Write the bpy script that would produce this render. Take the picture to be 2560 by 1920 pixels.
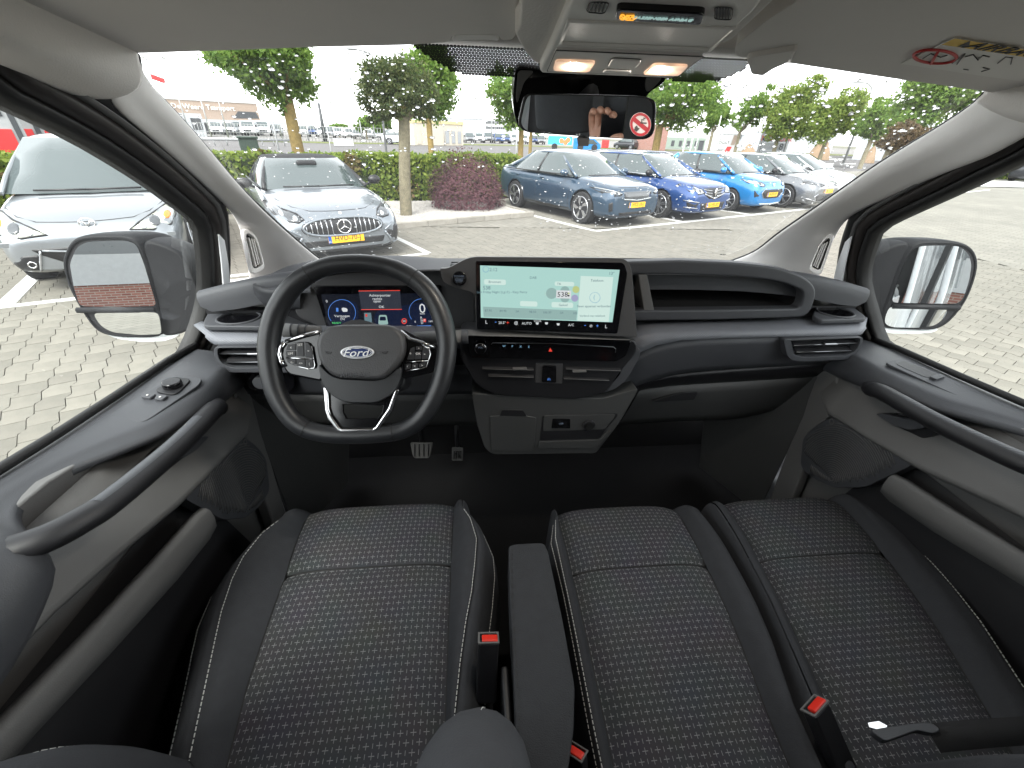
import bpy, bmesh, math, random
from mathutils import Vector, Matrix
random.seed(7)
S = bpy.context.scene
COL = S.collection
for o in list(bpy.data.objects): bpy.data.objects.remove(o)
rad = math.radians

# ------------------------------------------------------------------ camera
CAMX, CAMH, FPX = -0.21, 1.75, 1030.0
PITCH, ROLL, YAW = rad(31.1), rad(1.7), rad(6.0)
def cam_axes():
    f = Vector((math.sin(YAW)*math.cos(PITCH), math.cos(YAW)*math.cos(PITCH), -math.sin(PITCH)))
    r0 = Vector((math.cos(YAW), -math.sin(YAW), 0)); u0 = r0.cross(f)
    c, s = math.cos(ROLL), math.sin(ROLL)
    return c*r0+s*u0, -s*r0+c*u0, f
CR, CU, CF = cam_axes(); CC = Vector((CAMX, 0, CAMH))
cam = bpy.data.cameras.new('camera'); camo = bpy.data.objects.new('camera', cam); COL.objects.link(camo)
camo.matrix_world = Matrix.Translation(CC) @ Matrix((CR, CU, -CF)).transposed().to_4x4()
cam.sensor_fit = 'HORIZONTAL'; cam.sensor_width = 36; cam.lens = 36*FPX/2560
cam.clip_start = 0.02; cam.clip_end = 2000
S.camera = camo

# ------------------------------------------------------------------ sky, sun, exposure (overcast day)
SUN_EL, SUN_AZ = rad(52), rad(200)
w = bpy.data.worlds.new('World'); S.world = w; w.use_nodes = True
nt = w.node_tree; nt.nodes.clear()
sky = nt.nodes.new('ShaderNodeTexSky'); sky.sky_type = 'NISHITA'; sky.sun_disc = False
sky.sun_elevation = SUN_EL; sky.sun_rotation = SUN_AZ; sky.dust_density = 1.0; sky.air_density = 1.0; sky.ozone_density = 1.0
hs = nt.nodes.new('ShaderNodeHueSaturation'); hs.inputs['Saturation'].default_value = 0.10
bg = nt.nodes.new('ShaderNodeBackground'); bg.inputs['Strength'].default_value = 0.15
wo = nt.nodes.new('ShaderNodeOutputWorld')
nt.links.new(sky.outputs[0], hs.inputs['Color']); nt.links.new(hs.outputs[0], bg.inputs['Color']); nt.links.new(bg.outputs[0], wo.inputs['Surface'])
sl = bpy.data.lights.new('sun', 'SUN'); sl.energy = 1.0; sl.angle = rad(25); sl.color = (1, 0.97, 0.92)
so = bpy.data.objects.new('sun', sl); COL.objects.link(so)
sd = Vector((math.sin(SUN_AZ)*math.cos(SUN_EL), math.cos(SUN_AZ)*math.cos(SUN_EL), math.sin(SUN_EL)))
so.rotation_euler = sd.to_track_quat('Z', 'Y').to_euler()
S.view_settings.view_transform = 'Standard'; S.view_settings.look = 'None'
S.view_settings.exposure = 2.45; S.view_settings.gamma = 1; S.view_settings.use_curve_mapping = False
S.render.engine = 'CYCLES'
S.cycles.max_bounces = 10; S.cycles.transparent_max_bounces = 16; S.cycles.diffuse_bounces = 5

# ------------------------------------------------------------------ tracing helpers (photo pixel, 2560 wide -> point on a real plane of the van)
def ray(u, v): return CF + CR*((u-1280)/FPX) + CU*((960-v)/FPX)
def PX(u, v, X): d = ray(u, v); return CC + d*((X-CC.x)/d.x)
def PY(u, v, Y): d = ray(u, v); return CC + d*(Y/d.y)
def PZ(u, v, Z): d = ray(u, v); return CC + d*((Z-CC.z)/d.z)
def PP(u, v, p, n): d = ray(u, v); return CC + d*((p-CC).dot(n)/d.dot(n))
def V(*a): return Vector(a)

# ------------------------------------------------------------------ materials
MATS = {}
def nmat(name):
    m = bpy.data.materials.new(name); m.use_nodes = True; MATS[name] = m
    return m, m.node_tree.nodes, m.node_tree.links, m.node_tree.nodes['Principled BSDF']
def pm(name, col, rough=.5, metal=0, bump=0, bscale=900, var=.12, vscale=9, coat=0, spec=.5, trans=0, emit=None, estr=1, coord='Object'):
    m, N, L, b = nmat(name)
    b.inputs['Base Color'].default_value = (*col, 1); b.inputs['Roughness'].default_value = rough
    b.inputs['Metallic'].default_value = metal; b.inputs['Specular IOR Level'].default_value = spec
    b.inputs['Coat Weight'].default_value = coat; b.inputs['Coat Roughness'].default_value = .04
    b.inputs['Transmission Weight'].default_value = trans
    if emit: b.inputs['Emission Color'].default_value = (*emit, 1); b.inputs['Emission Strength'].default_value = estr
    tc = N.new('ShaderNodeTexCoord')
    if var:
        n = N.new('ShaderNodeTexNoise'); n.inputs['Scale'].default_value = vscale; n.inputs['Detail'].default_value = 6
        r = N.new('ShaderNodeMapRange'); r.inputs['To Min'].default_value = 1-var; r.inputs['To Max'].default_value = 1+var
        mx = N.new('ShaderNodeMix'); mx.data_type = 'RGBA'; mx.blend_type = 'MULTIPLY'; mx.inputs['Factor'].default_value = 1
        mx.inputs['A'].default_value = (*col, 1)
        L.new(tc.outputs[coord], n.inputs['Vector']); L.new(n.outputs['Fac'], r.inputs['Value']); L.new(r.outputs[0], mx.inputs['B']); L.new(mx.outputs['Result'], b.inputs['Base Color'])
        r2 = N.new('ShaderNodeMapRange'); r2.inputs['To Min'].default_value = max(0, rough-.08); r2.inputs['To Max'].default_value = min(1, rough+.08)
        L.new(n.outputs['Fac'], r2.inputs['Value']); L.new(r2.outputs[0], b.inputs['Roughness'])
    if bump:
        n2 = N.new('ShaderNodeTexNoise'); n2.inputs['Scale'].default_value = bscale; n2.inputs['Detail'].default_value = 2
        bp = N.new('ShaderNodeBump'); bp.inputs['Strength'].default_value = bump; bp.inputs['Distance'].default_value = .001
        L.new(tc.outputs[coord], n2.inputs['Vector']); L.new(n2.outputs['Fac'], bp.inputs['Height']); L.new(bp.outputs[0], b.inputs['Normal'])
    return m
def em(name, col, s=1.0):
    m, N, L, b = nmat(name); b.inputs['Base Color'].default_value = (.01, .01, .01, 1); b.inputs['Roughness'].default_value = .25
    b.inputs['Emission Color'].default_value = (*col, 1); b.inputs['Emission Strength'].default_value = s; return m
def thin_glass(name, tint=(.93, .96, .95), ior=1.45, rough=0.0, haze=0.0):
    m, N, L, b = nmat(name); N.remove(b)
    t = N.new('ShaderNodeBsdfTransparent'); t.inputs[0].default_value = (*tint, 1)
    g = N.new('ShaderNodeBsdfGlossy'); g.inputs['Roughness'].default_value = rough
    f = N.new('ShaderNodeFresnel'); f.inputs[0].default_value = ior
    mx = N.new('ShaderNodeMixShader'); L.new(f.outputs[0], mx.inputs[0]); L.new(t.outputs[0], mx.inputs[1]); L.new(g.outputs[0], mx.inputs[2])
    out = N['Material Output']; last = mx.outputs[0]
    if haze:
        d = N.new('ShaderNodeBsdfTranslucent'); d.inputs[0].default_value = (.8, .82, .82, 1)
        m2 = N.new('ShaderNodeMixShader'); m2.inputs[0].default_value = haze; L.new(last, m2.inputs[1]); L.new(d.outputs[0], m2.inputs[2]); last = m2.outputs[0]
    L.new(last, out.inputs[0]); return m

# ------------------------------------------------------------------ mesh helpers
def link(o, parent=None):
    COL.objects.link(o)
    if parent is not None:
        o.parent = parent
        o.matrix_parent_inverse = Matrix.Translation(-parent.location) if parent.parent is None else Matrix.Identity(4)
    return o
def thing(name, label, cat, loc=(0, 0, 0), group=None, kind=None):
    o = bpy.data.objects.new(name, None); o.empty_display_size = .05; o.location = loc; COL.objects.link(o)
    return tag(o, label, cat, group, kind)
def tag(o, label=None, cat=None, group=None, kind=None):
    if label: o['label'] = label
    if cat: o['category'] = cat
    if group: o['group'] = group
    if kind: o['kind'] = kind
    return o
def fin(name, bm, mat, parent=None, smooth=False, bevel=0, sub=0, seg=2, solid=0, recalc=True, ang=35):
    if recalc: bmesh.ops.recalc_face_normals(bm, faces=bm.faces)
    me = bpy.data.meshes.new(name); bm.to_mesh(me); bm.free()
    if mat is not None: me.materials.append(MATS[mat] if isinstance(mat, str) else mat)
    if smooth:
        for p in me.polygons: p.use_smooth = True
    o = bpy.data.objects.new(name, me); link(o, parent)
    if solid:
        md = o.modifiers.new('solid', 'SOLIDIFY'); md.thickness = solid; md.offset = -1
    if bevel:
        md = o.modifiers.new('bevel', 'BEVEL'); md.width = bevel; md.segments = seg; md.limit_method = 'ANGLE'; md.angle_limit = rad(ang)
        for p in me.polygons: p.use_smooth = True
        o.modifiers.new('wn', 'WEIGHTED_NORMAL')
    if sub:
        md = o.modifiers.new('sub', 'SUBSURF'); md.levels = sub; md.render_levels = sub
    return o
def add_mesh(bm, vs, fs):
    b = [bm.verts.new(v) for v in vs]
    for f in fs:
        try: bm.faces.new([b[i] for i in f])
        except ValueError: pass
    return b
def add_box(bm, c, s, rot=None):
    vs = [Vector((x*s[0]/2, y*s[1]/2, z*s[2]/2)) for x in (-1, 1) for y in (-1, 1) for z in (-1, 1)]
    if rot is not None: vs = [rot @ v for v in vs]
    vs = [v+Vector(c) for v in vs]
    add_mesh(bm, vs, [(0, 1, 3, 2), (4, 6, 7, 5), (0, 4, 5, 1), (2, 3, 7, 6), (0, 2, 6, 4), (1, 5, 7, 3)])
def box(name, c, s, mat, parent=None, bevel=0, rot=None, seg=2):
    bm = bmesh.new(); add_box(bm, c, s, rot); return fin(name, bm, mat, parent, bevel=bevel, seg=seg)
def add_prism(bm, pts, vec):
    n = len(pts); vec = Vector(vec)
    vs = [Vector(p) for p in pts]+[Vector(p)+vec for p in pts]
    add_mesh(bm, vs, [tuple(range(n)), tuple(range(2*n-1, n-1, -1))]+[(i, (i+1) % n, n+(i+1) % n, n+i) for i in range(n)])
def prism(name, pts, vec, mat, parent=None, bevel=0, seg=2, **k):
    bm = bmesh.new(); add_prism(bm, pts, vec); return fin(name, bm, mat, parent, bevel=bevel, seg=seg, **k)
def rnd(pts, r, n=4):
    """round the corners of a closed outline by distance r (number or list)"""
    out = []; m = len(pts)
    for i, p in enumerate(pts):
        p = Vector(p); a = Vector(pts[i-1]); b = Vector(pts[(i+1) % m]); ri = r[i] if isinstance(r, (list, tuple)) else r
        da = a-p; db = b-p; ra = min(ri, da.length*.48); rb = min(ri, db.length*.48)
        if ri <= 0: out.append(p); continue
        A = p+da.normalized()*ra; B = p+db.normalized()*rb
        for k in range(n+1):
            t = k/n; out.append(A*(1-t)**2+p*2*t*(1-t)+B*t*t)
    return out
def ringp(name, outer, inner, vec, mat, parent=None, bevel=0, seg=2):
    """a frame: two outlines with the same number of points, extruded"""
    bm = bmesh.new(); n = len(outer); vec = Vector(vec)
    vs = [Vector(p) for p in outer]+[Vector(p) for p in inner]+[Vector(p)+vec for p in outer]+[Vector(p)+vec for p in inner]
    fs = []
    for i in range(n):
        j = (i+1) % n
        fs += [(i, j, n+j, n+i), (2*n+i, 3*n+i, 3*n+j, 2*n+j), (i, 2*n+i, 2*n+j, j), (n+i, n+j, 3*n+j, 3*n+i)]
    add_mesh(bm, vs, fs); return fin(name, bm, mat, parent, bevel=bevel, seg=seg)
def catmull(pts, n=6, closed=False):
    P = [Vector(p) for p in pts]; m = len(P); out = []
    rng = range(m) if closed else range(m-1)
    for i in rng:
        p0 = P[i-1] if (closed or i > 0) else P[i]; p1 = P[i]; p2 = P[(i+1) % m]; p3 = P[(i+2) % m] if (closed or i+2 < m) else P[(i+1) % m]
        for k in range(n):
            t = k/n; out.append(.5*((2*p1)+(p2-p0)*t+(2*p0-5*p1+4*p2-p3)*t*t+(3*p1-p0-3*p2+p3)*t**3))
    if not closed: out.append(P[-1])
    return out
def add_tube(bm, pts, r, k=8, closed=False, flat=1.0, up=None, caps=True):
    P = [Vector(p) for p in pts]; m = len(P); rings = []
    rs = r if isinstance(r, (list, tuple)) else [r]*m
    nrm = None
    for i in range(m):
        a = P[i-1] if (i > 0 or closed) else P[i]; b = P[(i+1) % m] if (i < m-1 or closed) else P[i]
        t = (b-a).normalized()
        if up is not None: nrm = (Vector(up)-t*Vector(up).dot(t)).normalized()
        elif nrm is None:
            nrm = t.orthogonal().normalized()
        else: nrm = (nrm-t*nrm.dot(t)).normalized()
        bn = t.cross(nrm)
        rings.append([bm.verts.new(P[i]+(nrm*math.cos(2*math.pi*q/k)+bn*math.sin(2*math.pi*q/k)*flat)*rs[i]) for q in range(k)])
    for i in range(m if closed else m-1):
        A = rings[i]; B = rings[(i+1) % m]
        for q in range(k): bm.faces.new((A[q], A[(q+1) % k], B[(q+1) % k], B[q]))
    if caps and not closed: bm.faces.new(rings[0][::-1]); bm.faces.new(rings[-1])
def tube(name, pts, r, mat, parent=None, k=8, closed=False, flat=1.0, up=None, **kw):
    bm = bmesh.new(); add_tube(bm, pts, r, k, closed, flat, up); return fin(name, bm, mat, parent, smooth=True, **kw)
def add_cyl(bm, c, axis, r, h, k=20, r2=None):
    axis = Vector(axis).normalized(); c = Vector(c)
    add_tube(bm, [c, c+axis*h], [r, r if r2 is None else r2], k)
def cyl(name, c, axis, r, h, mat, parent=None, k=20, r2=None, bevel=0):
    bm = bmesh.new(); add_cyl(bm, c, axis, r, h, k, r2); return fin(name, bm, mat, parent, bevel=bevel)
def add_grid(bm, rows):
    g = [[bm.verts.new(p) for p in r] for r in rows]
    for i in range(len(g)-1):
        for j in range(len(g[0])-1): bm.faces.new((g[i][j], g[i][j+1], g[i+1][j+1], g[i+1][j]))
def sheet(name, rows, mat, parent=None, solid=0, sub=0, smooth=True, **k):
    bm = bmesh.new(); add_grid(bm, rows); return fin(name, bm, mat, parent, smooth=smooth, solid=solid, sub=sub, **k)
def text(name, s, o, xd, yd, size, mat, parent=None, ext=.0004, align='CENTER', shear=0, sx=1):
    cu = bpy.data.curves.new(name, 'FONT'); cu.body = s; cu.size = size; cu.extrude = ext; cu.align_x = align; cu.align_y = 'CENTER'; cu.shear = shear; cu.resolution_u = 2
    t = bpy.data.objects.new(name, cu); COL.objects.link(t); bpy.context.view_layer.update()
    me = bpy.data.meshes.new_from_object(t.evaluated_get(bpy.context.evaluated_depsgraph_get())); bpy.data.objects.remove(t)
    if me.vertices:
        ys_ = [v.co.y for v in me.vertices]; xs_ = [v.co.x for v in me.vertices]; me.transform(Matrix.Translation((-(min(xs_)+max(xs_))/2 if align == 'CENTER' else 0, -(min(ys_)+max(ys_))/2, 0)))
    xd = Vector(xd).normalized(); yd = Vector(yd); yd = (yd-xd*yd.dot(xd)).normalized(); zd = xd.cross(yd)
    M = Matrix((xd*sx, yd, zd)).transposed().to_4x4(); M.translation = Vector(o); me.transform(M)
    me.name = name; me.materials.clear(); me.materials.append(MATS[mat])
    return link(bpy.data.objects.new(name, me), parent)
def lerp(a, b, t): return a+(b-a)*t
def interp(xs, ys, x):
    if x <= xs[0]: return ys[0]
    for i in range(len(xs)-1):
        if x <= xs[i+1]: return lerp(ys[i], ys[i+1], (x-xs[i])/(xs[i+1]-xs[i]))
    return ys[-1]
def copy_tree(o, parent=None):
    c = o.copy(); COL.objects.link(c); c.parent = parent
    if parent is not None: c.matrix_parent_inverse = o.matrix_parent_inverse.copy()
    for ch in [x for x in o.children]: copy_tree(ch, c)
    return c
# ================================================================== van cabin: materials
pm('trim_dark', (.052, .0545, .061), .55, bump=.35, bscale=700)
pm('trim_black', (.012, .012, .014), .5, bump=.2, bscale=700)
pm('trim_grey', (.125, .124, .122), .6, bump=.3, bscale=700)
pm('trim_pale', (.79, .77, .745), .75, bump=.15, bscale=500, var=.05)
pm('headlining', (.71, .68, .645), .9, bump=.5, bscale=420, var=.08)
pm('visor_cloth', (.68, .65, .615), .85, bump=.3, bscale=600, var=.06)
pm('console_plastic', (.72, .70, .67), .55, bump=.2, bscale=600, var=.04)
pm('rubber', (.008, .008, .008), .6, var=.2)
pm('frame_dark', (.02, .016, .014), .5)
pm('gloss_black', (.004, .004, .005), .12, var=0)
pm('chrome', (.75, .75, .76), .12, metal=1, var=0)
pm('satin_metal', (.42, .43, .45), .32, metal=1, var=0)
pm('white_paint', (.78, .80, .82), .25, coat=.6, var=.03)
pm('carpet_and_recess_shade', (.0035, .0035, .004), .95, bump=1, bscale=300, var=.3)
pm('bulkhead_trim', (.018, .018, .02), .6, bump=.3)
pm('leather', (.016, .017, .019), .38, bump=.25, bscale=500, var=.15)
pm('hub_plastic', (.05, .05, .052), .5, bump=.45, bscale=420)
thin_glass('glass_front', (.95, .97, .96), 1.42, haze=.022)
thin_glass('glass_side', (.93, .965, .95), 1.42, haze=.006)
def weave(name, col, scale=700, s=.5):
    """ribbed trim: fine diagonal lines pressed into the plastic"""
    m, N, L, b = nmat(name); b.inputs['Base Color'].default_value = (*col, 1); b.inputs['Roughness'].default_value = .5
    tc = N.new('ShaderNodeTexCoord'); wv = N.new('ShaderNodeTexWave'); wv.bands_direction = 'DIAGONAL'; wv.inputs['Scale'].default_value = scale
    bp = N.new('ShaderNodeBump'); bp.inputs['Strength'].default_value = s; bp.inputs['Distance'].default_value = .001
    L.new(tc.outputs['Object'], wv.inputs[0]); L.new(wv.outputs[1], bp.inputs['Height']); L.new(bp.outputs[0], b.inputs['Normal'])
weave('grip_ribbed', (.05, .053, .06), 60, .25)
weave('ribbed_trim', (.15, .157, .175), 90, .5)

# ================================================================== cabin shell (setting)
def st(o): o['kind'] = 'structure'; return o
st(box('cabin_floor', (0, .4, .53), (1.84, 2.2, .06), 'carpet_and_recess_shade'))
st(box('firewall', (0, 1.42, .9), (1.84, .06, .8), 'carpet_and_recess_shade'))
st(box('bulkhead', (0, -.78, 1.22), (1.84, .05, 1.45), 'bulkhead_trim', bevel=.01))
st(box('headliner', (0, .03, 1.935), (1.40, 1.66, .03), 'headlining'))
st(box('roof_header', (0, .825, 1.905), (1.42, .05, .075), 'headlining', bevel=.01))
for s in (-1, 1): st(box('roof_rail_lining', (s*.71, .05, 1.925), (.22, 1.64, .06), 'headlining', bevel=.01))
# the white body shell round the doors: cowl, sills, roof skin
st(box('roof_skin', (0, -.6, 1.99), (1.50, 3.4, .02), 'white_paint', bevel=.008))
for s in (-1, 1):
    st(box('door_sill', (s*.93, .3, .62), (.10, 2.2, .14), 'white_paint', bevel=.02))
st(prism('cowl', [V(-.90, 1.30, 1.22), V(.90, 1.30, 1.22), V(.86, 1.62, 1.28), V(.5, 1.74, 1.28), V(-.5, 1.74, 1.28), V(-.86, 1.62, 1.28)], (0, 0, -.06), 'trim_black', bevel=.01))
st(prism('bonnet', [V(-.88, 1.64, 1.23), V(-.5, 1.76, 1.24), V(.5, 1.76, 1.24), V(.88, 1.64, 1.23), V(.84, 2.25, 1.03), V(.5, 2.42, 1.0), V(-.5, 2.42, 1.0), V(-.84, 2.25, 1.03)], (0, 0, -.05), 'white_paint', bevel=.02))

# ------------------------------------------------------------------ planes
WSP, WSN = V(0, .80, 1.845), V(0, .545, .70).normalized()
def PW(u, v, off=0): return PP(u, v, WSP+WSN*off, WSN)
def SX(z, off=0): return .90+off-.36*(z-1.30)
def PS(u, v, s, off=0):
    n = V(s, 0, .36).normalized(); return PP(u, v, V(s*(.90+off), 0, 1.30), n)
def resample(pts, n):
    P = catmull(pts, 6); d = [0]
    for a, b in zip(P, P[1:]): d.append(d[-1]+(b-a).length)
    out = []
    for i in range(n):
        t = d[-1]*i/(n-1); j = 0
        while j < len(d)-2 and d[j+1] < t: j += 1
        out.append(P[j].lerp(P[j+1], (t-d[j])/max(1e-9, d[j+1]-d[j])))
    return out

# ------------------------------------------------------------------ windscreen
ws = thing('windscreen', 'wide wet windscreen speckled with raindrops above the dashboard', 'windscreen', (0, 1.1, 1.6))
bl = [(-.73, .80-.035, 1.845+.027), (.73, .80-.035, 1.845+.027), (.90, 1.56, 1.253), (-.90, 1.56, 1.253)]
bm = bmesh.new(); add_mesh(bm, [V(*p) for p in bl], [(0, 1, 2, 3)]); fin('glass', bm, 'glass_front', ws)
# black edge seal along both pillars
E1 = {-1: [(342, 138), (346, 172), (368, 212), (420, 264), (500, 352), (600, 468), (700, 564), (792, 642), (840, 672)],
      1: [(2466, 230), (2433, 262), (2352, 316), (2270, 365), (2189, 415), (2108, 471), (2026, 528), (1945, 584), (1888, 628), (1836, 650), (1800, 662)]}
E2 = {-1: [(262, 247), (300, 285), (366, 338), (448, 407), (529, 480), (582, 533), (602, 578), (614, 631), (620, 675), (625, 722), (628, 765)],
      1: [(2600, 322), (2560, 345), (2474, 390), (2392, 420), (2311, 452), (2230, 488), (2148, 525), (2107, 557), (2091, 586), (2067, 631), (2051, 675), (2044, 720), (2042, 758)]}
for s in (-1, 1):
    tube('edge_seal', resample([PW(u, v, -.004) for u, v in E1[s]], 24), .0045, 'rubber', ws, k=6)
# dotted black band behind the mirror: each dot of the raster is a small disc on the glass
bm = bmesh.new()
def frit_inside(u, v):
    if v < 100: return 2
    L = [(1030, 112), (1085, 150), (1130, 178), (1160, 186), (1290, 192), (1380, 196)]
    if u <= 1380:
        if u < 1030: return 0
        lim = interp([p[0] for p in L], [p[1] for p in L], u)
    else:
        Rr = [(1640, 196), (1680, 200), (1750, 205), (1800, 200), (1850, 180), (1880, 160)]
        if u > 1885 or u < 1560: return 0
        lim = interp([p[0] for p in Rr], [p[1] for p in Rr], u)
    return 1 if v < lim else 0
for lo, hi in ((1000, 1400), (1640, 1900)):
    A = PW(lo, 100, -.003); B = PW(hi, 100, -.003); Cc = PW(lo, 215, -.003)
    stp = .0052; nx = int((B-A).length/stp)+2; ny = 40
    for i in range(nx):
        for j in range(-6, ny):
            X = A.x+stp*(i+.5*(j % 2)); yy = j*stp*.87
            P = V(X, WSP.y, WSP.z)+V(0, .70, -.545).normalized()*(yy)+V(0, 0, 0)-WSN*.003
            d = P-CC; f = d.dot(CF); u = 1280+FPX*d.dot(CR)/f; v = 960-FPX*d.dot(CU)/f
            if not frit_inside(u, v): continue
            r = .0031
            e1 = V(1, 0, 0); e2 = V(0, .70, -.545).normalized()
            add_mesh(bm, [P+(e1*math.cos(a)+e2*math.sin(a))*r for a in [k*math.pi/3 for k in range(6)]], [tuple(range(6))])
o = fin('dot_band', bm, 'rubber', ws); o['kind'] = 'stuff'
# raindrops: flattened water lenses on the outside of the glass
pm('water', (1, 1, 1), 0.0, trans=1, var=0); MATS['water'].node_tree.nodes['Principled BSDF'].inputs['IOR'].default_value = 1.33
rr = random.Random(3); bm = bmesh.new()
def drop(P, a, b, h, k=8):
    e1 = V(1, 0, 0); e2 = V(0, .70, -.545).normalized(); rings = []
    for q in (0, .55, .9):
        rings.append([bm.verts.new(P+e1*a*math.cos(t)*math.cos(q*math.pi/2)+e2*b*math.sin(t)*math.cos(q*math.pi/2)+WSN*h*math.sin(q*math.pi/2)) for t in [i*2*math.pi/k for i in range(k)]])
    for A, B in zip(rings, rings[1:]):
        for i in range(k): bm.faces.new((A[i], A[(i+1) % k], B[(i+1) % k], B[i]))
    bm.faces.new(rings[-1]); bm.faces.new(rings[0][::-1])
def drops(n, u0, u1, v0, v1, smin, smax, lean=0):
    for _ in range(n):
        u = rr.uniform(u0, u1); v = rr.uniform(v0, v1); P = PW(u, v, .0012); s = rr.uniform(smin, smax)*(1 if rr.random() < .8 else 1.5)
        drop(P, s*rr.uniform(1.0, 1.8), s*rr.uniform(.8, 1.3), s*.55)
drops(120, 350, 840, 130, 400, .0012, .0026); drops(150, 840, 1290, 130, 420, .0012, .0026); drops(420, 1650, 2460, 190, 460, .0012, .003)
drops(190, 1330, 1760, 400, 580, .0009, .0019); drops(100, 720, 1000, 480, 640, .0008, .0018); drops(140, 1650, 2150, 400, 640, .0008, .0018); drops(60, 560, 1000, 380, 560, .0008, .0018)
o = fin('raindrops', bm, 'water', ws, smooth=True); o['kind'] = 'stuff'
# wipers parked below the screen and small maker's mark in the corner
for a, b in ((V(-.62, 1.52, 1.30), V(.02, 1.50, 1.315)), (V(.0, 1.52, 1.30), V(.62, 1.50, 1.315))): tube('wiper', [a, b], .008, 'rubber', ws, k=6)
text('glass_mark', 'E2 43R', PW(1808, 636, -.003), (1, 0, 0), (0, -.7, .545), .007, 'rubber', ws)

# ------------------------------------------------------------------ pillars
for s, lab in ((-1, 'pale grey windscreen pillar trim on the driver side, left of the steering wheel'), (1, 'pale grey windscreen pillar trim on the passenger side, right of the storage tray')):
    t = thing('pillar_trim', lab, 'pillar trim', (s*.75, 1.05, 1.5), 'windscreen pillars')
    n = 26
    a = resample([PW(u, v, -.012) for u, v in E1[s]], n); b = resample([PS(u, v, s, -.02) for u, v in E2[s]], n)
    inn = V(-s*.35, -.6, .25).normalized(); rows = []
    for k in range(7):
        q = k/6; bul = (.028*math.sin(math.pi*q)-.012*math.exp(-((q-.62)/.12)**2))
        rows.append([a[i].lerp(b[i], q)+inn*bul for i in range(n)])
    sheet('trim_panel', rows, 'trim_pale', t, solid=.006, sub=1)
    # defroster louvre set in the lower end of the pillar
    if s < 0: vo = [(612, 586), (624, 584), (640, 600), (655, 655), (654, 664), (632, 675)]
    else: vo = [(2078, 596), (2068, 596), (2052, 612), (2030, 660), (2030, 668), (2050, 678)]
    pl = PS(*vo[0], s, -.045); nn = V(-s*.75, -.62, .22).normalized()
    out = rnd([PP(u, v, pl, nn) for u, v in vo], .012); cen = sum(out, V(0, 0, 0))/len(out)
    big = [cen+(p-cen)*1.28 for p in out]
    vt = ringp('pillar_vent', [p+nn*.004 for p in big], [p+nn*.005 for p in out], -nn*.02, 'trim_pale', t, bevel=.002)
    prism('vent_back', [p-nn*.012 for p in out], -nn*.004, 'trim_black', vt)
    v0 = (out[0]+out[1])/2
    for q in (.38, .62, .82):
        top = PP(lerp(vo[0][0], vo[2][0], q), lerp(vo[0][1]+4, vo[2][1], q), pl, nn); bot = PP(lerp(vo[5][0], vo[3][0], q), lerp(vo[5][1]-3, vo[3][1]+2, q), pl, nn)
        d = (bot-top).normalized(); sd_ = d.cross(nn)
        prism('louvre', [top+sd_*.0012, bot+sd_*.0012, bot-sd_*.0012, top-sd_*.0012], -nn*.012, 'trim_pale', vt)

# ------------------------------------------------------------------ cloth cove above the doors (part of the roof lining)
cove = {-1: ([(0, 45), (60, 69), (150, 76), (220, 110), (280, 130), (342, 137)], [(0, 158), (80, 195), (195, 246), (225, 251), (245, 251), (266, 245)]),
        1: ([(2620, 262), (2560, 255), (2530, 246), (2500, 238), (2466, 230), (2466, 230)], [(2700, 320), (2640, 318), (2600, 320), (2580, 315), (2520, 265), (2480, 236)])}
for s in (-1, 1):
    up, lo = cove[s]
    A = [PS(u, v, s, -.055) for u, v in up]; B = [PS(u, v, s, -.015) for u, v in lo]
    A = [V(s*.64, -.75, 1.91), V(s*.64, -.2, 1.91)]+[V(s*.64, A[0].y*.6, 1.90)]+A; B = [V(s*SX(1.86), -.75, 1.86), V(s*SX(1.86), -.2, 1.86)]+[V(s*SX(1.855), B[0].y*.6, 1.855)]+B
    A = resample(A, 26); B = resample(B, 26); rows = []
    for k in range(6):
        q = k/5; rows.append([A[i].lerp(B[i], q)+V(-s*.02, 0, -.010)*math.sin(math.pi*q) for i in range(26)])
    rows.insert(0, [p+V(-s*.02, 0, .07) for p in rows[0]])
    st(sheet('roof_lining_side', rows, 'headlining', solid=.004, sub=1))

# ------------------------------------------------------------------ doors
WEDGE = {-1: [(0, 250), (90, 293), (190, 342), (271, 388), (380, 459), (461, 521), (492, 546), (506, 566), (512, 610), (517, 680), (514, 745), (495, 815), (470, 872), (452, 900)],
         1: [(2560, 402), (2500, 428), (2420, 466), (2340, 503), (2270, 535), (2215, 562), (2190, 580), (2181, 602), (2165, 650), (2160, 700), (2175, 760), (2190, 810), (2200, 845), (2230, 870)]}
DST = [  # Y, outer z, (x,z) inner top, (x,z) shoulder, (x,z) lower edge of the dark upper trim
    (.97, 1.285, (.80, 1.262), (.778, 1.24), (.79, 1.185)), (.88, 1.293, (.79, 1.283), (.766, 1.258), (.777, 1.203)), (.80, 1.296, (.78, 1.287), (.757, 1.266), (.770, 1.222)),
    (.72, 1.299, (.785, 1.289), (.762, 1.272), (.775, 1.245)), (.65, 1.302, (.80, 1.291), (.772, 1.277), (.782, 1.256)), (.60, 1.305, (.835, 1.296), (.80, 1.285), (.803, 1.266)),
    (.54, 1.310, (.862, 1.303), (.835, 1.296), (.832, 1.276)), (.47, 1.317, (.868, 1.311), (.845, 1.304), (.84, 1.286)), (.43, 1.320, (.855, 1.315), (.82, 1.308), (.815, 1.286)),
    (.385, 1.322, (.79, 1.318), (.748, 1.298), (.745, 1.25)), (.30, 1.325, (.775, 1.32), (.738, 1.285), (.748, 1.20)), (.05, 1.335, (.775, 1.325), (.742, 1.28), (.752, 1.15)), (-.35, 1.345, (.78, 1.33), (.75, 1.28), (.76, 1.15))]
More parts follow.
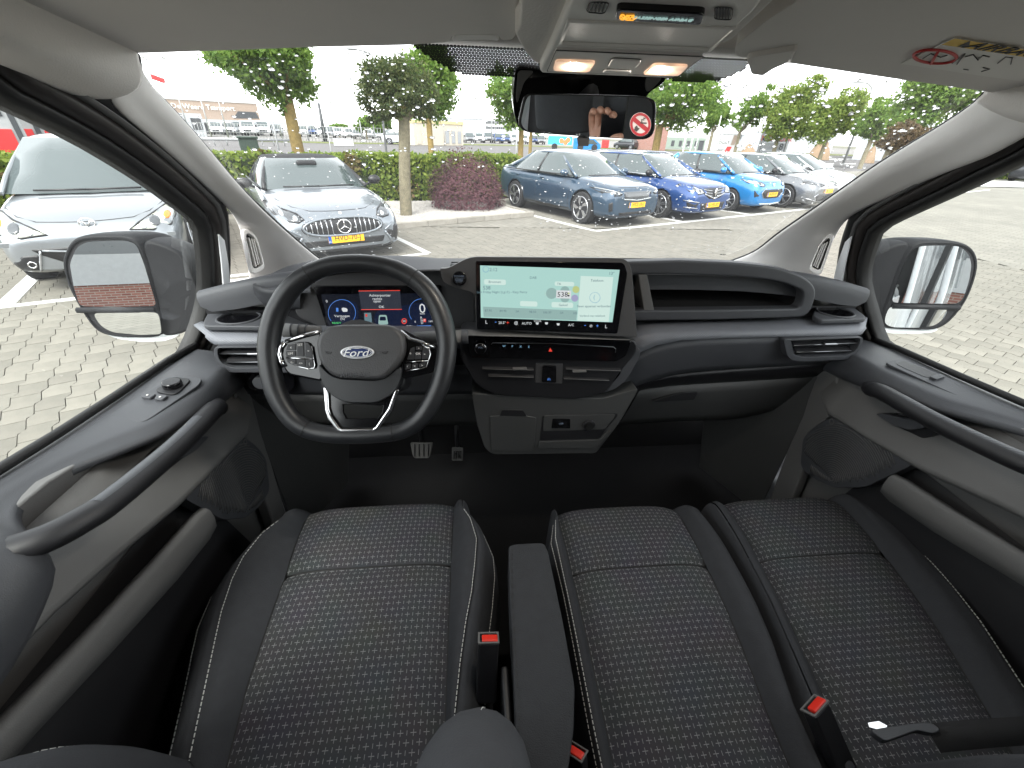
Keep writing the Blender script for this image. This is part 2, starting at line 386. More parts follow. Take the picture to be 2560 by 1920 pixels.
for s, side, lab in ((-1, 'L', 'dark grey driver door with mirror and window switches, beside the steering wheel'), (1, 'R', 'dark grey passenger door with single window switch, right of the glovebox')):
    d = thing('cab_door', lab, 'door', (s*.9, .4, .6), 'front cab doors')
    wpts = [PS(u, v, s) for u, v in WEDGE[s]]
    # window glass, plane of the side
    ztop = 1.865; Yr = -.56
    gl = [V(s*SX(1.29, .012), Yr, 1.29), V(s*SX(ztop, .012), Yr, ztop)]
    edge = [PS(u, v, s, .012) for u, v in WEDGE[s]]
    topl = [V(s*SX(ztop, .012), edge[0].y-.25, ztop)] if edge[0].z < ztop else []
    bm = bmesh.new(); add_mesh(bm, gl+topl+edge+[V(s*SX(1.28, .012), edge[-1].y-.05, 1.28)], [tuple(range(len(gl)+len(topl)+len(edge)+1))]); fin('window_glass', bm, 'glass_side', d)
    # frame bands round the glass: rubber, painted strip, inner seal
    top3 = [V(s*SX(1.868), Yr, 1.868), V(s*SX(1.868), -.2, 1.868), V(s*SX(1.868), wpts[0].y-.22, 1.868)]
    path = resample(top3+wpts, 60)
    cen = V(0, .5, 1.5)
    def shifted(k, x):
        out = []
        for i, p in enumerate(path):
            a = path[max(0, i-1)]; b = path[min(59, i+1)]; tg = (b-a).normalized(); nr = tg.cross(V(s, 0, .36).normalized())*s
            if i: pass
            out.append(p-nr*k*(-1)+V(-s*x, 0, 0))
        return out
    # choose the outward direction (away from the window opening)
    o1 = shifted(.02, 0); sgn = 1 if (o1[25]-V(s*.8, .4, 1.5)).length > (path[25]-V(s*.8, .4, 1.5)).length else -1
    bands = [('window_seal', 0, .016, .006, 'rubber'), ('window_frame', .016, .037, .016, 'frame_dark'), ('frame_strip', .037, .044, .022, 'trim_grey'), ('door_seal', .044, .070, .018, 'rubber')]
    for nm, k0, k1, x, mt in bands:
        a = shifted(sgn*k0, x); b = shifted(sgn*k1, x+.004)
        mid = [(p+q)/2+V(-s*.006, 0, 0) for p, q in zip(a, b)]
        sheet(nm, [[p+V(s*.03, 0, 0) for p in a], a, mid, b, [p+V(s*.03, 0, 0) for p in b]], mt, d)
    # white painted door shut strip between the seals near the pillar foot
    if s < 0: ws_ = [(548, 585), (562, 600), (572, 660), (580, 740), (586, 775), (556, 800), (562, 740), (556, 660)]
    else: ws_ = [(2128, 590), (2112, 605), (2092, 660), (2078, 720), (2078, 755), (2105, 770), (2102, 720), (2112, 660)]
    prism('painted_shut_face', [PS(u, v, s, -.034) for u, v in ws_], (s*.004, 0, 0), 'white_paint', d, bevel=.001)
    # outer white skin
    sk = [V(s*.985, -.6, .6), V(s*.985, 1.18, .6), V(s*.97, 1.18, 1.20), V(s*.925, 1.10, 1.27), V(s*.915, -.6, 1.30)]
    prism('outer_skin', sk, (-s*.02, 0, 0), 'white_paint', d, bevel=.006)
    # belt seal along the sill
    tube('sill_seal', [V(s*.893, Y, z+.004) for Y, z in ((.985, 1.283), (.88, 1.295), (.72, 1.302), (.60, 1.309), (.47, 1.320), (.30, 1.328), (-.5, 1.35))], .008, 'rubber', d, k=6)
    # upper trim: one smooth lofted moulding
    rows = []
    for Y, zo, a, b, c in DST:
        rows.append([V(s*.905, Y, zo-.004), V(s*.885, Y, zo), V(s*lerp(.885, a[0], .55), Y, lerp(zo, a[1], .5)+.001), V(s*(a[0]+.006), Y, a[1]+.001), V(s*(a[0]-.006), Y, a[1]-.001), V(s*(a[0]-.013), Y, a[1]-.008), V(s*(b[0]-.001), Y, lerp(b[1], c[1], .25)), V(s*(b[0]+.002), Y, lerp(b[1], c[1], .7)), V(s*c[0], Y, c[1]), V(s*(c[0]+.05), Y, c[1]-.003)])
    rows2 = []
    for a, b in zip(rows, rows[1:]):
        for q in (0, .5): rows2.append([p.lerp(r, q) for p, r in zip(a, b)])
    rows2.append(rows[-1])
    sheet('upper_trim', rows2, 'trim_dark', d, sub=1)
    # inner panel, mid panel with its ledge, lower carpeted panel
    prism('inner_panel', [V(s*.835, .98, 1.22), V(s*.835, .97, 1.04), V(s*.835, .90, .62), V(s*.835, -.5, .62), V(s*.835, -.5, 1.31), V(s*.835, .5, 1.30), V(s*.835, .8, 1.25)], (s*.03, 0, 0), 'trim_grey', d, bevel=.004)
    led = [(.905, 1.203, 1.150), (.86, 1.185, 1.112), (.82, 1.168, 1.118), (.72, 1.176, 1.128), (.60, 1.197, 1.145), (.46, 1.232, 1.182), (.36, 1.245, 1.203), (.2, 1.262, 1.215), (-.3, 1.28, 1.24)]
    sheet('mid_panel', [[V(s*x, Y, z) for Y, z in pts] for x, pts in (
        (.832, [(Y, 1.27 if Y < .8 else 1.225) for Y, a, b in led]), (.812, [(Y, a+.012) for Y, a, b in led]), (.800, [(Y, a) for Y, a, b in led]), (.770, [(Y, b+.006) for Y, a, b in led]), (.766, [(Y, b) for Y, a, b in led]), (.772, [(Y, b-.010) for Y, a, b in led]), (.835, [(Y, b-.016) for Y, a, b in led]))], 'trim_grey', d, solid=.002)
    # release handle in its dark cup
    cup = rnd([V(s*.798, Y, z) for Y, z in ((.765, 1.170), (.745, 1.190), (.66, 1.228), (.622, 1.226), (.650, 1.182), (.70, 1.168))], .012)
    prism('handle_cup', cup, (s*.02, 0, 0), 'trim_black', d, bevel=.002)
    hd = rnd([V(s*.782, Y, z) for Y, z in ((.757, 1.178), (.742, 1.190), (.665, 1.222), (.648, 1.216), (.672, 1.192), (.71, 1.180))], .008)
    prism('release_handle', hd, (s*.012, 0, 0), 'trim_dark', d, bevel=.004, seg=3)
    # grab handle
    gp = catmull([V(s*x, Y, z) for x, Y, z in ((.780, .795, 1.235), (.752, .768, 1.243), (.742, .735, 1.256), (.738, .61, 1.264), (.739, .48, 1.280), (.745, .435, 1.288), (.762, .40, 1.293), (.80, .375, 1.295))], 5)
    gh = tube('grab_handle', gp, .0175, 'trim_black', d, k=12, flat=1.15, up=(0, 0, 1))
    gs = [p for p in gp if .455 < p.y < .70]
    sheet('grip_inlay', [[p+V(-s*.017*math.sin(a), 0, .0185*math.cos(a)) for p in gs] for a in (-1.0, -.5, 0, .5, 1.0, 1.4)], 'grip_ribbed', gh)
    # speaker
    spk = rnd([V(s*.772, Y, z) for Y, z in ((.842, 1.112), (.878, 1.05), (.898, .99), (.862, .905), (.80, .912), (.742, .938), (.678, 1.005), (.618, 1.135), (.625, 1.146))], .02)
    sp = prism('speaker_grille', spk, (s*.03, 0, 0), 'trim_dark', d, bevel=.004)
    ringc = V(s*.770, .838, 1.095)
    bm = bmesh.new()
    def inpoly(y, z):
        c = False; P = spk
        for i in range(len(P)):
            a, b = P[i-1], P[i]
            if (a.z > z) != (b.z > z) and y < (b.y-a.y)*(z-a.z)/(b.z-a.z)+a.y: c = not c
        return c
    cy, cz = .76, .955
    for k in range(1, 34):
        r = k*.0062; seg = []
        for q in range(int(14+k*2)):
            a = 2*math.pi*q/(14+k*2); y = cy+r*math.cos(a)*.9; z = cz+r*math.sin(a)
            if inpoly(y+.010*math.cos(a), z+.010*math.sin(a)) and inpoly(y+.006, z+.008) and inpoly(y-.008, z-.008): seg.append(V(s*.771, y, z))
            else:
                if len(seg) > 2: add_tube(bm, seg, .0014, 3)
                seg = []
        if len(seg) > 2: add_tube(bm, seg, .0014, 3)
    fin('grille_ribs', bm, 'trim_grey', sp, smooth=True)
    tube('badge_ring', [ringc+V(0, .007*math.cos(a), .007*math.sin(a)) for a in [i*.5236 for i in range(12)]], .0012, 'trim_grey', sp, k=5, closed=True)
    # map pocket: rail and dark bin behind
    rail = [(.628, 1.070, .026), (.60, 1.072, .032), (.50, 1.086, .031), (.36, 1.115, .026), (.258, 1.140, .023), (.1, 1.168, .02), (-.3, 1.19, .02)]
    sheet('pocket_rail', [[V(s*(.765), Y, z+h-.02) for Y, z, h in rail], [V(s*(.764), Y, z+h+.001) for Y, z, h in rail], [V(s*.752, Y, z+h) for Y, z, h in rail], [V(s*.746, Y, z+h-.006) for Y, z, h in rail], [V(s*.744, Y, z) for Y, z, h in rail], [V(s*.748, Y, z-h) for Y, z, h in rail], [V(s*.79, Y, z-h-.004) for Y, z, h in rail]], 'trim_grey', d)
    sheet('pocket_bin', [[V(s*.83, Y, 1.10) for Y in (.66, .2, -.4)], [V(s*.80, Y, 1.03) for Y in (.70, .2, -.4)], [V(s*.80, Y, .62) for Y in (.82, .2, -.4)]], 'trim_black', d)
    # switch plate on the sill
    Zp = 1.291
    if s < 0: sw = [(1080, 945), (1245, 970), (1225, 1010), (900, 1232), (850, 1240), (672, 1208), (690, 1185)]; fn = lambda u, v: (u*900/2212., 550+v*900/2212.)
    else: sw = [(1360, 755), (1385, 740), (1462, 727), (1945, 925), (1945, 938), (1835, 960), (1800, 955)]; fn = lambda u, v: (1660+u*900/2212., 600+v*900/2212.)
    pln, pn = V(s*.84, .72, Zp+.0075), V(-s*.10, -.03, 1).normalized()
    pt = lambda u, v, h=0: PP(*fn(u, v), pln, pn)+pn*h
    sp_ = prism('switch_plate', rnd([pt(*q) for q in sw], .012), -pn*.006, 'trim_dark', d, bevel=.0015)
    if s < 0:
        prism('mirror_switch_base', rnd([pt(*q) for q in ((1065, 970), (1180, 985), (1100, 1070), (1060, 1082), (965, 1065), (960, 1045), (1020, 1020))], .012), pn*.004, 'trim_black', sp_, bevel=.001)
        c = pt(1066, 1030); cyl('mirror_knob', c, pn, .0165, .016, 'gloss_black', sp_, k=24, bevel=.003)
        for q in (((900, 1075), (965, 1082), (930, 1108), (868, 1100)), ((975, 1085), (1040, 1090), (1005, 1117), (950, 1112))): prism('window_switch', rnd([pt(*z) for z in q], .004), pn*.006, 'trim_dark', sp_, bevel=.0015)
        for q in ((912, 1092), (990, 1103)): text('switch_mark', 'o', pt(*q, .0066), (0, 1, 0), (1, 0, 0), .008, 'trim_pale', sp_)
    else:
        prism('pull_recess', rnd([pt(*q) for q in ((1420, 760), (1475, 742), (1690, 830), (1615, 848), (1490, 795))], .01), pn*.0008, 'trim_black', sp_)
        prism('window_switch', rnd([pt(*q) for q in ((1625, 850), (1690, 832), (1725, 850), (1665, 868))], .003), pn*.006, 'trim_dark', sp_, bevel=.0015)
    # door sill trim moulding where the door meets the dash end
    prism('front_closing_panel', [V(s*.79, .965, 1.19), V(s*.79, .905, 1.205), V(s*.79, .86, 1.115), V(s*.79, .905, 1.00), V(s*.79, .865, .89), V(s*.80, .85, .64), V(s*.80, .93, .64), V(s*.80, .965, 1.0)], (s*.03, 0, 0), 'trim_grey', d, bevel=.006)
# ================================================================== dashboard
EX = 2**S.view_settings.exposure
em('lcd_pale', (.50, .80, .74), .82/EX); em('lcd_white', (.72, .92, .85), .86/EX); em('lcd_grey', (.36, .55, .52), .8/EX); em('lcd_text', (.16, .26, .30), .8/EX); em('lcd_blue', (.25, .50, .68), .8/EX)
em('lcd_yellow', (.62, .72, .30), .8/EX); em('lcd_violet', (.45, .45, .68), .8/EX)
em('glyph_white', (.75, .78, .8), .9/EX); em('glyph_blue', (.10, .28, .8), .9/EX); em('glyph_red', (.85, .06, .04), .9/EX); em('glyph_green', (.1, .7, .2), .9/EX); em('glyph_dim', (.16, .2, .26), .5/EX)
em('cluster_glow', (.003, .005, .012), 1.0/EX); em('cluster_navy', (.004, .009, .032), 1.0/EX); em('amber', (1.0, .42, .04), 1.3/EX); em('popup', (.03, .035, .05), 1.0/EX)
pm('screen_glass', (.003, .003, .004), .07, var=0)
pm('console_dark', (.048, .049, .049), .6, bump=.3, bscale=700)
da = thing('dashboard', 'dark grey full-width dashboard with storage tray, vents and glovebox under the windscreen', 'dashboard', (0, 1.0, .9))
def fp(name, pts, Y, dep, mat, parent=da, r=.008, bevel=.003, seg=2, fn=None):
    f = fn or (lambda u, v: (u, v))
    return prism(name, rnd([PY(*f(*p), Y) for p in pts], r) if r else [PY(*f(*p), Y) for p in pts], (0, dep, 0), mat, parent, bevel=bevel, seg=seg)
r5 = lambda u, v: (600+u*700/2212., 600+v*700/2212.)
r6 = lambda u, v: (1100+u*700/2212., 600+v*700/2212.)
r7 = lambda u, v: (1660+u*900/2212., 600+v*900/2212.)
rC = lambda u, v: (1150+u*500/2212., 860+v*500/2212.)
rL = lambda u, v: (480+u*400/2212., 560+v*400/2212.)
# top pad up to the glass
rows = []
for Y, z in ((1.50, 1.31), (1.25, 1.40), (1.06, 1.472), (1.015, 1.483), (1.0, 1.474), (1.0, 1.42)):
    rows.append([V(x, Y+.03*(abs(x)/.8)**2*(-1), z-.05*max(0, abs(x)-.62)/.2) for x in (-.84, -.7, -.5, -.25, 0, .25, .5, .7, .84)])
sheet('top_pad', rows, 'trim_dark', da, sub=1)
box('dash_core', (0, 1.13, 1.245), (1.70, .26, .25), 'trim_black', da)
box('defroster_slot', (-.29, 1.06, 1.474), (.34, .035, .006), 'trim_black', da)
# storage tray on the passenger side
to = [(1560, 655), (1700, 651), (1850, 657), (1945, 668), (2005, 688), (2036, 712), (2042, 735), (2030, 775), (2012, 793), (1800, 800), (1560, 803)]
ti = [(1572, 686), (1700, 687), (1840, 692), (1925, 700), (1975, 712), (2004, 726), (2009, 738), (2004, 762), (1994, 772), (1800, 775), (1572, 777)]
Yt = .945
ro = [.0, .0, .05, .05, .04, .02, .02, .02, .02, 0, 0]
tr_ = ringp('storage_tray', rnd([PY(*p, Yt) for p in to], ro), rnd([PY(*p, Yt) for p in ti], [0, 0, .05, .04, .04, .012, .012, .012, .012, 0, 0]), (0, .03, 0), 'trim_dark', da, bevel=.006, seg=3)
ic = rnd([PY(*p, Yt+.02) for p in ti], .012); cI = sum(ic, V(0, 0, 0))/len(ic)
bm = bmesh.new(); n = len(ic); bk = [cI+(p-cI)*.93+V(0, .19, -.005) for p in ic]
add_mesh(bm, ic+bk, [(i, (i+1) % n, n+(i+1) % n, n+i) for i in range(n)]+[tuple(range(n, 2*n))]); fin('tray_cavity', bm, 'carpet_and_recess_shade', tr_, recalc=False)  # tray plastic blackened here: the shade of the recess is put into its colour
fp('tray_divider', ((1596, 686), (1618, 687), (1636, 777), (1610, 777)), .95, .10, 'trim_grey', tr_, r=0, bevel=.002)
# long ribbed ledge: top face lit, front face textured; sweeps down beside the centre stack
lt = [(1520, 905, 930, 955), (1560, 858, 893, 915), (1594, 812, 843, 884), (1640, 809, 834, 864), (1701, 807, 831, 851), (1800, 805, 828, 846), (1950, 803, 826, 842), (2080, 800, 824, 840), (2150, 797, 822, 838)]
def ledge(mir):
    rows = [[], [], [], [], [], []]
    for u, a, b, c in lt:
        pa = PY(u, a, .965); pb = PY(u, b, .905); pc = PY(u, c, .895)
        for k, p in enumerate((pa+V(0, .03, -.004), pa, pb+V(0, .006, .001), pb+V(0, -.001, -.003), pc, pc+V(0, .05, -.006))): rows[k].append(V(-p.x, p.y, p.z) if mir else p)
    if mir: rows = [r[2:] for r in rows]
    e = [r[-1].copy() for r in rows]; sx = -1 if mir else 1
    for r, p, dx in zip(rows, e, (.02, .02, .018, .016, .004, .0)): r.append(V(p.x+sx*(.012+dx), p.y+.01, p.z))
    return rows
sheet('ledge', ledge(0), 'ribbed_trim', da, solid=.004); 
lrows = [[p for p in r if p.x < -.22] for r in ledge(1)]
sheet('ledge', lrows, 'ribbed_trim', da, solid=.004)
# passenger lower panel, glovebox
def sloped(name, top, bot, Y0, Y1, mat, dep=.03, parent=da, nseg=10, bul=.004):
    A = resample([PY(*p, Y0) for p in top], nseg+1); B = resample([PY(*p, Y1) for p in bot], nseg+1); rows = []
    for k in range(6):
        q = k/5; rows.append([a.lerp(b, q)+V(0, -bul*math.sin(math.pi*q), 0) for a, b in zip(A, B)])
    rows = [[p+V(0, dep, 0) for p in rows[0]]]+rows+[[p+V(0, dep, 0) for p in rows[-1]]]
    return sheet(name, rows, mat, parent)
sloped('passenger_panel', [(1500, 925), (1560, 905), (1620, 872), (1720, 852), (1850, 846), (2135, 842)], [(1500, 985), (1570, 975), (1660, 942), (1800, 925), (1980, 915), (2128, 904)], .902, .93, 'trim_dark')
sloped('shadow_gap_panel', [(1560, 975), (1660, 942), (1980, 915), (2128, 904)], [(1560, 990), (1660, 968), (1980, 948), (2120, 938)], .935, .975, 'trim_black')
pm('console_grey', (.062, .063, .063), .6, bump=.3, bscale=700)
gb = sloped('glovebox_lid', [(1598, 978), (1700, 966), (1850, 957), (2040, 944)], [(1545, 1062), (1700, 1053), (1850, 1046), (1990, 1010)], .965, 1.03, 'console_grey')
sloped('glovebox_edge', [(2046, 944), (2075, 944), (2086, 942)], [(1990, 1012), (2000, 1010), (2010, 1008)], .965, 1.03, 'trim_grey', bul=0)
fp('glovebox_latch', ((1680, 962+26), (1706, 982), (1745, 981), (1735, 1000), (1640, 1005), (1632, 1003)), .968, .03, 'trim_black', gb, r=.004, bevel=.002)
prism('kick_panel', [V(.74, 1.02, 1.10), V(.80, .95, 1.18), V(.80, .95, .60), V(.70, 1.2, .60), V(.62, 1.2, 1.0)], (.02, .02, 0), 'console_dark', da, bevel=.004)
prism('kick_panel', [V(-.74, 1.02, 1.10), V(-.80, .95, 1.18), V(-.80, .95, .60), V(-.70, 1.2, .60), V(-.62, 1.2, 1.0)], (-.02, .02, 0), 'console_dark', da, bevel=.004)
# end vents (mirrored pair)
vo = [(735, 612), (1225, 598), (1215, 650), (1185, 700), (1130, 735), (840, 748), (780, 738), (755, 705)]
vi = [(778, 615), (1208, 602), (1198, 648), (1168, 690), (1120, 712), (850, 722), (812, 712), (795, 690)]
for s in (1, -1):
    mx = lambda p: V(s*p.x, p.y, p.z)
    O = [mx(p) for p in rnd([PY(*r7(*p), .884) for p in vo], .008)]; I = [mx(p) for p in rnd([PY(*r7(*p), .884) for p in vi], .008)]
    v = ringp('air_vent', O, I, (0, .03, 0), 'trim_dark', da, bevel=.002)
    prism('vent_throat', [p+V(0, .028, 0) for p in I], (0, .004, 0), 'gloss_black', v)
    for (a, b, hh) in (((800, 648), (1195, 632), .003), ((815, 690), (1150, 680), .003)):
        A = mx(PY(*r7(*a), .889)); B = mx(PY(*r7(*b), .889))
        prism('slat', [A, B, B+V(0, .022, .010), A+V(0, .022, .010)], (0, 0, -.003), 'trim_black', v, bevel=.0008)
        tube('slat_edge', [A, B], .0011, 'satin_metal', v, k=5)
    kc = mx(PY(*r7(1020, 638), .884)); box('slat_knob', kc, (.036, .010, .006), 'satin_metal', v, bevel=.002)
    # cup holder deck with its ring
    deck = [(2040, 752), (2085, 756), (2135, 768), (2160, 786), (2168, 796), (2052, 800), (2032, 790)]
    Zd = PY(2087, 782, .968).z
    D = [mx(PZ(*p, Zd)) for p in deck]; cu = mx(PZ(2087, 781, Zd))
    ch = prism('cup_holder', rnd(D, .012), (0, 0, -.012), 'trim_dark', da, bevel=.003)
    tube('rim', [cu+V(.046*math.cos(a), .040*math.sin(a), .001) for a in [i*math.pi/12 for i in range(24)]], .003, 'trim_dark', ch, k=6, closed=True)
    cyl('well', cu+V(0, 0, -.0005), (0, 0, 1), .043, .0018, 'gloss_black', ch, k=28)
# pad left of the instruments
fpd = sloped('driver_pad_top', [rL(1640, 520), rL(1300, 600), rL(1000, 740), rL(850, 800)], [rL(1640, 960), rL(1250, 930), rL(950, 900), rL(845, 830)], 1.06, .955, 'trim_dark', .01)
sloped('driver_pad_face', [rL(1500, 960), rL(1250, 930), rL(950, 900), rL(845, 830)], [rL(1500, 1180), rL(1200, 1175), rL(1000, 1120), rL(870, 980)], .954, .975, 'trim_dark', .01)
sloped('driver_pad_under', [rL(800, 870), rL(850, 870), rL(880, 900)], [rL(800, 1130), rL(900, 1140), rL(1100, 1160)], .985, .985, 'trim_grey', .01)
# instrument binnacle (smooth grey surround) with the ledge below
bc = [r5(430, 600), r5(440, 480), r5(520, 350), r5(700, 280), r5(900, 248), r5(1100, 255), r5(1400, 240), r5(1640, 240), r5(1660, 330), r5(1850, 400), r5(1860, 700), r5(1500, 715), r5(680, 710), r5(560, 660)]
fp('binnacle', bc, .975, .02, 'hub_plastic', r=.02, bevel=.004)
sloped('binnacle_hood', [(780, 652), (890, 645), (1000, 642), (1130, 652)], [(745, 690), (890, 679), (1000, 681), (1120, 676)], 1.03, .945, 'trim_dark', .012)
sloped('column_ledge', [r5(340, 600), r5(640, 710), r5(1000, 720), r5(1500, 712), r5(1860, 705)], [r5(330, 690), r5(640, 770), r5(1000, 780), r5(1500, 760), r5(1860, 735)], .96, .915, 'trim_dark', .01)
ic_ = rnd([PY(*r5(*p), .968) for p in ((582, 366), (1590, 362), (1572, 705), (690, 706))], .006)
cl = prism('instrument_display', ic_, (0, .006, 0), 'screen_glass', da)
IC = lambda u, v, o=0: PY(*r5(u, v), .967-o)
XD = (1, 0, 0); YD = (0, .0, 1)
def plate(name, pts, mat, parent, f, o=.0008, r=0):
    P = [f(u, v, o) for u, v in pts]; bm = bmesh.new(); P = rnd(P, r) if r else P
    add_mesh(bm, P, [tuple(range(len(P)))]); return fin(name, bm, mat, parent)
plate('display_glow', ((640, 430), (1560, 420), (1545, 690), (700, 695)), 'cluster_glow', cl, IC)
plate('display_glow', ((690, 480), (930, 480), (940, 670), (720, 675)), 'cluster_navy', cl, IC, .0011, .02)
plate('display_glow', ((1060, 560), (1500, 480), (1520, 680), (1060, 685)), 'cluster_navy', cl, IC, .0011, .02)
plate('warning_popup', ((936, 404), (1264, 400), (1277, 548), (960, 550)), 'popup', cl, IC, .0014)
for a, b in (((936, 403), (1264, 399)), ((958, 550), (1279, 548))): tube('popup_edge', [IC(*a, .002), IC(*b, .002)], .0009, 'glyph_red', cl, k=4)
def arc(cx, cy, rx, ry, a0, a1, mat, w=.0006):
    tube('dial_arc', [IC(cx+rx*math.cos(a0+(a1-a0)*i/24), cy-ry*math.sin(a0+(a1-a0)*i/24), .002) for i in range(25)], w, mat, cl, k=4)
arc(805, 575, 108, 104, -.7, 3.8, 'glyph_blue'); arc(1435, 565, 100, 100, .2, 3.8, 'glyph_blue')
def tx(nm, s, u, v, sz, mat='glyph_white', par=None, f=None, o=.002, **k): return text(nm, s, f(u, v, o), k.pop('xd', XD), k.pop('yd', YD), sz, mat, par, ext=.0002, **k)
for s, u, v, sz, m in (('0', 685, 484, .009, 'glyph_white'), ('Vermogen', 806, 603, .0085, 'glyph_white'), ('(%)', 810, 624, .0085, 'glyph_white'), ('READY', 764, 655, .0068, 'glyph_green'), ('100', 876, 654, .0068, 'glyph_white'), ('Achterportier', 1106, 440, .0088, 'glyph_white'), ('rechts', 1084, 464, .0088, 'glyph_white'), ('open', 1083, 489, .0088, 'glyph_white'), ('OK', 1118, 528, .0088, 'glyph_white'), ('0', 1440, 540, .034, 'glyph_white'), ('km/h', 1441, 582, .006, 'glyph_white'), ('R', 1433, 614, .0085, 'glyph_white'), ('N', 1437, 635, .0085, 'glyph_white'), ('D', 1439, 655, .0085, 'glyph_white'), ('160', 1506, 642, .0068, 'glyph_white'), ('0', 1384, 646, .0068, 'glyph_white'), ('717 km', 1350, 682, .0072, 'glyph_white'), ('0', 682, 690, .0085, 'glyph_white')):
    tx('readout', s, u, v, sz, m, cl, IC)
plate('gear_lamp', ((1447, 622), (1468, 622), (1470, 648), (1449, 648)), 'glyph_red', cl, IC, .0016); tx('readout', 'P', 1459, 635, .0085, 'glyph_white', cl, IC, .0022)
plate('van_symbol', ((1098, 592), (1158, 592), (1172, 668), (1092, 668)), 'lcd_grey', cl, IC, .0016, .004); plate('van_symbol', ((1106, 606), (1150, 606), (1154, 636), (1102, 636)), 'cluster_navy', cl, IC, .002, .003)
plate('fuse_symbol', ((980, 575), (1035, 575), (1045, 660), (985, 660)), 'lcd_text', cl, IC, .0016); plate('fuse_symbol', ((990, 585), (1005, 585), (1006, 606), (991, 606)), 'glyph_red', cl, IC, .002)
plate('engine_symbol', ((802, 540), (815, 534), (838, 538), (850, 548), (848, 566), (815, 568), (806, 556)), 'glyph_white', cl, IC, .0016, .001); plate('battery_symbol', ((758, 536), (776, 536), (778, 566), (760, 566)), 'glyph_blue', cl, IC, .0016, .001)
tube('speed_limit_ring', [IC(1297+19*math.cos(a), 641-20*math.sin(a), .002) for a in [i*.5236 for i in range(12)]], .0012, 'glyph_red', cl, k=4, closed=True); tx('readout', '50', 1297, 641, .0075, 'glyph_white', cl, IC)
tube('range_bar', [IC(1395, 680, .002), IC(1510, 677, .002)], .0012, 'glyph_blue', cl, k=4)
# driver lower panels and light switch
sloped('driver_lower_panel', [(540, 905), (700, 925), (900, 930), (1180, 925)], [(545, 985), (700, 985), (900, 988), (1180, 985)], .925, .95, 'trim_dark')
sloped('knee_panel', [(545, 987), (700, 987), (900, 988), (1180, 985)], [(600, 1070), (800, 1065), (1000, 1065), (1200, 1062)], .955, 1.02, 'console_dark')
lp = fp('light_switch_panel', ((618, 928), (735, 930), (736, 968), (725, 982), (628, 975), (617, 965)), .915, .02, 'gloss_black', r=.006, bevel=.002)
c = PY(655, 952, .914); cyl('rotary_switch', c, (0, -1, 0), .0165, .014, 'trim_dark', lp, k=24, bevel=.002); tx('switch_mark', 'O', 655, 952, .009, 'glyph_dim', lp, lambda u, v, o: PY(u, v, .899))
tube('switch_edge', [PY(*p, .914) for p in ((621, 932), (680, 929), (733, 932))], .001, 'satin_metal', lp, k=5)
# ------------------------------------------------ centre stack
fp('stack_body', ((1150, 835), (1592, 848), (1594, 880), (1555, 925), (1515, 985), (1440, 1000), (1240, 990), (1190, 965), (1150, 900)), .868, .08, 'trim_black', r=.02, bevel=.006)
sloped('screen_shelf', [(1150, 826), (1300, 831), (1594, 842)], [(1168, 840), (1300, 842), (1578, 851)], .868, .835, 'trim_grey', .006, bul=.002)
bpn = fp('button_panel', ((1165, 842), (1580, 853), (1566, 890), (1540, 905), (1175, 895)), .856, .02, 'gloss_black', r=.006, bevel=.003)
kc = PY(1201, 867, .856); kn = cyl('volume_knob', kc, (0, -1, 0), .0115, .016, 'gloss_black', bpn, k=28, bevel=.002)
tube('knob_ring', [kc+V(.0125*math.cos(a), -.010, .0125*math.sin(a)) for a in [i*math.pi/12 for i in range(24)]], .0011, 'chrome', kn, k=5, closed=True); tx('knob_mark', 'VOL', 1201, 869, .006, 'glyph_dim', kn, lambda u, v, o: PY(u, v, .8385))
tube('panel_line', [PY(*r6(*p), .854) for p in ((405, 825), (415, 812), (900, 818), (1370, 845), (1388, 860), (1386, 890))], .0007, 'satin_metal', bpn, k=4)
for q, (u, v) in enumerate(((506, 838), (572, 840), (637, 842), (702, 844))):
    b = fp('button', ((u-26, v-20), (u+26, v-19), (u+26, v+21), (u-26, v+20)), .8545, .004, 'gloss_black', bpn, r=.002, bevel=.0006, fn=r6); tx('button_mark', ('W', 'P', 'X', 'E')[q], u, v, .007, 'lcd_blue', b, lambda a, c_, o: PY(*r6(a, c_), .853))
hz = fp('hazard_button', ((820, 832), (918, 835), (918, 890), (822, 886)), .8545, .004, 'gloss_black', bpn, r=.002, bevel=.0008, fn=r6)
fp('warning_triangle', ((872, 853), (888, 882), (858, 881)), .8525, .001, 'glyph_red', hz, r=0, bevel=0, fn=r6)
# centre vents
vs = fp('vent_surround', ((0, 90), (60, 180), (180, 380), (330, 480), (480, 505), (1600, 545), (1720, 500), (1850, 400), (1990, 150), (2000, 60), (1700, 120), (200, 60)), .872, .03, 'trim_dark', r=.01, bevel=.004, fn=rC)
for pts, kn_ in ((((205, 200), (835, 210), (828, 432), (400, 420), (330, 385), (250, 300)), (660, 272)), (((1142, 220), (1800, 240), (1770, 340), (1700, 420), (1620, 455), (1132, 440)), (1320, 298))):
    v = fp('air_vent', pts, .8705, .004, 'gloss_black', r=.006, bevel=.001, fn=rC)
    us = [p[0] for p in pts]
    for yy, e0, e1 in ((275, 40, 20), (355, 110, 20) if us[0] < 600 else (382, 15, 150)):
        A = PY(*rC(min(us)+e0, yy), .862); B = PY(*rC(max(us)-e1, yy+(12 if us[0] < 600 else 20)), .862)
        prism('slat', [A, B, B+V(0, .012, .006), A+V(0, .012, .006)], (0, 0, -.003), 'trim_black', v, bevel=.0006); tube('slat_edge', [A+V(0, -.001, 0), B+V(0, -.001, 0)], .0008, 'trim_grey', v, k=5)
    box('slat_knob', PY(*rC(*kn_), .860), (.034, .010, .005), 'trim_grey', v, bevel=.0015)
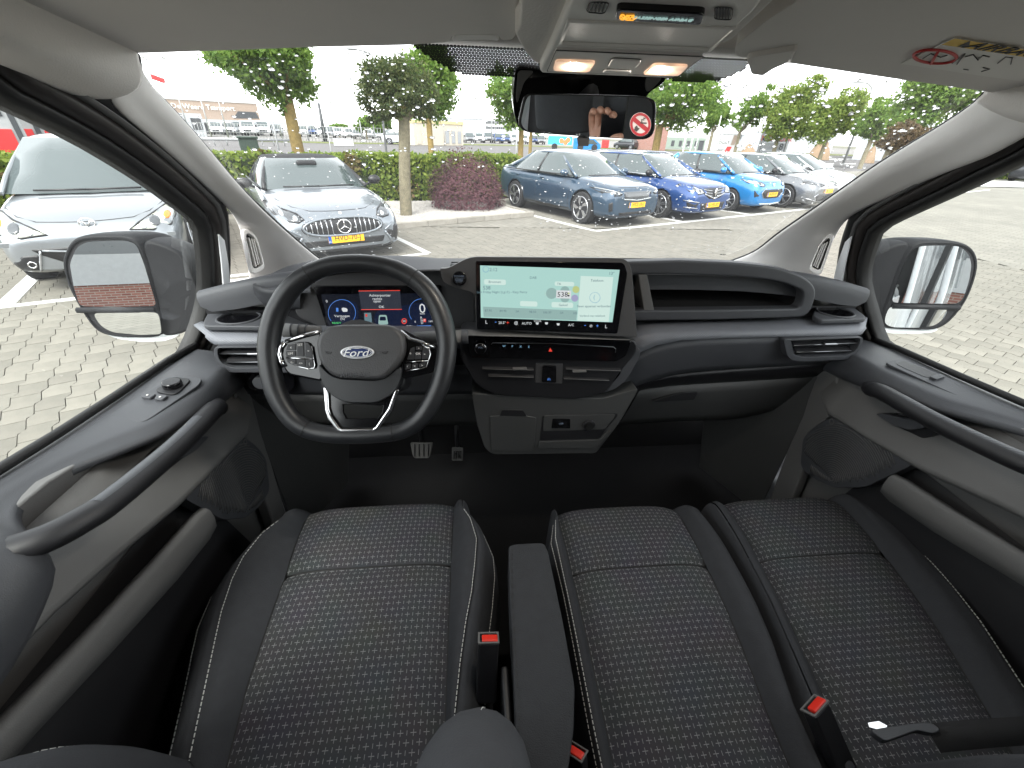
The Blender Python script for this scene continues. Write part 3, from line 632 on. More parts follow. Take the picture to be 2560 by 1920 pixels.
cb = fp('brake_bezel', ((838, 212), (1140, 215), (1132, 442), (828, 432)), .866, .012, 'hub_plastic', r=.003, bevel=.002, fn=rC)
fp('parking_brake_switch', ((915, 240), (1068, 248), (1065, 430), (905, 425)), .862, .008, 'gloss_black', cb, r=.004, bevel=.002, fn=rC); tx('switch_mark', '(P)', 983, 394, .0075, 'glyph_blue', cb, lambda a, c_, o: PY(*rC(a, c_), .8605))
# lower console
con = fp('lower_console', ((125, 545), (600, 580), (1600, 600), (1980, 490), (1940, 570), (1760, 880), (1500, 1215), (1400, 1212), (360, 1225), (270, 1150), (190, 900)), .875, .09, 'console_dark', r=.012, bevel=.012, seg=3, fn=rC)
bl_ = fp('console_bin_lid', ((330, 800), (440, 795), (470, 730), (700, 735), (740, 800), (845, 818), (815, 1190), (345, 1180)), .872, .004, 'console_dark', con, r=.004, bevel=.002, fn=rC)
fp('finger_notch', ((470, 728), (700, 733), (742, 803), (440, 795)), .8705, .002, 'trim_black', bl_, r=.004, bevel=.001, fn=rC)
cu_ = fp('console_shelf', ((915, 790), (1740, 765), (1740, 800), (1600, 960), (1540, 1065), (880, 1085)), .8735, .0015, 'trim_black', con, r=.006, bevel=.0008, fn=rC)
fp('socket_panel', ((930, 795), (1720, 778), (1700, 830), (1600, 945), (915, 965)), .8715, .002, 'console_dark', con, r=.006, bevel=.001, fn=rC)
fp('usb_block', ((1025, 830), (1220, 832), (1220, 935), (1012, 935)), .8695, .003, 'gloss_black', con, r=.002, bevel=.0008, fn=rC)
fp('shelf_lip', ((880, 1085), (1540, 1065), (1670, 950), (1660, 1000), (1500, 1150), (860, 1155)), .868, .01, 'console_dark', con, r=.004, bevel=.003, fn=rC)
pc = PY(*rC(1425, 890), .8715); cyl('power_socket', pc, (0, -1, 0), .0165, .007, 'trim_black', con, k=24, bevel=.002); cyl('socket_cap', pc+V(0, -.007, 0), (0, -1, 0), .012, .002, 'rubber', con, k=24)
text('usb_mark', 'USB', PY(*rC(1120, 880), .869), XD, YD, .007, 'glyph_dim', con)

# ================================================================== touchscreen
sn = V(-.06, -1, .20).normalized(); spt = PY(1390, 740, .862)
TS = lambda u, v, o=0: PP(*r6(u, v), spt, sn)+sn*o
tsx = (TS(1400, 400)-TS(330, 400)).normalized(); tsy = sn.cross(tsx)
ts = thing('touchscreen', 'wide landscape touchscreen with pale turquoise radio page above the centre vents', 'screen', tuple(TS(840, 700)))
hp = rnd([TS(*p) for p in ((0, 225), (60, 225), (235, 132), (1400, 142), (1470, 152), (1505, 200), (1520, 260), (1560, 770), (285, 705), (275, 420), (200, 400), (100, 370), (20, 335))], [0, .01, .02, .02, .02, .02, .02, .004, .004, .01, .01, .01, .01])
prism('housing', [p-sn*.001 for p in hp], V(0, .045, -.01), 'hub_plastic', ts, bevel=.006, seg=3)
dsp = prism('display', rnd([TS(*p, .002) for p in ((282, 165), (1440, 178), (1462, 200), (1480, 260), (1400, 738), (290, 705))], .004), -sn*.004, 'screen_glass', ts, bevel=.001)
lit = plate('lit_page', ((317, 200), (1417, 235), (1360, 648), (323, 612)), 'lcd_pale', dsp, TS, .0026)
T = lambda s, u, v, sz, m='lcd_text', **k: tx('screen_text', s, u, v, sz, m, dsp, TS, .0040, xd=tsx, yd=tsy, **k)
plate('phone_card', ((1110, 283), (1366, 292), (1330, 645), (1082, 636)), 'lcd_white', dsp, TS, .0030)
plate('station_bar', ((340, 525), (1082, 555), (1075, 632), (345, 605)), 'lcd_grey', dsp, TS, .0028)
plate('station_logo', ((918, 395), (1035, 399), (1033, 462), (915, 458)), 'glyph_white', dsp, TS, .0034)
def disc(nm, u, v, r, m, o): plate(nm, [(u+r*math.cos(i*.3927), v-r*math.sin(i*.3927)) for i in range(16)], m, dsp, TS, o)
disc('art_dot', 1072, 390, 28, 'lcd_yellow', .003); disc('art_dot', 1063, 458, 28, 'lcd_violet', .003); disc('art_dot', 985, 400, 36, 'lcd_grey', .003); disc('art_dot', 985, 456, 36, 'lcd_grey', .0031); disc('art_dot', 880, 420, 44, 'lcd_grey', .003)
def ring(nm, u, v, r, m, w): tube(nm, [TS(u+r*math.cos(i*.2618), v-r*math.sin(i*.2618), .0036) for i in range(24)], w, m, dsp, k=4, closed=True)
ring('phone_ring', 1221, 453, 41, 'lcd_blue', .0005); ring('home_ring', 362, 230, 23, 'lcd_blue', .0006)
def pill(u0, v0, u1, v1):
    plate('soft_button', ((u0, v0), (u1, v0+5), (u1, v1+5), (u0, v1)), 'lcd_white', dsp, TS, .0030, .004)
pill(348, 308, 520, 350); pill(632, 480, 768, 520); pill(880, 488, 1050, 530); pill(1120, 578, 1284, 612); pill(905, 326, 1058, 360)
for s, u, v, sz in (('2:12', 422, 232, .010), ('13°', 1355, 262, .009), ('DAB', 735, 296, .0075), ('Bronnen', 433, 329, .0078), ('538', 370, 376, .011), ('Last Friday Night (t.g.i.f.) - Katy Perry', 490, 412, .0072), ('TA', 938, 345, .007), ('Geluid', 970, 511, .0075), ('Telefoon', 1237, 318, .0078), ('Geen apparaat verbonden', 1212, 523, .0072), ('Verbind met telefoon', 1200, 596, .0066), ('87.90', 382, 555, .007), ('89.90', 498, 558, .007), ('SA', 611, 561, .007), ('98.50', 731, 565, .007), ('106.30', 846, 569, .007), ('SA', 960, 572, .007), ('100', 1066, 576, .007)): T(s, u, v, sz)
T('538', 967, 428, .0145, 'rubber', sx=1.1); disc('logo_dot', 1014, 420, 7, 'lcd_yellow', .0042); disc('logo_dot', 1014, 438, 7, 'rubber', .0042); T('(', 1216, 452, .013, 'lcd_blue')
for s, u, v, sz, m in (('L', 368, 645, .011, 'glyph_white'), ('-', 440, 646, .014, 'glyph_blue'), ('20.5°', 490, 650, .0078, 'glyph_white'), ('+', 535, 650, .012, 'glyph_red'), ('@', 600, 654, .009, 'glyph_white'), ('AUTO', 684, 656, .008, 'glyph_white'), ('VOOR', 769, 638, .006, 'glyph_white'), ('A/C', 1033, 668, .008, 'glyph_white'), ('-', 1144, 672, .014, 'glyph_blue'), ('*', 1190, 676, .016, 'glyph_white'), ('+', 1240, 675, .012, 'glyph_blue'), ('L', 1310, 680, .011, 'glyph_white')): T(s, u, v, sz, m)
for u, v in ((767, 656), (840, 655), (932, 663)): plate('climate_symbol', ((u-13, v-8), (u+13, v-7), (u+8, v+10), (u-8, v+9)), 'glyph_white', dsp, TS, .0036, .001)
pb = PP(*r6(155, 302), spt, sn); st_ = cyl('start_button', pb+sn*.001, sn, .0155, .006, 'gloss_black', ts, k=28, bevel=.0015)
for s, v in (('POWER', 284), ('START', 308), ('STOP', 323)): text('button_text', s, PP(*r6(155, v), spt, sn)+sn*.0076, tsx, tsy, .0062, 'glyph_dim', st_)

# ================================================================== steering wheel
wn = V(0, -math.cos(rad(27)), math.sin(rad(27))); WC = CC+ray(893, 870)*.785
WH = lambda u, v, o=0: PP(*r5(u, v), WC+wn*o, wn)
wx = V(1, 0, 0); wy = wn.cross(wx)
sw = thing('steering_wheel', 'black leather steering wheel with flat bottom, chrome trim and blue oval badge', 'steering wheel', tuple(WC))
rimpx = [(920, 182), (1180, 214), (1400, 325), (1548, 500), (1626, 740), (1625, 950), (1565, 1180), (1445, 1390), (1310, 1490), (1150, 1528), (900, 1542), (660, 1528), (500, 1478), (385, 1380), (280, 1190), (232, 950), (236, 750), (300, 540), (440, 345), (660, 215)]
rp = catmull([WH(*p) for p in rimpx], 6, closed=True); nr = len(rp)
rr_ = []
for p in rp:
    a = math.atan2((p-WC).dot(wy), (p-WC).dot(wx)); rr_.append(.0172+.0022*max(0, abs(math.cos(a))-.5)*2-.001*(math.sin(a) > .9))
tube('rim', rp, rr_, 'leather', sw, k=16, closed=True, up=tuple(wn))
def seam(i):
    p = rp[i % nr]; t = (rp[(i+1) % nr]-rp[i-1]).normalized(); n2 = t.cross(wn)
    tube('seam', [p+(wn*math.cos(a)+n2*math.sin(a))*(rr_[i % nr]+.0003) for a in [k*math.pi/8 for k in range(16)]], .0009, 'rubber', sw, k=5, closed=True)
for i in (11, 111, 52, 71): seam(i)
def wp(name, pts, o, dep, mat, parent=sw, r=.006, bevel=.003, seg=2):
    P = [WH(u, v, o) for u, v in pts]
    return prism(name, rnd(P, r) if r else P, -wn*dep, mat, parent, bevel=bevel, seg=seg)
cyl('column', WC-wn*.01, -wn, .055, .22, 'trim_black', sw, k=20)
wp('column_shroud', ((560, 760), (1330, 740), (1300, 1200), (1000, 1290), (640, 1230)), -.07, .10, 'trim_black', r=.02, bevel=.01)
wp('spoke', ((640, 715), (480, 762), (350, 800), (308, 890), (325, 985), (380, 1065), (650, 1120), (660, 900)), .004, .022, 'gloss_black', r=.008, bevel=.004)
wp('spoke', ((1260, 690), (1390, 760), (1545, 830), (1558, 900), (1530, 1050), (1280, 1100), (1270, 880)), .004, .022, 'gloss_black', r=.008, bevel=.004)
hub = wp('hub_pad', ((640, 715), (700, 682), (780, 668), (1130, 664), (1220, 680), (1285, 740), (1302, 830), (1290, 920), (1235, 1005), (1140, 1095), (1070, 1108), (760, 1092), (690, 1050), (620, 960), (596, 850), (605, 770)), .030, .045, 'hub_plastic', r=.012, bevel=.011, seg=4)
wp('hub_chin', ((610, 960), (700, 1060), (780, 1095), (1080, 1110), (1160, 1085), (1280, 980), (1270, 1120), (1215, 1215), (1080, 1290), (820, 1285), (700, 1215), (640, 1120)), .016, .04, 'leather', r=.014, bevel=.008, seg=3)
# badge
def ell(cu, cv, ru, rv, o, n=32): return [WH(cu+ru*math.cos(i*2*math.pi/n), cv-rv*math.sin(i*2*math.pi/n), o) for i in range(n)]
pm('silver_print', (.72, .73, .75), .35, metal=.3, var=0)
pm('badge_blue', (.01, .03, .13), .2, var=0, coat=1)
bg_ = ringp('badge', ell(925, 888, 133, 52, .0335), ell(925, 888, 120, 42, .0345), -wn*.005, 'silver_print', hub, bevel=.0008)
prism('badge_field', ell(925, 888, 121, 43, .0325), -wn*.003, 'badge_blue', bg_)
tube('badge_inner_line', ell(925, 888, 112, 37, .0330), .0006, 'silver_print', bg_, k=4, closed=True)
text('badge_lettering', 'Ford', WH(922, 890, .0334), wx, wy, .0205, 'silver_print', bg_, ext=.0008, shear=.35, sx=1.15)
tube('badge_lettering', [WH(*p, .0335) for p in ((846, 872), (852, 858), (880, 853), (930, 856), (966, 852))], .0008, 'silver_print', bg_, k=4)
text('airbag_lettering', 'AIRBAG', WH(908, 1065, .0302), wx, wy, .0135, 'trim_dark', hub, ext=.0008, sx=1.15)
for u, f in ((700, 1), (1145, -1)): tube('horn_mark', [WH(u+f*a, v, .0302) for a, v in ((-26, 880), (-18, 890), (-4, 898), (12, 898), (26, 884), (10, 886), (-24, 882))], .0006, 'trim_black', hub, k=4)
# chrome trims on the spokes
tube('spoke_trim', [WH(*p, .006) for p in ((352, 812), (322, 850), (312, 905), (325, 960), (352, 1002))], .0045, 'chrome', sw, k=8)
tube('spoke_trim', [WH(*p, .008) for p in ((620, 728), (500, 758), (360, 800))], .0035, 'chrome', sw, k=8); tube('spoke_trim', [WH(*p, .008) for p in ((1270, 720), (1340, 780), (1440, 812), (1540, 850))], .0035, 'chrome', sw, k=8)
# switch pods
for pts, cells, marks in (
    (((372, 826), (430, 806), (535, 802), (566, 840), (592, 990), (586, 1012), (540, 1018), (440, 995), (372, 968), (356, 900)),
     (((376, 830), (440, 816), (438, 870), (362, 870)), ((362, 878), (438, 876), (440, 918), (364, 925)), ((450, 812), (502, 808), (506, 922), (448, 918)), ((512, 808), (540, 812), (566, 850), (574, 932), (514, 926)), ((366, 936), (440, 932), (440, 985), (378, 962)), ((448, 934), (512, 938), (514, 1006), (448, 990)), ((520, 940), (576, 946), (580, 1006), (522, 1010))),
     (('c', 402, 850), ('LIM', 398, 896), ('SET', 475, 828), ('o', 540, 876), ('<-', 410, 966), ('<+', 480, 974), ('(', 548, 980))),
    (((1345, 850), (1384, 830), (1440, 832), (1495, 856), (1505, 900), (1476, 1000), (1440, 1014), (1310, 1034), (1302, 1020), (1314, 930)),
     (((1390, 838), (1438, 838), (1436, 872), (1388, 870)), ((1346, 858), (1380, 842), (1376, 944), (1320, 946)), ((1384, 880), (1434, 882), (1430, 942), (1380, 946)), ((1444, 842), (1490, 862), (1496, 900), (1486, 938), (1436, 944)), ((1316, 978), (1352, 976), (1346, 1018), (1306, 1024)), ((1360, 976), (1410, 972), (1404, 1012), (1354, 1018)), ((1418, 972), (1474, 962), (1462, 1000), (1412, 1010))),
     (('^', 1412, 856), ('o', 1346, 896), ('OK', 1408, 898), ('=', 1458, 902), ('r', 1324, 1000), ('<', 1380, 996), ('>', 1438, 990)))):
    pod = wp('switch_pod', pts, .009, .006, 'gloss_black', r=.005, bevel=.002)
    tube('pod_trim', [WH(*p, .0095) for p in pts[3 if pts[0][0] < 800 else 2:8]], .0012, 'chrome', pod, k=5)
    tube('pod_trim', [WH(*p, .0112) for p in (((362, 930), (578, 942)) if pts[0][0] < 800 else ((1312, 966), (1492, 952)))], .0014, 'chrome', pod, k=5)
    for c in cells: wp('button', c, .0112, .004, 'trim_black', pod, r=.0015, bevel=.0008)
    for s, u, v in marks: text('button_mark', s, WH(u, v, .0118), wx, wy, .0062, 'trim_pale', pod, ext=.0001)
# lower chrome yoke with black insert
yo = [(655, 1160), (668, 1350), (690, 1415), (765, 1505), (800, 1522), (1060, 1520), (1095, 1492), (1205, 1345), (1258, 1180), (1222, 1180), (1168, 1330), (1068, 1478), (1045, 1490), (805, 1492), (785, 1480), (720, 1390), (702, 1335), (696, 1195), (680, 1165)]
prism('chrome_yoke', [WH(u, v, .014) for u, v in yo], -wn*.012, 'chrome', sw, bevel=.0025)
out = [WH(*p, .006) for p in ((690, 1180), (702, 1350), (785, 1488), (930, 1495), (1060, 1492), (1180, 1335), (1235, 1190), (960, 1240))]
inn_ = [WH(*p, .006) for p in ((812, 1300), (810, 1360), (840, 1412), (960, 1415), (1085, 1410), (1120, 1370), (1132, 1310), (970, 1300))]
ringp('yoke_insert', out, inn_, -wn*.010, 'gloss_black', sw, bevel=.001)
# column stalks
stk = thing('column_stalk', 'grey control stalk sticking out right of the steering wheel', 'stalk', tuple(PY(1090, 845, .82)), 'column stalks')
P0, P1 = PY(*r5(1380, 768), .80), PY(*r5(1790, 764), .80)
tube('stalk_arm', [P0, P0.lerp(P1, .5), P1.lerp(P0, .06)], [.011, .0135, .014], 'trim_grey', stk, k=14); cyl('stalk_tip', P1.lerp(P0, .10), (P1-P0), .0155, .014, 'trim_dark', stk, k=20, bevel=.002)
stk = thing('column_stalk', 'grey control stalk with printed rings left of the steering wheel hub', 'stalk', tuple(PY(740, 830, .82)), 'column stalks')
P0, P1 = PY(*r5(640, 722), .80), PY(*r5(345, 712), .80)
tube('stalk_arm', [P0, P1], [.011, .014], 'trim_grey', stk, k=14)
for q in (.35, .55, .75): c = P0.lerp(P1, q); cyl('stalk_ring', c, P1-P0, .0142, .002, 'trim_dark', stk, k=16)
# ================================================================== seats
def cloth(name, col, scale=420, s=.6, var=.15):
    return pm(name, col, .95, bump=s, bscale=scale, var=var, vscale=60, spec=.2)
cloth('seat_plain', (.046, .048, .053)); cloth('armrest_cloth', (.044, .046, .050), 700)
pm('stitch', (.62, .62, .60), .8, var=.1)
def cross_cloth(name):
    m, N, L, b = nmat(name); b.inputs['Roughness'].default_value = .95; b.inputs['Specular IOR Level'].default_value = .2
    tc = N.new('ShaderNodeTexCoord'); sp = N.new('ShaderNodeSeparateXYZ'); L.new(tc.outputs['UV'], sp.inputs[0])
    def mth(op, a, b_=None, c=None):
        n = N.new('ShaderNodeMath'); n.operation = op
        for i, x in enumerate((a, b_, c)):
            if x is None: continue
            if isinstance(x, (int, float)): n.inputs[i].default_value = x
            else: L.new(x, n.inputs[i])
        return n.outputs[0]
    u = mth('MULTIPLY', sp.outputs[0], 1/.0102); v = mth('MULTIPLY', sp.outputs[1], 1/.0122)
    fu = mth('SUBTRACT', mth('FRACT', u), .5); fv = mth('SUBTRACT', mth('FRACT', v), .5)
    par = mth('MODULO', mth('ADD', mth('FLOOR', u), mth('FLOOR', v)), 2.0); par = mth('ABSOLUTE', par)
    vert = mth('MULTIPLY', mth('LESS_THAN', mth('ABSOLUTE', fu), .05), mth('LESS_THAN', mth('ABSOLUTE', fv), mth('MULTIPLY_ADD', par, .10, .26)))
    hor = mth('MULTIPLY', mth('MULTIPLY', mth('LESS_THAN', mth('ABSOLUTE', fv), .045), mth('LESS_THAN', mth('ABSOLUTE', fu), .46)), mth('GREATER_THAN', par, .5))
    pat = mth('MAXIMUM', vert, hor)
    nz = N.new('ShaderNodeTexNoise'); nz.inputs['Scale'].default_value = 1500; L.new(tc.outputs['Object'], nz.inputs['Vector'])
    n2 = N.new('ShaderNodeTexNoise'); n2.inputs['Scale'].default_value = 14; n2.inputs['Detail'].default_value = 5; L.new(tc.outputs['Object'], n2.inputs['Vector'])
    base = N.new('ShaderNodeMix'); base.data_type = 'RGBA'; base.inputs['A'].default_value = (.046, .047, .052, 1); base.inputs['B'].default_value = (.082, .084, .092, 1); L.new(nz.outputs['Fac'], base.inputs['Factor'])
    b2 = N.new('ShaderNodeMix'); b2.data_type = 'RGBA'; b2.blend_type = 'MULTIPLY'; b2.inputs['Factor'].default_value = .35; L.new(base.outputs['Result'], b2.inputs['A']); L.new(n2.outputs['Color'], b2.inputs['B'])
    mx = N.new('ShaderNodeMix'); mx.data_type = 'RGBA'; mx.inputs['B'].default_value = (.33, .33, .335, 1); L.new(b2.outputs['Result'], mx.inputs['A']); L.new(mth('MULTIPLY', pat, .62), mx.inputs['Factor'])
    L.new(mx.outputs['Result'], b.inputs['Base Color'])
    bp = N.new('ShaderNodeBump'); bp.inputs['Strength'].default_value = .5; bp.inputs['Distance'].default_value = .001; L.new(nz.outputs['Fac'], bp.inputs['Height']); L.new(bp.outputs[0], b.inputs['Normal'])
cross_cloth('seat_cross')
def smooth01(t): t = max(0, min(1, t)); return t*t*(3-2*t)
NOSE = [.06]
def cushion(th, cols, yst, yfront, z0, seam_y, tagd, stitch_cols):
    """cols: six lists of X over the Y stations: outer, crest, seam, seam, crest, outer"""
    ya = .06
    def colx(c, y): return interp(yst, cols[c], y)
    def base(y, x): return z0+.02*(1-smooth01((y-.15)/.35))*0-.035*(1-smooth01((y-.05)/.45))
    NV = 46
    def front(t, y, z):
        # t in 0..1 along the cushion; the nose rolls down past y = yf-.06
        return y, z
    def surf(c, q, tv):
        # tv 0..1 over length, >1 rolls over the nose
        ymid = yfront
        y = ya+min(tv, 1)*(ymid-ya)
        x = lerp(colx(c, y), colx(c+1, y), q)
        xl, xr = colx(0, yst[-1]), colx(5, yst[-1]); xc = (colx(2, y)+colx(3, y))/2; hw = abs(colx(5, .5)-colx(0, .5))/2
        z = base(y, x)
        if c == 2: z += .009*(1-(2*q-1)**6)-.006
        elif c in (1, 3):
            k = q if c == 3 else 1-q; z += -.006+.030*math.sin(min(1, k*1.25)*math.pi/2)
        else:
            k = q if c == 4 else 1-q; z += .024-.15*(1-math.sqrt(max(0, 1-k**2.2)))-.004*math.exp(-(k/.06)**2)
        # seam across
        z -= .010*math.exp(-((y-seam_y)/.009)**2)*(c == 2)
        side = min(1, abs(x-xc)/hw); yoff = -NOSE[0]*side**4
        if tv > .80:
            t2 = (tv-.80)/.20; yoff *= 1
            if tv <= 1: z -= .012*t2**2
        if tv > 1:
            a = (tv-1)*math.pi/2; R = .045; y = ymid+R*math.sin(min(a, math.pi/2)); z -= .012+R*(1-math.cos(min(a, math.pi/2)))+(.12*(tv-2) if tv > 2 else 0)
        return V(x, y+yoff*smooth01((y-.35)/.35), z)
    tvs = [i/NV for i in range(NV+1)]+[1.25, 1.5, 1.75, 2, 2.6]
    names = {0: 'side_panel', 1: 'bolster', 2: 'centre_panel', 3: 'bolster', 4: 'side_panel'}
    for c in range(5):
        nq = 14 if c == 2 else 9
        bm = bmesh.new(); uvl = bm.loops.layers.uv.new('UVMap')
        rows = [[surf(c, k/nq, tv) for k in range(nq+1)] for tv in tvs]
        g = [[bm.verts.new(p) for p in r] for r in rows]; dist = {}
        for i, tv in enumerate(tvs):
            for j in range(nq+1): dist[g[i][j]] = (rows[i][j].x, ya+tv*(yfront-ya) if tv <= 1 else yfront+(tv-1)*.07)
        for i in range(len(tvs)-1):
            for j in range(nq):
                f = bm.faces.new((g[i][j], g[i][j+1], g[i+1][j+1], g[i+1][j]))
                for l in f.loops: l[uvl].uv = dist[l.vert]
        fin(names[c], bm, 'seat_cross' if c == 2 else 'seat_plain', th, smooth=True)
    # visible thread: short dashes along the crest seams
    for c, q in stitch_cols:
        bm = bmesh.new(); pts = [surf(c, q, i/260)+V(0, 0, .0012) for i in range(0, 261)]
        for i in range(10, 256, 3): add_tube(bm, [pts[i], pts[i+2]], .0009, 4)
        fin('stitching', bm, 'stitch', th)
    # dark welt lines between the panels
    for c, q in ((1, 1.0 if False else 0), ):
        pass
    pts = [surf(2, i/20, (seam_y-ya)/(yfront-ya))+V(0, 0, .0016) for i in range(21)]
    tube('cross_seam', pts, .0030, 'rubber', th, k=5)
    for q in (0, 1): tube('panel_seam', [surf(2, q, i/40)+V(0, 0, .0002) for i in range(41)], .0014, 'rubber', th, k=5)
    # underside body
    xs = [interp(yst, cols[0], .4)+.03, interp(yst, cols[5], .4)-.03]
    box('seat_base', ((xs[0]+xs[1])/2, .36, .70), (xs[1]-xs[0], .58, .20), 'trim_black', th, bevel=.02)
ys = [.06, .12, .27, .37, .44, .50, .58, .64, .70, .74]
ds = thing('driver_seat', 'driver seat in charcoal cloth with small white crosses and white stitching, behind the steering wheel', 'seat', (-.43, .35, .55))
cushion(ds, [[-.66, -.672, -.708, -.735, -.754, -.767, -.772, -.762, -.735, -.700], [-.605, -.615, -.642, -.666, -.683, -.697, -.709, -.711, -.700, -.672], [-.585, -.588, -.598, -.610, -.613, -.616, -.620, -.625, -.630, -.632],
    [-.272]*10, [-.255, -.256, -.258, -.247, -.237, -.226, -.218, -.214, -.228, -.250], [-.195, -.195, -.192, -.190, -.180, -.172, -.164, -.166, -.188, -.225]], ys, .742, .945, .583, 'driver', ((0, .35), (1, .02), (3, .98), (4, .75)))
NOSE[0] = .035
bn = thing('passenger_bench', 'double passenger bench with two charcoal cross-patterned cushions right of the armrest', 'seat', (.35, .35, .55))
cushion(bn, [[-.040]*2+[-.045]*4+[-.050, -.054, -.03, 0], [-.03]*2+[-.033]*5+[-.032, -.02, 0], [-.012]*2+[-.008]*8, [.262, .268, .276, .287, .293, .297, .302, .305, .309, .310], [.295, .300, .310, .33, .338, .342, .346, .348, .347, .345], [.305, .31, .325, .352, .362, .367, .370, .371, .370, .368]], ys, .705, .935, .548, 'middle', ((0, .5), (0, .95)))
cushion(bn, [[.306, .311, .327, .354, .364, .369, .372, .373, .372, .371], [.33, .335, .352, .366, .376, .382, .392, .398, .405, .41], [.362, .37, .388, .402, .413, .421, .432, .440, .446, .448], [.62, .635, .675, .702, .716, .727, .742, .753, .764, .770], [.67, .688, .728, .760, .772, .781, .790, .796, .795, .79], [.73, .75, .792, .820, .832, .838, .842, .842, .835, .825]], ys, .705, .935, .546, 'outer', ((4, .30), (4, .80)))
# backrests (leaning away behind the camera) - only their shoulders come into view
def backrest(th, x0, x1, bol, yb, zt, mat='seat_plain', lean=.22, stitchx=None):
    w_ = x1-x0; xc = (x0+x1)/2
    rows = []
    for i in range(25):
        t = i/24; z = .93+(zt-.93)*t; y0 = yb-lean*(z-.93)
        shrink = 1-.16*smooth01((t-.55)/.45)-(.25*max(0, (t-.93)/.07)**2)
        r = []
        for j in range(29):
            q = -1+2*j/28; x = xc+q*w_/2*shrink
            nose = bol*math.exp(-((abs(q)-.80)/.17)**2)*(1-.75*smooth01((t-.3)/.6)); edge = .10*max(0, (abs(q)-.86)/.14)**2
            r.append(V(x, y0+nose-edge-.02*max(0, (t-.9)/.1)**2, z))
        rows.append(r)
    o = sheet('backrest', rows, mat, th, sub=0)
    sheet('backrest_rear', [[V(p.x, p.y-.09-.02, p.z) for p in r[::4]] for r in rows[::3]], 'bulkhead_trim', th)
    return rows
rws = backrest(ds, -.68, -.19, .02, .10, 1.56)
for sx_, lst in ((1, ((-.214, .205, .98), (-.216, .180, 1.10), (-.222, .135, 1.22), (-.232, .04, 1.32), (-.24, -.1, 1.40))), (-1, ((-.645, .205, .98), (-.645, .180, 1.10), (-.64, .135, 1.22), (-.63, .04, 1.32), (-.62, -.1, 1.40)))):
    P = catmull([V(*p) for p in lst], 6); n_ = len(P); rB = [lerp(.060, .050, (i/(n_-1))**2) for i in range(n_)]; rB[-1] = .02
    tube('backrest_bolster', P, rB, 'seat_plain', ds, k=18, flat=1.0)
    bm = bmesh.new()
    for i in range(2, n_-2):
        for q in (0, .5):
            c0 = P[i].lerp(P[i+1], q); c1 = P[i].lerp(P[i+1], q+.33); d_ = V(.16*sx_, 1, .25).normalized(); add_tube(bm, [c0+d_*(rB[i]+.0005), c1+d_*(rB[i]+.0005)], .0005, 4)
    fin('stitching', bm, 'stitch', ds)
hr = catmull([V(-.43, -.10, 1.60), V(-.43, -.085, 1.68), V(-.43, -.09, 1.76), V(-.43, -.11, 1.80)], 4)
tube('headrest', hr, [.10]*len(hr), 'seat_plain', ds, k=20, flat=.45, up=(1, 0, 0), sub=1)
for x in (-.48, -.38): cyl('headrest_post', (x, -.11, 1.50), (0, 0, 1), .007, .13, 'chrome', ds, k=10)
for x0, x1 in ((-.03, .355), (.36, .78)):
    backrest(bn, x0, x1, .035, .15 if x0 > 0 else .06, 1.44)
# armrest between the seats
ar = thing('armrest', 'narrow charcoal cloth armrest lying between driver seat and bench', 'armrest', (-.11, .4, .9))
ap = [(-.148, .565), (-.138, .571), (-.072, .571), (-.066, .552), (-.063, .40), (-.064, .30), (-.078, .245), (-.10, .19), (-.12, .0), (-.19, .0), (-.168, .20), (-.162, .272), (-.158, .36), (-.153, .484)]
prism('pad', rnd([V(x, y, 1.005) for x, y in ap], .012), (0, 0, -.085), 'armrest_cloth', ar, bevel=.014, seg=4)
bm = bmesh.new(); pts = catmull([V(x, y, 1.0065) for x, y in ((-.140, .556), (-.148, .48), (-.153, .36), (-.156, .27), (-.160, .2))], 12)
for i in range(0, len(pts)-2, 2): add_tube(bm, [pts[i], pts[i+1]], .0006, 4)
fin('stitching', bm, 'rubber', ar)
tube('piping', catmull([V(x, y, 1.0) for x, y in ((-.070, .556), (-.069, .40), (-.070, .30), (-.084, .245), (-.108, .19))], 6), .0014, 'rubber', ar, k=5)
box('hinge_bracket', (-.172, .30, .90), (.012, .10, .16), 'trim_black', ar, bevel=.004)
# seat belt buckles
pm('buckle_red', (.75, .035, .02), .35, var=.05)
def buckle(lab, c, ax, up, L=.10, w_=.028, dpt=.016):
    ax = V(*ax).normalized(); up = V(*up); up = (up-ax*up.dot(ax)).normalized(); sd2 = ax.cross(up); c = V(*c)
    t = thing('belt_buckle', lab, 'buckle', tuple(c), 'seat belt buckles')
    R3 = Matrix((sd2, ax, up)).transposed()
    box('buckle_body', c-ax*L/2, (w_, L, dpt), 'trim_black', t, bevel=.004, rot=R3)
    ringp('buckle_frame', [c+sd2*x*w_*.52+up*z*dpt*.55 for x, z in ((-1, -1), (1, -1), (1, 1), (-1, 1))], [c+sd2*x*w_*.42+up*z*dpt*.42 for x, z in ((-1, -1), (1, -1), (1, 1), (-1, 1))], ax*.003, 'trim_grey', t, bevel=.0008)
    o = box('release_button', c+up*dpt*.12+sd2*w_*.06-ax*.006, (w_*.78, .022, dpt*.62), 'buckle_red', t, bevel=.002, rot=R3)
    return t
buckle('red-button belt buckle standing upright beside the driver cushion', (-.198, .372, 1.025), (.05, .35, .75), (0, -.75, .4), .11, .034, .024)
buckle('red-button belt buckle lying between the two bench cushions', (.316, .250, .985), (-.25, .45, .55), (.2, -.5, .6), .11, .040, .022)
buckle('red-button belt buckle half hidden below the rear end of the armrest', (-.073, .232, .962), (-.05, .35, .75), (-.6, -.5, .4), .10, .03, .02)
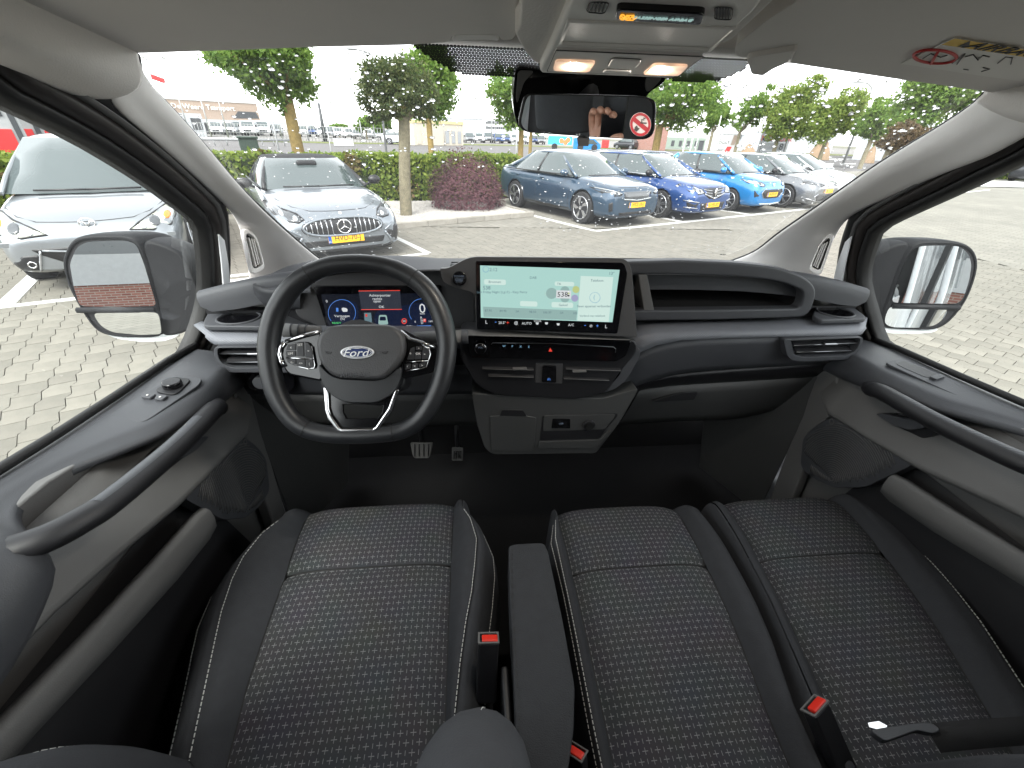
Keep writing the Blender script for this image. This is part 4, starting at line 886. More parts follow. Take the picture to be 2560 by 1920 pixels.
# belt tongue and webbing lying over the outer cushion
bt = thing('seat_belt', 'black seat belt webbing with metal tongue lying across the outer bench cushion', 'seat belt', (.45, .21, .97))
pm('webbing', (.01, .01, .011), .8, bump=.6, bscale=900, var=.2)
q = lambda u, v, z=.985: PZ(1600+u*960/2212., 1200+v*960/2212., z)
prism('tongue_plate', [q(*p) for p in ((1310, 1395), (1375, 1385), (1430, 1415), (1410, 1450), (1320, 1425))], (0, 0, -.004), 'chrome', bt, bevel=.001)
prism('tongue_grip', rnd([q(*p, .992) for p in ((1325, 1440), (1400, 1425), (1640, 1392), (1690, 1400), (1735, 1440), (1690, 1462), (1600, 1440), (1490, 1480), (1420, 1505), (1390, 1490))], .006), (0, 0, -.012), 'trim_dark', bt, bevel=.003)
wb = [q(1640, 1420), q(1900, 1395), q(2212, 1375), q(2400, 1365)]
sheet('webbing', [[p+V(0, .002, .004) for p in wb], [p+V(0, -.030, -.006) for p in wb]], 'webbing', bt, solid=.0015)
# pedals
for lab, u0, v0, u1, v1, kind in (('ribbed black brake pedal under the steering wheel', 1470, 400, 1650, 525, 0), ('slim black accelerator pedal right of the brake pedal', 1800, 440, 1888, 545, 1)):
    f = lambda u, v: (560+u*700/2212., 980+v*700/2212.)
    t = thing('foot_pedal', lab, 'pedal', (-.4, 1.2, .6), 'pedals')
    pl = [(u0, v0), (u1, v0), (u1-20*(1-kind), v1-20), (u1-35*(1-kind), v1), (u0+35*(1-kind), v1), (u0+20*(1-kind), v1-20)]
    P = [PY(*f(*p), 1.15) for p in pl]; prism('pedal_pad', rnd(P, .006), (0, .012, -.006), 'trim_grey', t, bevel=.003)
    for k in range(4):
        a = f(lerp(u0, u1, (k+1)/5), v0+(30 if kind else 15)); b = f(lerp(u0, u1, (k+1)/5), v1-20); tube('tread_rib', [PY(*a, 1.148), PY(*b, 1.148)], .0022, 'trim_black', t, k=5)
    c = PY(*f((u0+u1)/2, v0), 1.16); tube('pedal_arm', [c, c+V(0, .05, .12)], .008, 'trim_black', t, k=8)
# ================================================================== sun visors
VP, VN = V(0, .72, 1.835), V(0, .12, 1).normalized()
PV = lambda u, v, o=0: PP(u, v, VP-VN*o, VN)
vis = thing('sun_visor', 'grey cloth sun visor folded up above the steering wheel', 'sun visor', tuple(PV(700, 60)), 'sun visors')
lv = [(342, 137), (600, 128), (800, 121), (1028, 116), (1125, 109), (1138, 90), (1240, 90), (1250, 104), (1282, 105), (1299, 88), (1304, -60), (-60, -60), (-60, 20), (60, 69), (150, 76), (220, 110), (280, 130)]
prism('visor_pad', rnd([PV(*p) for p in lv], [.02, 0, 0, 0, .008, .006, .006, .006, .02, .02, .01, .01, .01, .02, .02, .02, .02]), VN*.018, 'visor_cloth', vis, bevel=.007, seg=3)
prism('visor_clip', rnd([PV(*p, -.004) for p in ((1136, 88), (1242, 88), (1248, 104), (1224, 100), (1160, 100), (1130, 106))], .006), VN*.02, 'trim_pale', vis, bevel=.003)
tube('visor_hinge', [PV(205, 100, -.004), PV(255, 128, -.002)], .012, 'visor_cloth', vis, k=10)
vis = thing('sun_visor', 'grey cloth sun visor with yellow airbag warning label on the passenger side', 'sun visor', tuple(PV(2200, 60)), 'sun visors')
rv = [(1839, 116), (1836, 134), (1848, 144), (1880, 146), (1910, 134), (1990, 128), (1975, 158), (2230, 196), (2466, 229), (2560, 250), (2640, 262), (2640, -80), (2060, -80), (1998, 0), (1920, 49), (1863, 94)]
prism('visor_pad', rnd([PV(*p) for p in rv], [.01, .01, .01, .01, .005, .004, .006, .01, .01, .01, .01, 0, 0, .01, .01, .01]), VN*.020, 'visor_cloth', vis, bevel=.007, seg=3)
prism('visor_clip', rnd([PV(*p, .006) for p in ((1866, 148), (1890, 142), (1992, 126), (1968, 158), (1935, 172), (1908, 190), (1878, 186))], .006), VN*.03, 'visor_cloth', vis, bevel=.005, seg=3)
lb_ = lambda u, v, o=.0015: PV(1660+u*900/2212., v*900/2212., o)
pm('label_white', (.72, .70, .66), .6, var=.03); pm('label_yellow', (.72, .47, .05), .6, var=.03); pm('label_red', (.5, .03, .03), .6, var=0); pm('print_black', (.02, .02, .02), .6, var=0)
wl = prism('warning_label', [lb_(*p) for p in ((1455, 392), (1785, 236), (2400, 335), (2190, 498), (1945, 465))], VN*.001, 'label_white', vis)
plate('label_band', ((1785, 236), (2400, 335), (2360, 372), (1705, 275)), 'label_yellow', wl, lambda u, v, o: lb_(u, v, o), .0022)
e1 = (lb_(2100, 290)-lb_(1800, 245)).normalized(); e2 = (lb_(1785, 236)-lb_(1705, 275))
text('label_text', 'AIRBAG', lb_(2105, 308, .0026), e1, e2, .026, 'print_black', wl, sx=1.35)
plate('label_triangle', ((1800, 288), (1882, 250), (1872, 292)), 'print_black', wl, lambda u, v, o: lb_(u, v, o), .0026)
tube('prohibition_ring', [lb_(1665+130*math.cos(a)-20*math.sin(a), 348-42*math.sin(a)-15*math.cos(a)*0, .0024) for a in [i*math.pi/14 for i in range(28)]], .0016, 'label_red', wl, k=5, closed=True)
tube('prohibition_bar', [lb_(1640, 392, .0024), lb_(1690, 306, .0024)], .0016, 'label_red', wl, k=5)
for a in (((1590, 360), (1640, 330), (1700, 352), (1740, 340)), ((1770, 390), (1850, 330), (1800, 395)), ((1850, 350), (1900, 335), (1930, 370), (1960, 340), (2000, 350)), ((2050, 390), (2100, 350), (2140, 355), (2130, 395)), ((1840, 425), (1870, 430)), ((1960, 415), (2000, 425), (1950, 440))): tube('label_drawing', [lb_(*p, .0022) for p in a], .0006, 'print_black', wl, k=4)

# ================================================================== overhead console
OP, ON = V(0, .62, 1.818), V(0, .15, 1).normalized()
r8 = lambda u, v: (1260+u*600/2212., v*600/2212.)
PO = lambda u, v, o=0: PP(*r8(u, v), OP, ON)-ON*o
oc = thing('overhead_console', 'pale grey overhead console with two lit map lamps above the mirror', 'console', tuple(PO(1100, 400)))
cover = rnd([PO(*p) for p in ((150, -120), (150, 200), (135, 350), (92, 392), (130, 470), (200, 570), (270, 650), (330, 668), (900, 690), (1550, 722), (1850, 520), (2080, 470), (2150, 400), (2600, 0), (2700, -120))], [.02, .02, .01, .01, .02, .02, .02, .01, 0, .01, .02, .02, .02, .02, .02])
prism('surround', [p+ON*.008 for p in cover], ON*.05, 'headlining', oc, bevel=.006, seg=3)
body = rnd([PO(*p, .001) for p in ((640, -60), (430, 420), (325, 640), (340, 668), (900, 690), (1550, 718), (1620, 690), (1850, 500), (2330, 80), (2400, -60))], [.01, .01, .005, .005, .01, .01, .01, .01, .01, .01])
prism('body', body, ON*.012, 'console_plastic', oc, bevel=.004, seg=3)
def op(name, pts, o, dep, mat, parent=oc, r=.004, bevel=.0012): return prism(name, rnd([PO(*p, o) for p in pts], r) if r else [PO(*p, o) for p in pts], ON*dep, mat, parent, bevel=bevel)
# shallow tray: floor set into a raised rim
ringp('tray_rim', [PO(*p, .002) for p in ((585, 160), (2150, 232), (1905, 462), (500, 402))], [PO(*p, .003) for p in ((612, 178), (2110, 248), (1882, 446), (530, 388))], ON*.006, 'console_plastic', oc, bevel=.0015)
op('tray_floor', ((605, 175), (2118, 244), (1890, 450), (525, 392)), .0016, .001, 'console_plastic', r=0)
op('tray_wall', ((530, 360), (1890, 415), (1880, 446), (520, 392)), .0022, .0006, 'visor_cloth', r=0)
pn_ = op('lamp_panel', ((485, 430), (1840, 490), (1610, 670), (402, 622)), .004, .006, 'console_plastic', r=.002)
tube('panel_gap', [PO(*p, .0032) for p in ((483, 428), (1843, 488), (1612, 673), (398, 624))], .0006, 'print_black', pn_, k=4, closed=True)
# lamps: clear lens over a warm lit reflector
def lamp_mat():
    m, N, L, b = nmat('lamp_glow'); b.inputs['Base Color'].default_value = (.9, .75, .6, 1); b.inputs['Roughness'].default_value = .2
    tc = N.new('ShaderNodeTexCoord'); n = N.new('ShaderNodeTexVoronoi'); n.inputs['Scale'].default_value = 60; L.new(tc.outputs['Object'], n.inputs['Vector'])
    r = N.new('ShaderNodeMapRange'); r.inputs['From Max'].default_value = .7; r.inputs['To Min'].default_value = 1.25/EX; r.inputs['To Max'].default_value = .45/EX
    L.new(n.outputs[0], r.inputs['Value']); L.new(r.outputs[0], b.inputs['Emission Strength']); b.inputs['Emission Color'].default_value = (1, .58, .36, 1)
lamp_mat(); em('lamp_hot', (1, .92, .82), 380)
for pts, hot in ((((480, 500), (850, 512), (790, 612), (455, 598)), (650, 555, 42)), (((1390, 535), (1710, 550), (1620, 645), (1282, 636)), (1450, 588, 42))):
    lp_ = op('map_lamp', pts, .0062, .003, 'lamp_glow', oc, r=.006, bevel=.001)
    u, v, r = hot; plate('bulb_glow', [(u+r*1.1*math.cos(i*.5236), v-r*.55*math.sin(i*.5236)) for i in range(12)], 'lamp_hot', lp_, PO, .0070)
op('lamp_button', ((1000, 485), (1280, 500), (1210, 580), (958, 562)), .0062, .003, 'console_plastic', oc, r=.006); op('lamp_button', ((930, 590), (1185, 604), (1160, 635), (908, 620)), .0062, .003, 'console_plastic', oc, r=.004)
for c in (((1000, 485), (1280, 500), (1210, 580), (958, 562)), ((930, 590), (1185, 604), (1160, 635), (908, 620))): tube('button_gap', rnd([PO(*p, .0045) for p in c], .006), .0005, 'print_black', oc, k=4, closed=True)
ad = op('airbag_display', ((1045, 2), (1865, 46), (1832, 158), (1028, 108)), .006, .006, 'gloss_black', r=.006)
ox = (PO(1600, 95)-PO(1300, 78)).normalized(); oy = (PO(1400, 20)-PO(1400, 120))
text('airbag_text', 'PASSENGER AIRBAG', PO(1478, 84, .0066), ox, oy, .0058, 'lcd_grey', ad, shear=.2); text('airbag_on', 'ON', PO(1168, 72, .0066), ox, oy, .0075, 'amber', ad, shear=.15)
tube('on_frame', [PO(*p, .0066) for p in ((1138, 48), (1208, 50), (1200, 96), (1132, 94))], .0005, 'amber', ad, k=4, closed=True)
tube('airbag_symbol', [PO(1100+24*math.cos(a), 68-26*math.sin(a), .0066) for a in [i*.5236 for i in range(12)]], .0005, 'amber', ad, k=4, closed=True); tube('airbag_symbol', [PO(1086, 50, .0066), PO(1116, 88, .0066)], .0005, 'amber', ad, k=4); tube('airbag_symbol', [PO(1092, 82, .0066), PO(1098, 62, .0066), PO(1108, 80, .0066)], .0005, 'amber', ad, k=4)
for k in range(5):
    u = 800+k*32; op('vent_slot', ((u, 0), (u+14, 0), (u-14, 82), (u-28, 80)), .0022, .0008, 'print_black', r=0, bevel=0)
    u = 1962+k*27; op('vent_slot', ((u, 52), (u+11, 52), (u+7, 148), (u-4, 146)), .0022, .0008, 'print_black', r=0, bevel=0)
for q in (((790, -6), (975, -4), (928, 102), (758, 86)), ((1945, 38), (2112, 44), (2100, 160), (1940, 150))): tube('vent_outline', rnd([PO(*p, .0018) for p in q], .005), .0005, 'print_black', oc, k=4, closed=True)

# ================================================================== rear-view mirror
mn = V(-math.sin(rad(17.5)), -math.cos(rad(17.5)), -.095).normalized(); MC = PY(1466, 290, .70)
PM = lambda u, v, o=0: PP(*r8(u, v), MC, mn)+mn*o
pm('mirror_glass', (.86, .88, .88), 0.0, metal=1, var=0); 
rm = thing('rear_view_mirror', 'wide interior mirror with no-smoking sticker hanging below the overhead console', 'mirror', tuple(MC))
mo = [(200, 862), (760, 870), (1290, 886), (1392, 920), (1406, 1010), (1388, 1225), (1330, 1282), (1245, 1290), (760, 1262), (205, 1222), (145, 1184), (122, 1125), (165, 925)]
O = rnd([PM(*p) for p in mo], .008); cM = sum(O, V(0, 0, 0))/len(O)
prism('housing', O, -mn*.022, 'gloss_black', rm, bevel=.006, seg=3)
prism('mirror_glass', [cM+(p-cM)*.945+mn*.0012 for p in O], -mn*.001, 'mirror_glass', rm)
prism('dimming_tab', rnd([PM(*p, -.004) for p in ((668, 1262), (785, 1266), (778, 1345), (772, 1352), (680, 1348))], .003), -mn*.010, 'trim_black', rm, bevel=.002)
tube('mirror_stem', [cM-mn*.02, cM-mn*.06+V(0, .02, .03), V(cM.x+.01, .80, 1.80)], .012, 'trim_black', rm, k=10)
st8 = lambda u, v, o=.0022: PM(u, v, o); smx = (PM(1350, 1146)-PM(1160, 1146)).normalized(); smy = mn.cross(smx)
pm('sticker_white', (.34, .33, .33), .5, var=0); pm('sticker_red', (.22, .006, .014), .5, var=0)
def sell(ru, rv, o): return [PM(1257+ru*math.cos(i*math.pi/16), 1146-rv*math.sin(i*math.pi/16), o) for i in range(32)]
sk_ = prism('no_smoking_sticker', sell(98, 110, .0024), -mn*.0008, 'sticker_white', rm)
ringp('sticker_ring', sell(95, 107, .0028), sell(72, 82, .0028), -mn*.0004, 'sticker_red', sk_)
a_, b_ = PM(1192, 1092, .0028), PM(1322, 1200, .0028); dd = (b_-a_).normalized(); ss = dd.cross(mn)
prism('sticker_bar', [a_+ss*.0026, b_+ss*.0026, b_-ss*.0026, a_-ss*.0026], -mn*.0004, 'sticker_red', sk_)
for pts in (((1255, 1125), (1315, 1128), (1314, 1140), (1254, 1137)), ((1198, 1196), (1206, 1168), (1226, 1154), (1232, 1172), (1252, 1184), (1236, 1198), (1222, 1212))): prism('sticker_print', [PM(*p, .003) for p in pts], -mn*.0004, 'print_black', sk_)
tube('sticker_print', [PM(*p, .003) for p in ((1270, 1128), (1268, 1100), (1290, 1105), (1285, 1085), (1302, 1092))], .0008, 'print_black', sk_, k=4)
# sensor cover between mirror and glass
cv = thing('sensor_cover', 'black sensor cover on the glass behind the interior mirror', 'cover', (.0, .80, 1.82))
f8 = lambda u, v, o: PP(*r8(u, v), V(0, .80, 1.80), V(0, -1, -.25).normalized())
def cvp(name, pts, mat, dep): return prism(name, rnd([f8(*p, 0) for p in pts], .01), (0, dep, dep*.3), mat, cv, bevel=.005)
cvp('cover_shell', ((105, 620), (330, 640), (1500, 700), (1480, 760), (1330, 860), (1290, 940), (300, 940), (140, 1200), (90, 1050), (80, 860)), 'gloss_black', .03)
prism('cover_flank', rnd([f8(*p, 0)+V(0, -.004, 0) for p in ((128, 650), (280, 655), (180, 760), (120, 960), (108, 900))], .006), (0, .004, 0), 'trim_grey', cv, bevel=.002)
prism('cover_flank', rnd([f8(*p, 0)+V(0, -.004, 0) for p in ((1310, 700), (1460, 715), (1380, 800), (1310, 860), (1290, 780))], .006), (0, .004, 0), 'trim_grey', cv, bevel=.002)

# ================================================================== outside mirrors
pm('mirror_shell', (.011, .0115, .013), .6, bump=.4, bscale=500, var=.2, spec=.25)
pm('indicator_lens', (.75, .78, .78), .15, trans=.3, var=.05); pm('indicator_amber', (.75, .28, .05), .3, var=0)
mdat = {-1: dict(f=lambda u, v: (u*900/2212., 550+v*900/2212.),
    rim=[(382, 250), (432, 128), (500, 93), (650, 88), (790, 90), (862, 125), (905, 250), (958, 470), (992, 630), (988, 712), (940, 722), (760, 722), (680, 712), (612, 690), (560, 640), (485, 520), (420, 400)],
    g1=[(428, 270), (470, 168), (530, 135), (640, 128), (780, 126), (838, 150), (885, 270), (930, 420), (962, 528), (700, 534), (490, 530), (455, 420)],
    g2=[(575, 572), (760, 566), (960, 568), (978, 590), (992, 680), (985, 702), (850, 706), (690, 690), (625, 655), (590, 610)],
    body=[(860, 115), (960, 135), (1060, 175), (1120, 225), (1165, 300), (1200, 390), (1228, 480), (1222, 600), (1160, 690), (1060, 720), (985, 720), (995, 620), (955, 460), (905, 250)], arm=[(1060, 520), (1230, 470), (1235, 590), (1180, 660), (1100, 690)], ind=[(640, 705), (760, 724), (940, 724), (1000, 700), (1075, 690), (1110, 690), (1075, 725), (1000, 748), (860, 752), (720, 735)], X=-1.10, c=(690, 400)),
  1: dict(f=lambda u, v: (1660+u*900/2212., 600+v*900/2212.),
    rim=[(1450, 150), (1490, 60), (1545, 8), (1640, 2), (1780, 5), (1870, 25), (1918, 85), (1926, 160), (1900, 260), (1855, 370), (1790, 460), (1720, 530), (1640, 555), (1450, 548), (1352, 540), (1330, 470), (1385, 330)],
    g1=[(1480, 140), (1520, 65), (1570, 38), (1700, 33), (1815, 38), (1872, 85), (1890, 150), (1875, 250), (1842, 350), (1808, 392), (1600, 390), (1398, 384), (1428, 280)],
    g2=[(1385, 410), (1500, 412), (1740, 422), (1738, 450), (1712, 490), (1660, 528), (1560, 540), (1400, 536), (1356, 515), (1360, 470)],
    body=[(1540, 5), (1440, 20), (1330, 70), (1260, 130), (1222, 210), (1210, 300), (1240, 390), (1270, 450), (1300, 500), (1350, 540), (1332, 470), (1390, 320), (1460, 120)], arm=[(1240, 375), (1330, 400), (1340, 520), (1300, 510), (1255, 440)], ind=[(1310, 525), (1360, 545), (1640, 558), (1700, 545), (1660, 572), (1560, 580), (1400, 578), (1330, 560)], X=1.10, c=(1640, 250))}
for s, lab, refl, dn in ((-1, 'black two-glass door mirror outside the driver window showing a brick wall', V(-.40, -.9, -.028), -.10), (1, 'black two-glass door mirror outside the passenger window showing white van bodywork', V(-.045, -.95, -.015), -.14)):
    M_ = mdat[s]; f = M_['f']; c = PX(*f(*M_['c']), M_['X']); d0 = (c-CC).normalized(); rn = (refl.normalized()-d0).normalized()
    fn_ = rn     # the shell's face
    PE = lambda u, v, o=0: PP(*f(u, v), c, fn_)+fn_*o
    t = thing('door_mirror', lab, 'mirror', tuple(c), 'door mirrors')
    rim = rnd([PE(*p) for p in M_['rim']], .02, 3); cr = sum(rim, V(0, 0, 0))/len(rim); n = len(rim)
    # shell: the rim outline swept forward and rounded off
    bm = bmesh.new(); rings = []
    for dy, k in ((-.004, .93), (-.006, .97), (0, 1.0), (.012, 1.01), (.05, 1.0), (.085, .93), (.115, .78), (.13, .5)):
        off = V(-s*.05*max(0, dy)/.13, dy, 0); rings.append([bm.verts.new(cr+(p-cr)*k+off) for p in rim])
    for A, B in zip(rings, rings[1:]):
        for i in range(n): bm.faces.new((A[i], A[(i+1) % n], B[(i+1) % n], B[i]))
    bm.faces.new(rings[-1]); fin('shell', bm, 'mirror_shell', t, smooth=True, sub=1)
    bp_ = rnd([PE(*p, .002) for p in M_['body']], .03, 3); cb_ = sum(bp_, V(0, 0, 0))/len(bp_); bm = bmesh.new(); rings = []; n = len(bp_)
    for dy, k in ((.006, .90), (.0, .97), (.012, 1.0), (.06, .99), (.10, .9), (.125, .7)): rings.append([bm.verts.new(cb_+(p-cb_)*k+V(0, dy, 0)) for p in bp_])
    for A, B in zip(rings, rings[1:]):
        for i in range(n): bm.faces.new((A[i], A[(i+1) % n], B[(i+1) % n], B[i]))
    bm.faces.new(rings[-1]); bm.faces.new(rings[0][::-1]); fin('shell_inner_side', bm, 'mirror_shell', t, smooth=True, sub=1)
    prism('mirror_arm', rnd([PE(*p, -.01) for p in M_['arm']], .01), V(s*-.12, .03, -.01), 'mirror_shell', t, bevel=.006)
    prism('indicator', rnd([PE(*p, -.004) for p in M_['ind']], .01), V(0, .05, 0), 'indicator_lens', t, bevel=.006)
    # well behind the glasses, then both glasses tilted to what they show
    prism('mirror_well', [cr+(p-cr)*.95+fn_*.001 for p in rim], -fn_*.004, 'trim_black', t)
    for nm, g, tilt in (('upper_glass', M_['g1'], 0), ('lower_glass', M_['g2'], dn)):
        n2 = (V(refl.x*(1.6 if tilt else 1), refl.y, refl.z+tilt).normalized()-d0).normalized()
        gp_ = [PE(*p) for p in g]; gc = sum(gp_, V(0, 0, 0))/len(gp_)+fn_*.008
        P = rnd([PP(*f(*p), gc, n2) for p in g], .012); prism(nm, P, -n2*.003, 'mirror_glass', t)
    a = M_['g1']; lo = sorted(a, key=lambda p: -p[1])[:3]; lo = sorted(lo)
    tube('divider', [PE(lo[0][0], lo[0][1]+20, .008), PE(lo[-1][0], lo[-1][1]+20, .008)], .0075, 'mirror_shell', t, k=8)
# ================================================================== the hand that holds the phone (seen only in the interior mirror)
pm('skin', (.52, .28, .20), .45, var=.15, vscale=60); pm('sleeve', (.012, .012, .015), .9, var=.2)
hc = V(-.29, -.075, 1.615)
pr = thing('person', "photographer's bare hand gripping a phone, dark sleeve, mirrored in the interior mirror", 'person', tuple(hc))
def skinmesh(name, verts, edges, radii, mat, parent):
    me = bpy.data.meshes.new(name); me.from_pydata([tuple(v) for v in verts], edges, []); o = bpy.data.objects.new(name, me); link(o, parent)
    me.materials.append(MATS[mat]); o.modifiers.new('skin', 'SKIN'); o.modifiers.new('sub', 'SUBSURF').render_levels = 2
    for i, r in enumerate(radii): me.skin_vertices[0].data[i].radius = (r, r)
    me.skin_vertices[0].data[0].use_root = True; o.modifiers['skin'].use_smooth_shade = True; return o
vs_ = [V(0, 0, -.13), V(0, .0, -.07), V(.0, .0, -.03)]; ed = [(0, 1), (1, 2)]; rad_ = [.029, .030, .034]
for k, (x, l) in enumerate(((-.030, .9), (-.010, 1.0), (.011, .97), (.030, .8))):
    b = len(vs_); vs_ += [V(x, .002, .012), V(x*1.05, .012, .012+.034*l), V(x*1.05+.012, .034, .012+.050*l), V(x*1.05+.026, .040, .012+.040*l)]; ed += [(2, b), (b, b+1), (b+1, b+2), (b+2, b+3)]; rad_ += [.0120, .0100, .0095, .0085]
b = len(vs_); vs_ += [V(.030, .012, -.035), V(.055, .026, -.012), V(.085, .034, -.004)]; ed += [(1, b), (b, b+1), (b+1, b+2)]; rad_ += [.016, .0125, .0105]
skinmesh('hand', [hc+v for v in vs_], ed, rad_, 'skin', pr)
tube('sleeve', [hc+V(-.01, -.02, -.42), hc+V(0, -.005, -.22), hc+V(0, 0, -.115)], [.06, .05, .040], 'sleeve', pr, k=14)
ph = thing('phone', 'black phone held in the hand reflected in the interior mirror', 'phone', (-.24, -.05, 1.74))
box('phone_body', (-.245, -.05, 1.665), (.075, .009, .155), 'gloss_black', ph, bevel=.004)
# ================================================================== outdoors: ground, road, verges
TH = rad(28.5); E1v = V(math.cos(TH), math.sin(TH), 0); E2v = V(-math.sin(TH), math.cos(TH), 0)
G = lambda u, v: PZ(u, v, 0)
def GD(u, dist, v=345):
    d = ray(u, v); h = math.hypot(d.x, d.y); return V(CC.x+d.x/h*dist, CC.y+d.y/h*dist, 0)
def zat(g, u, v):
    d = ray(u, v); h = math.hypot(d.x, d.y); return CAMH+d.z*math.hypot(g.x-CC.x, g.y-CC.y)/h
def pxm(g):  # metres per photo pixel (lateral) at a point
    return (V(g.x, g.y, CAMH)-CC).dot(CF)/FPX
def stone_mat(name, c1, c2, sc=14, fine=260, rough=.9, bump=.5, speck=0, coord='Object', wet=0):
    m, N, L, b = nmat(name); b.inputs['Roughness'].default_value = rough; b.inputs['Specular IOR Level'].default_value = .3
    tc = N.new('ShaderNodeTexCoord'); n1 = N.new('ShaderNodeTexNoise'); n1.inputs['Scale'].default_value = sc; n1.inputs['Detail'].default_value = 8; n1.inputs['Roughness'].default_value = .65
    n2 = N.new('ShaderNodeTexNoise'); n2.inputs['Scale'].default_value = fine; n2.inputs['Detail'].default_value = 3
    ri = N.new('ShaderNodeObjectInfo')
    mx = N.new('ShaderNodeMix'); mx.data_type = 'RGBA'; mx.inputs['A'].default_value = (*c1, 1); mx.inputs['B'].default_value = (*c2, 1)
    cr = N.new('ShaderNodeMapRange'); cr.inputs['From Min'].default_value = .35; cr.inputs['From Max'].default_value = .65
    L.new(tc.outputs[coord], n1.inputs['Vector']); L.new(tc.outputs[coord], n2.inputs['Vector']); L.new(n1.outputs['Fac'], cr.inputs['Value']); L.new(cr.outputs[0], mx.inputs['Factor'])
    m2 = N.new('ShaderNodeMix'); m2.data_type = 'RGBA'; m2.blend_type = 'OVERLAY'; m2.inputs['Factor'].default_value = .45; L.new(mx.outputs['Result'], m2.inputs['A']); L.new(n2.outputs['Fac'], m2.inputs['B'])
    m3 = N.new('ShaderNodeMix'); m3.data_type = 'RGBA'; m3.blend_type = 'MULTIPLY'; m3.inputs['Factor'].default_value = 1
    rr2 = N.new('ShaderNodeMapRange'); rr2.inputs['To Min'].default_value = .86; rr2.inputs['To Max'].default_value = 1.12; L.new(ri.outputs['Random'], rr2.inputs['Value']); L.new(m2.outputs['Result'], m3.inputs['A']); L.new(rr2.outputs[0], m3.inputs['B'])
    L.new(m3.outputs['Result'], b.inputs['Base Color'])
    bp = N.new('ShaderNodeBump'); bp.inputs['Strength'].default_value = bump; bp.inputs['Distance'].default_value = .004; L.new(n2.outputs['Fac'], bp.inputs['Height']); L.new(bp.outputs[0], b.inputs['Normal'])
    return m
stone_mat('paver', (0.1517, 0.1443, 0.1221), (0.1924, 0.1798, 0.1517), 3.2, 240)
stone_mat('paver_white', (0.4588, 0.4588, 0.444), (0.518, 0.518, 0.5032), 6, 240)
stone_mat('joint_sand', (.085, .08, .065), (.115, .105, .085), 9, 300)
stone_mat('asphalt', (0.1147, 0.1095, 0.108), (0.1369, 0.1317, 0.1295), .6, 60)
stone_mat('far_ground', (0.0962, 0.1036, 0.0666), (0.1406, 0.1332, 0.1036), .08, 4)
stone_mat('yard_paving', (0.148, 0.1406, 0.1332), (0.185, 0.1776, 0.1702), .3, 20)
stone_mat('grass', (0.074, 0.1036, 0.0222), (0.1406, 0.148, 0.037), .5, 25, bump=1)
stone_mat('kerb', (0.222, 0.2072, 0.1776), (0.2812, 0.2664, 0.2368), 5, 200)
stone_mat('white_gravel', (0.3552, 0.333, 0.3034), (0.444, 0.4218, 0.3922), 20, 120, bump=1)
# far distance paver material: the same bond as a fine pattern once pieces are too small to tell apart
def paver_far():
    m, N, L, b = nmat('paver_far'); b.inputs['Roughness'].default_value = .9
    tc = N.new('ShaderNodeTexCoord'); mp = N.new('ShaderNodeMapping'); mp.inputs['Rotation'].default_value = (0, 0, -TH+math.pi/2); L.new(tc.outputs['Object'], mp.inputs[0])
    br = N.new('ShaderNodeTexBrick'); br.inputs['Scale'].default_value = 1; br.inputs['Brick Width'].default_value = .205; br.inputs['Row Height'].default_value = .163; br.inputs['Mortar Size'].default_value = .006; br.inputs['Bias'].default_value = 0
    br.inputs['Color1'].default_value = (0.1517, 0.1443, 0.1221, 1); br.inputs['Color2'].default_value = (0.1887, 0.1776, 0.1502, 1); br.inputs['Mortar'].default_value = (0.0962, 0.0888, 0.074, 1)
    L.new(mp.outputs[0], br.inputs[0]); n = N.new('ShaderNodeTexNoise'); n.inputs['Scale'].default_value = .5; n.inputs['Detail'].default_value = 8; L.new(tc.outputs['Object'], n.inputs[0])
    r = N.new('ShaderNodeMapRange'); r.inputs['From Min'].default_value = .3; r.inputs['From Max'].default_value = .7; r.inputs['To Min'].default_value = .86; r.inputs['To Max'].default_value = 1.12; L.new(n.outputs['Fac'], r.inputs[0])
    mx = N.new('ShaderNodeMix'); mx.data_type = 'RGBA'; mx.blend_type = 'MULTIPLY'; mx.inputs['Factor'].default_value = 1; L.new(br.outputs[0], mx.inputs['A']); L.new(r.outputs[0], mx.inputs['B']); L.new(mx.outputs['Result'], b.inputs['Base Color'])
    bp = N.new('ShaderNodeBump'); bp.inputs['Strength'].default_value = .3; bp.inputs['Distance'].default_value = .004; L.new(br.outputs[0], bp.inputs['Height']); L.new(bp.outputs[0], b.inputs['Normal'])
paver_far()
def flat(name, pts, z, mat, kind='structure'):
    bm = bmesh.new(); add_mesh(bm, [V(p[0], p[1], z) for p in pts], [tuple(range(len(pts)))]); o = fin(name, bm, mat)
    for p in o.data.polygons:
        if p.normal.z < 0: o.data.flip_normals(); break
    o['kind'] = kind; return o
flat('ground', [(-900, -900), (900, -900), (900, 1500), (-900, 1500)], -.06, 'far_ground')
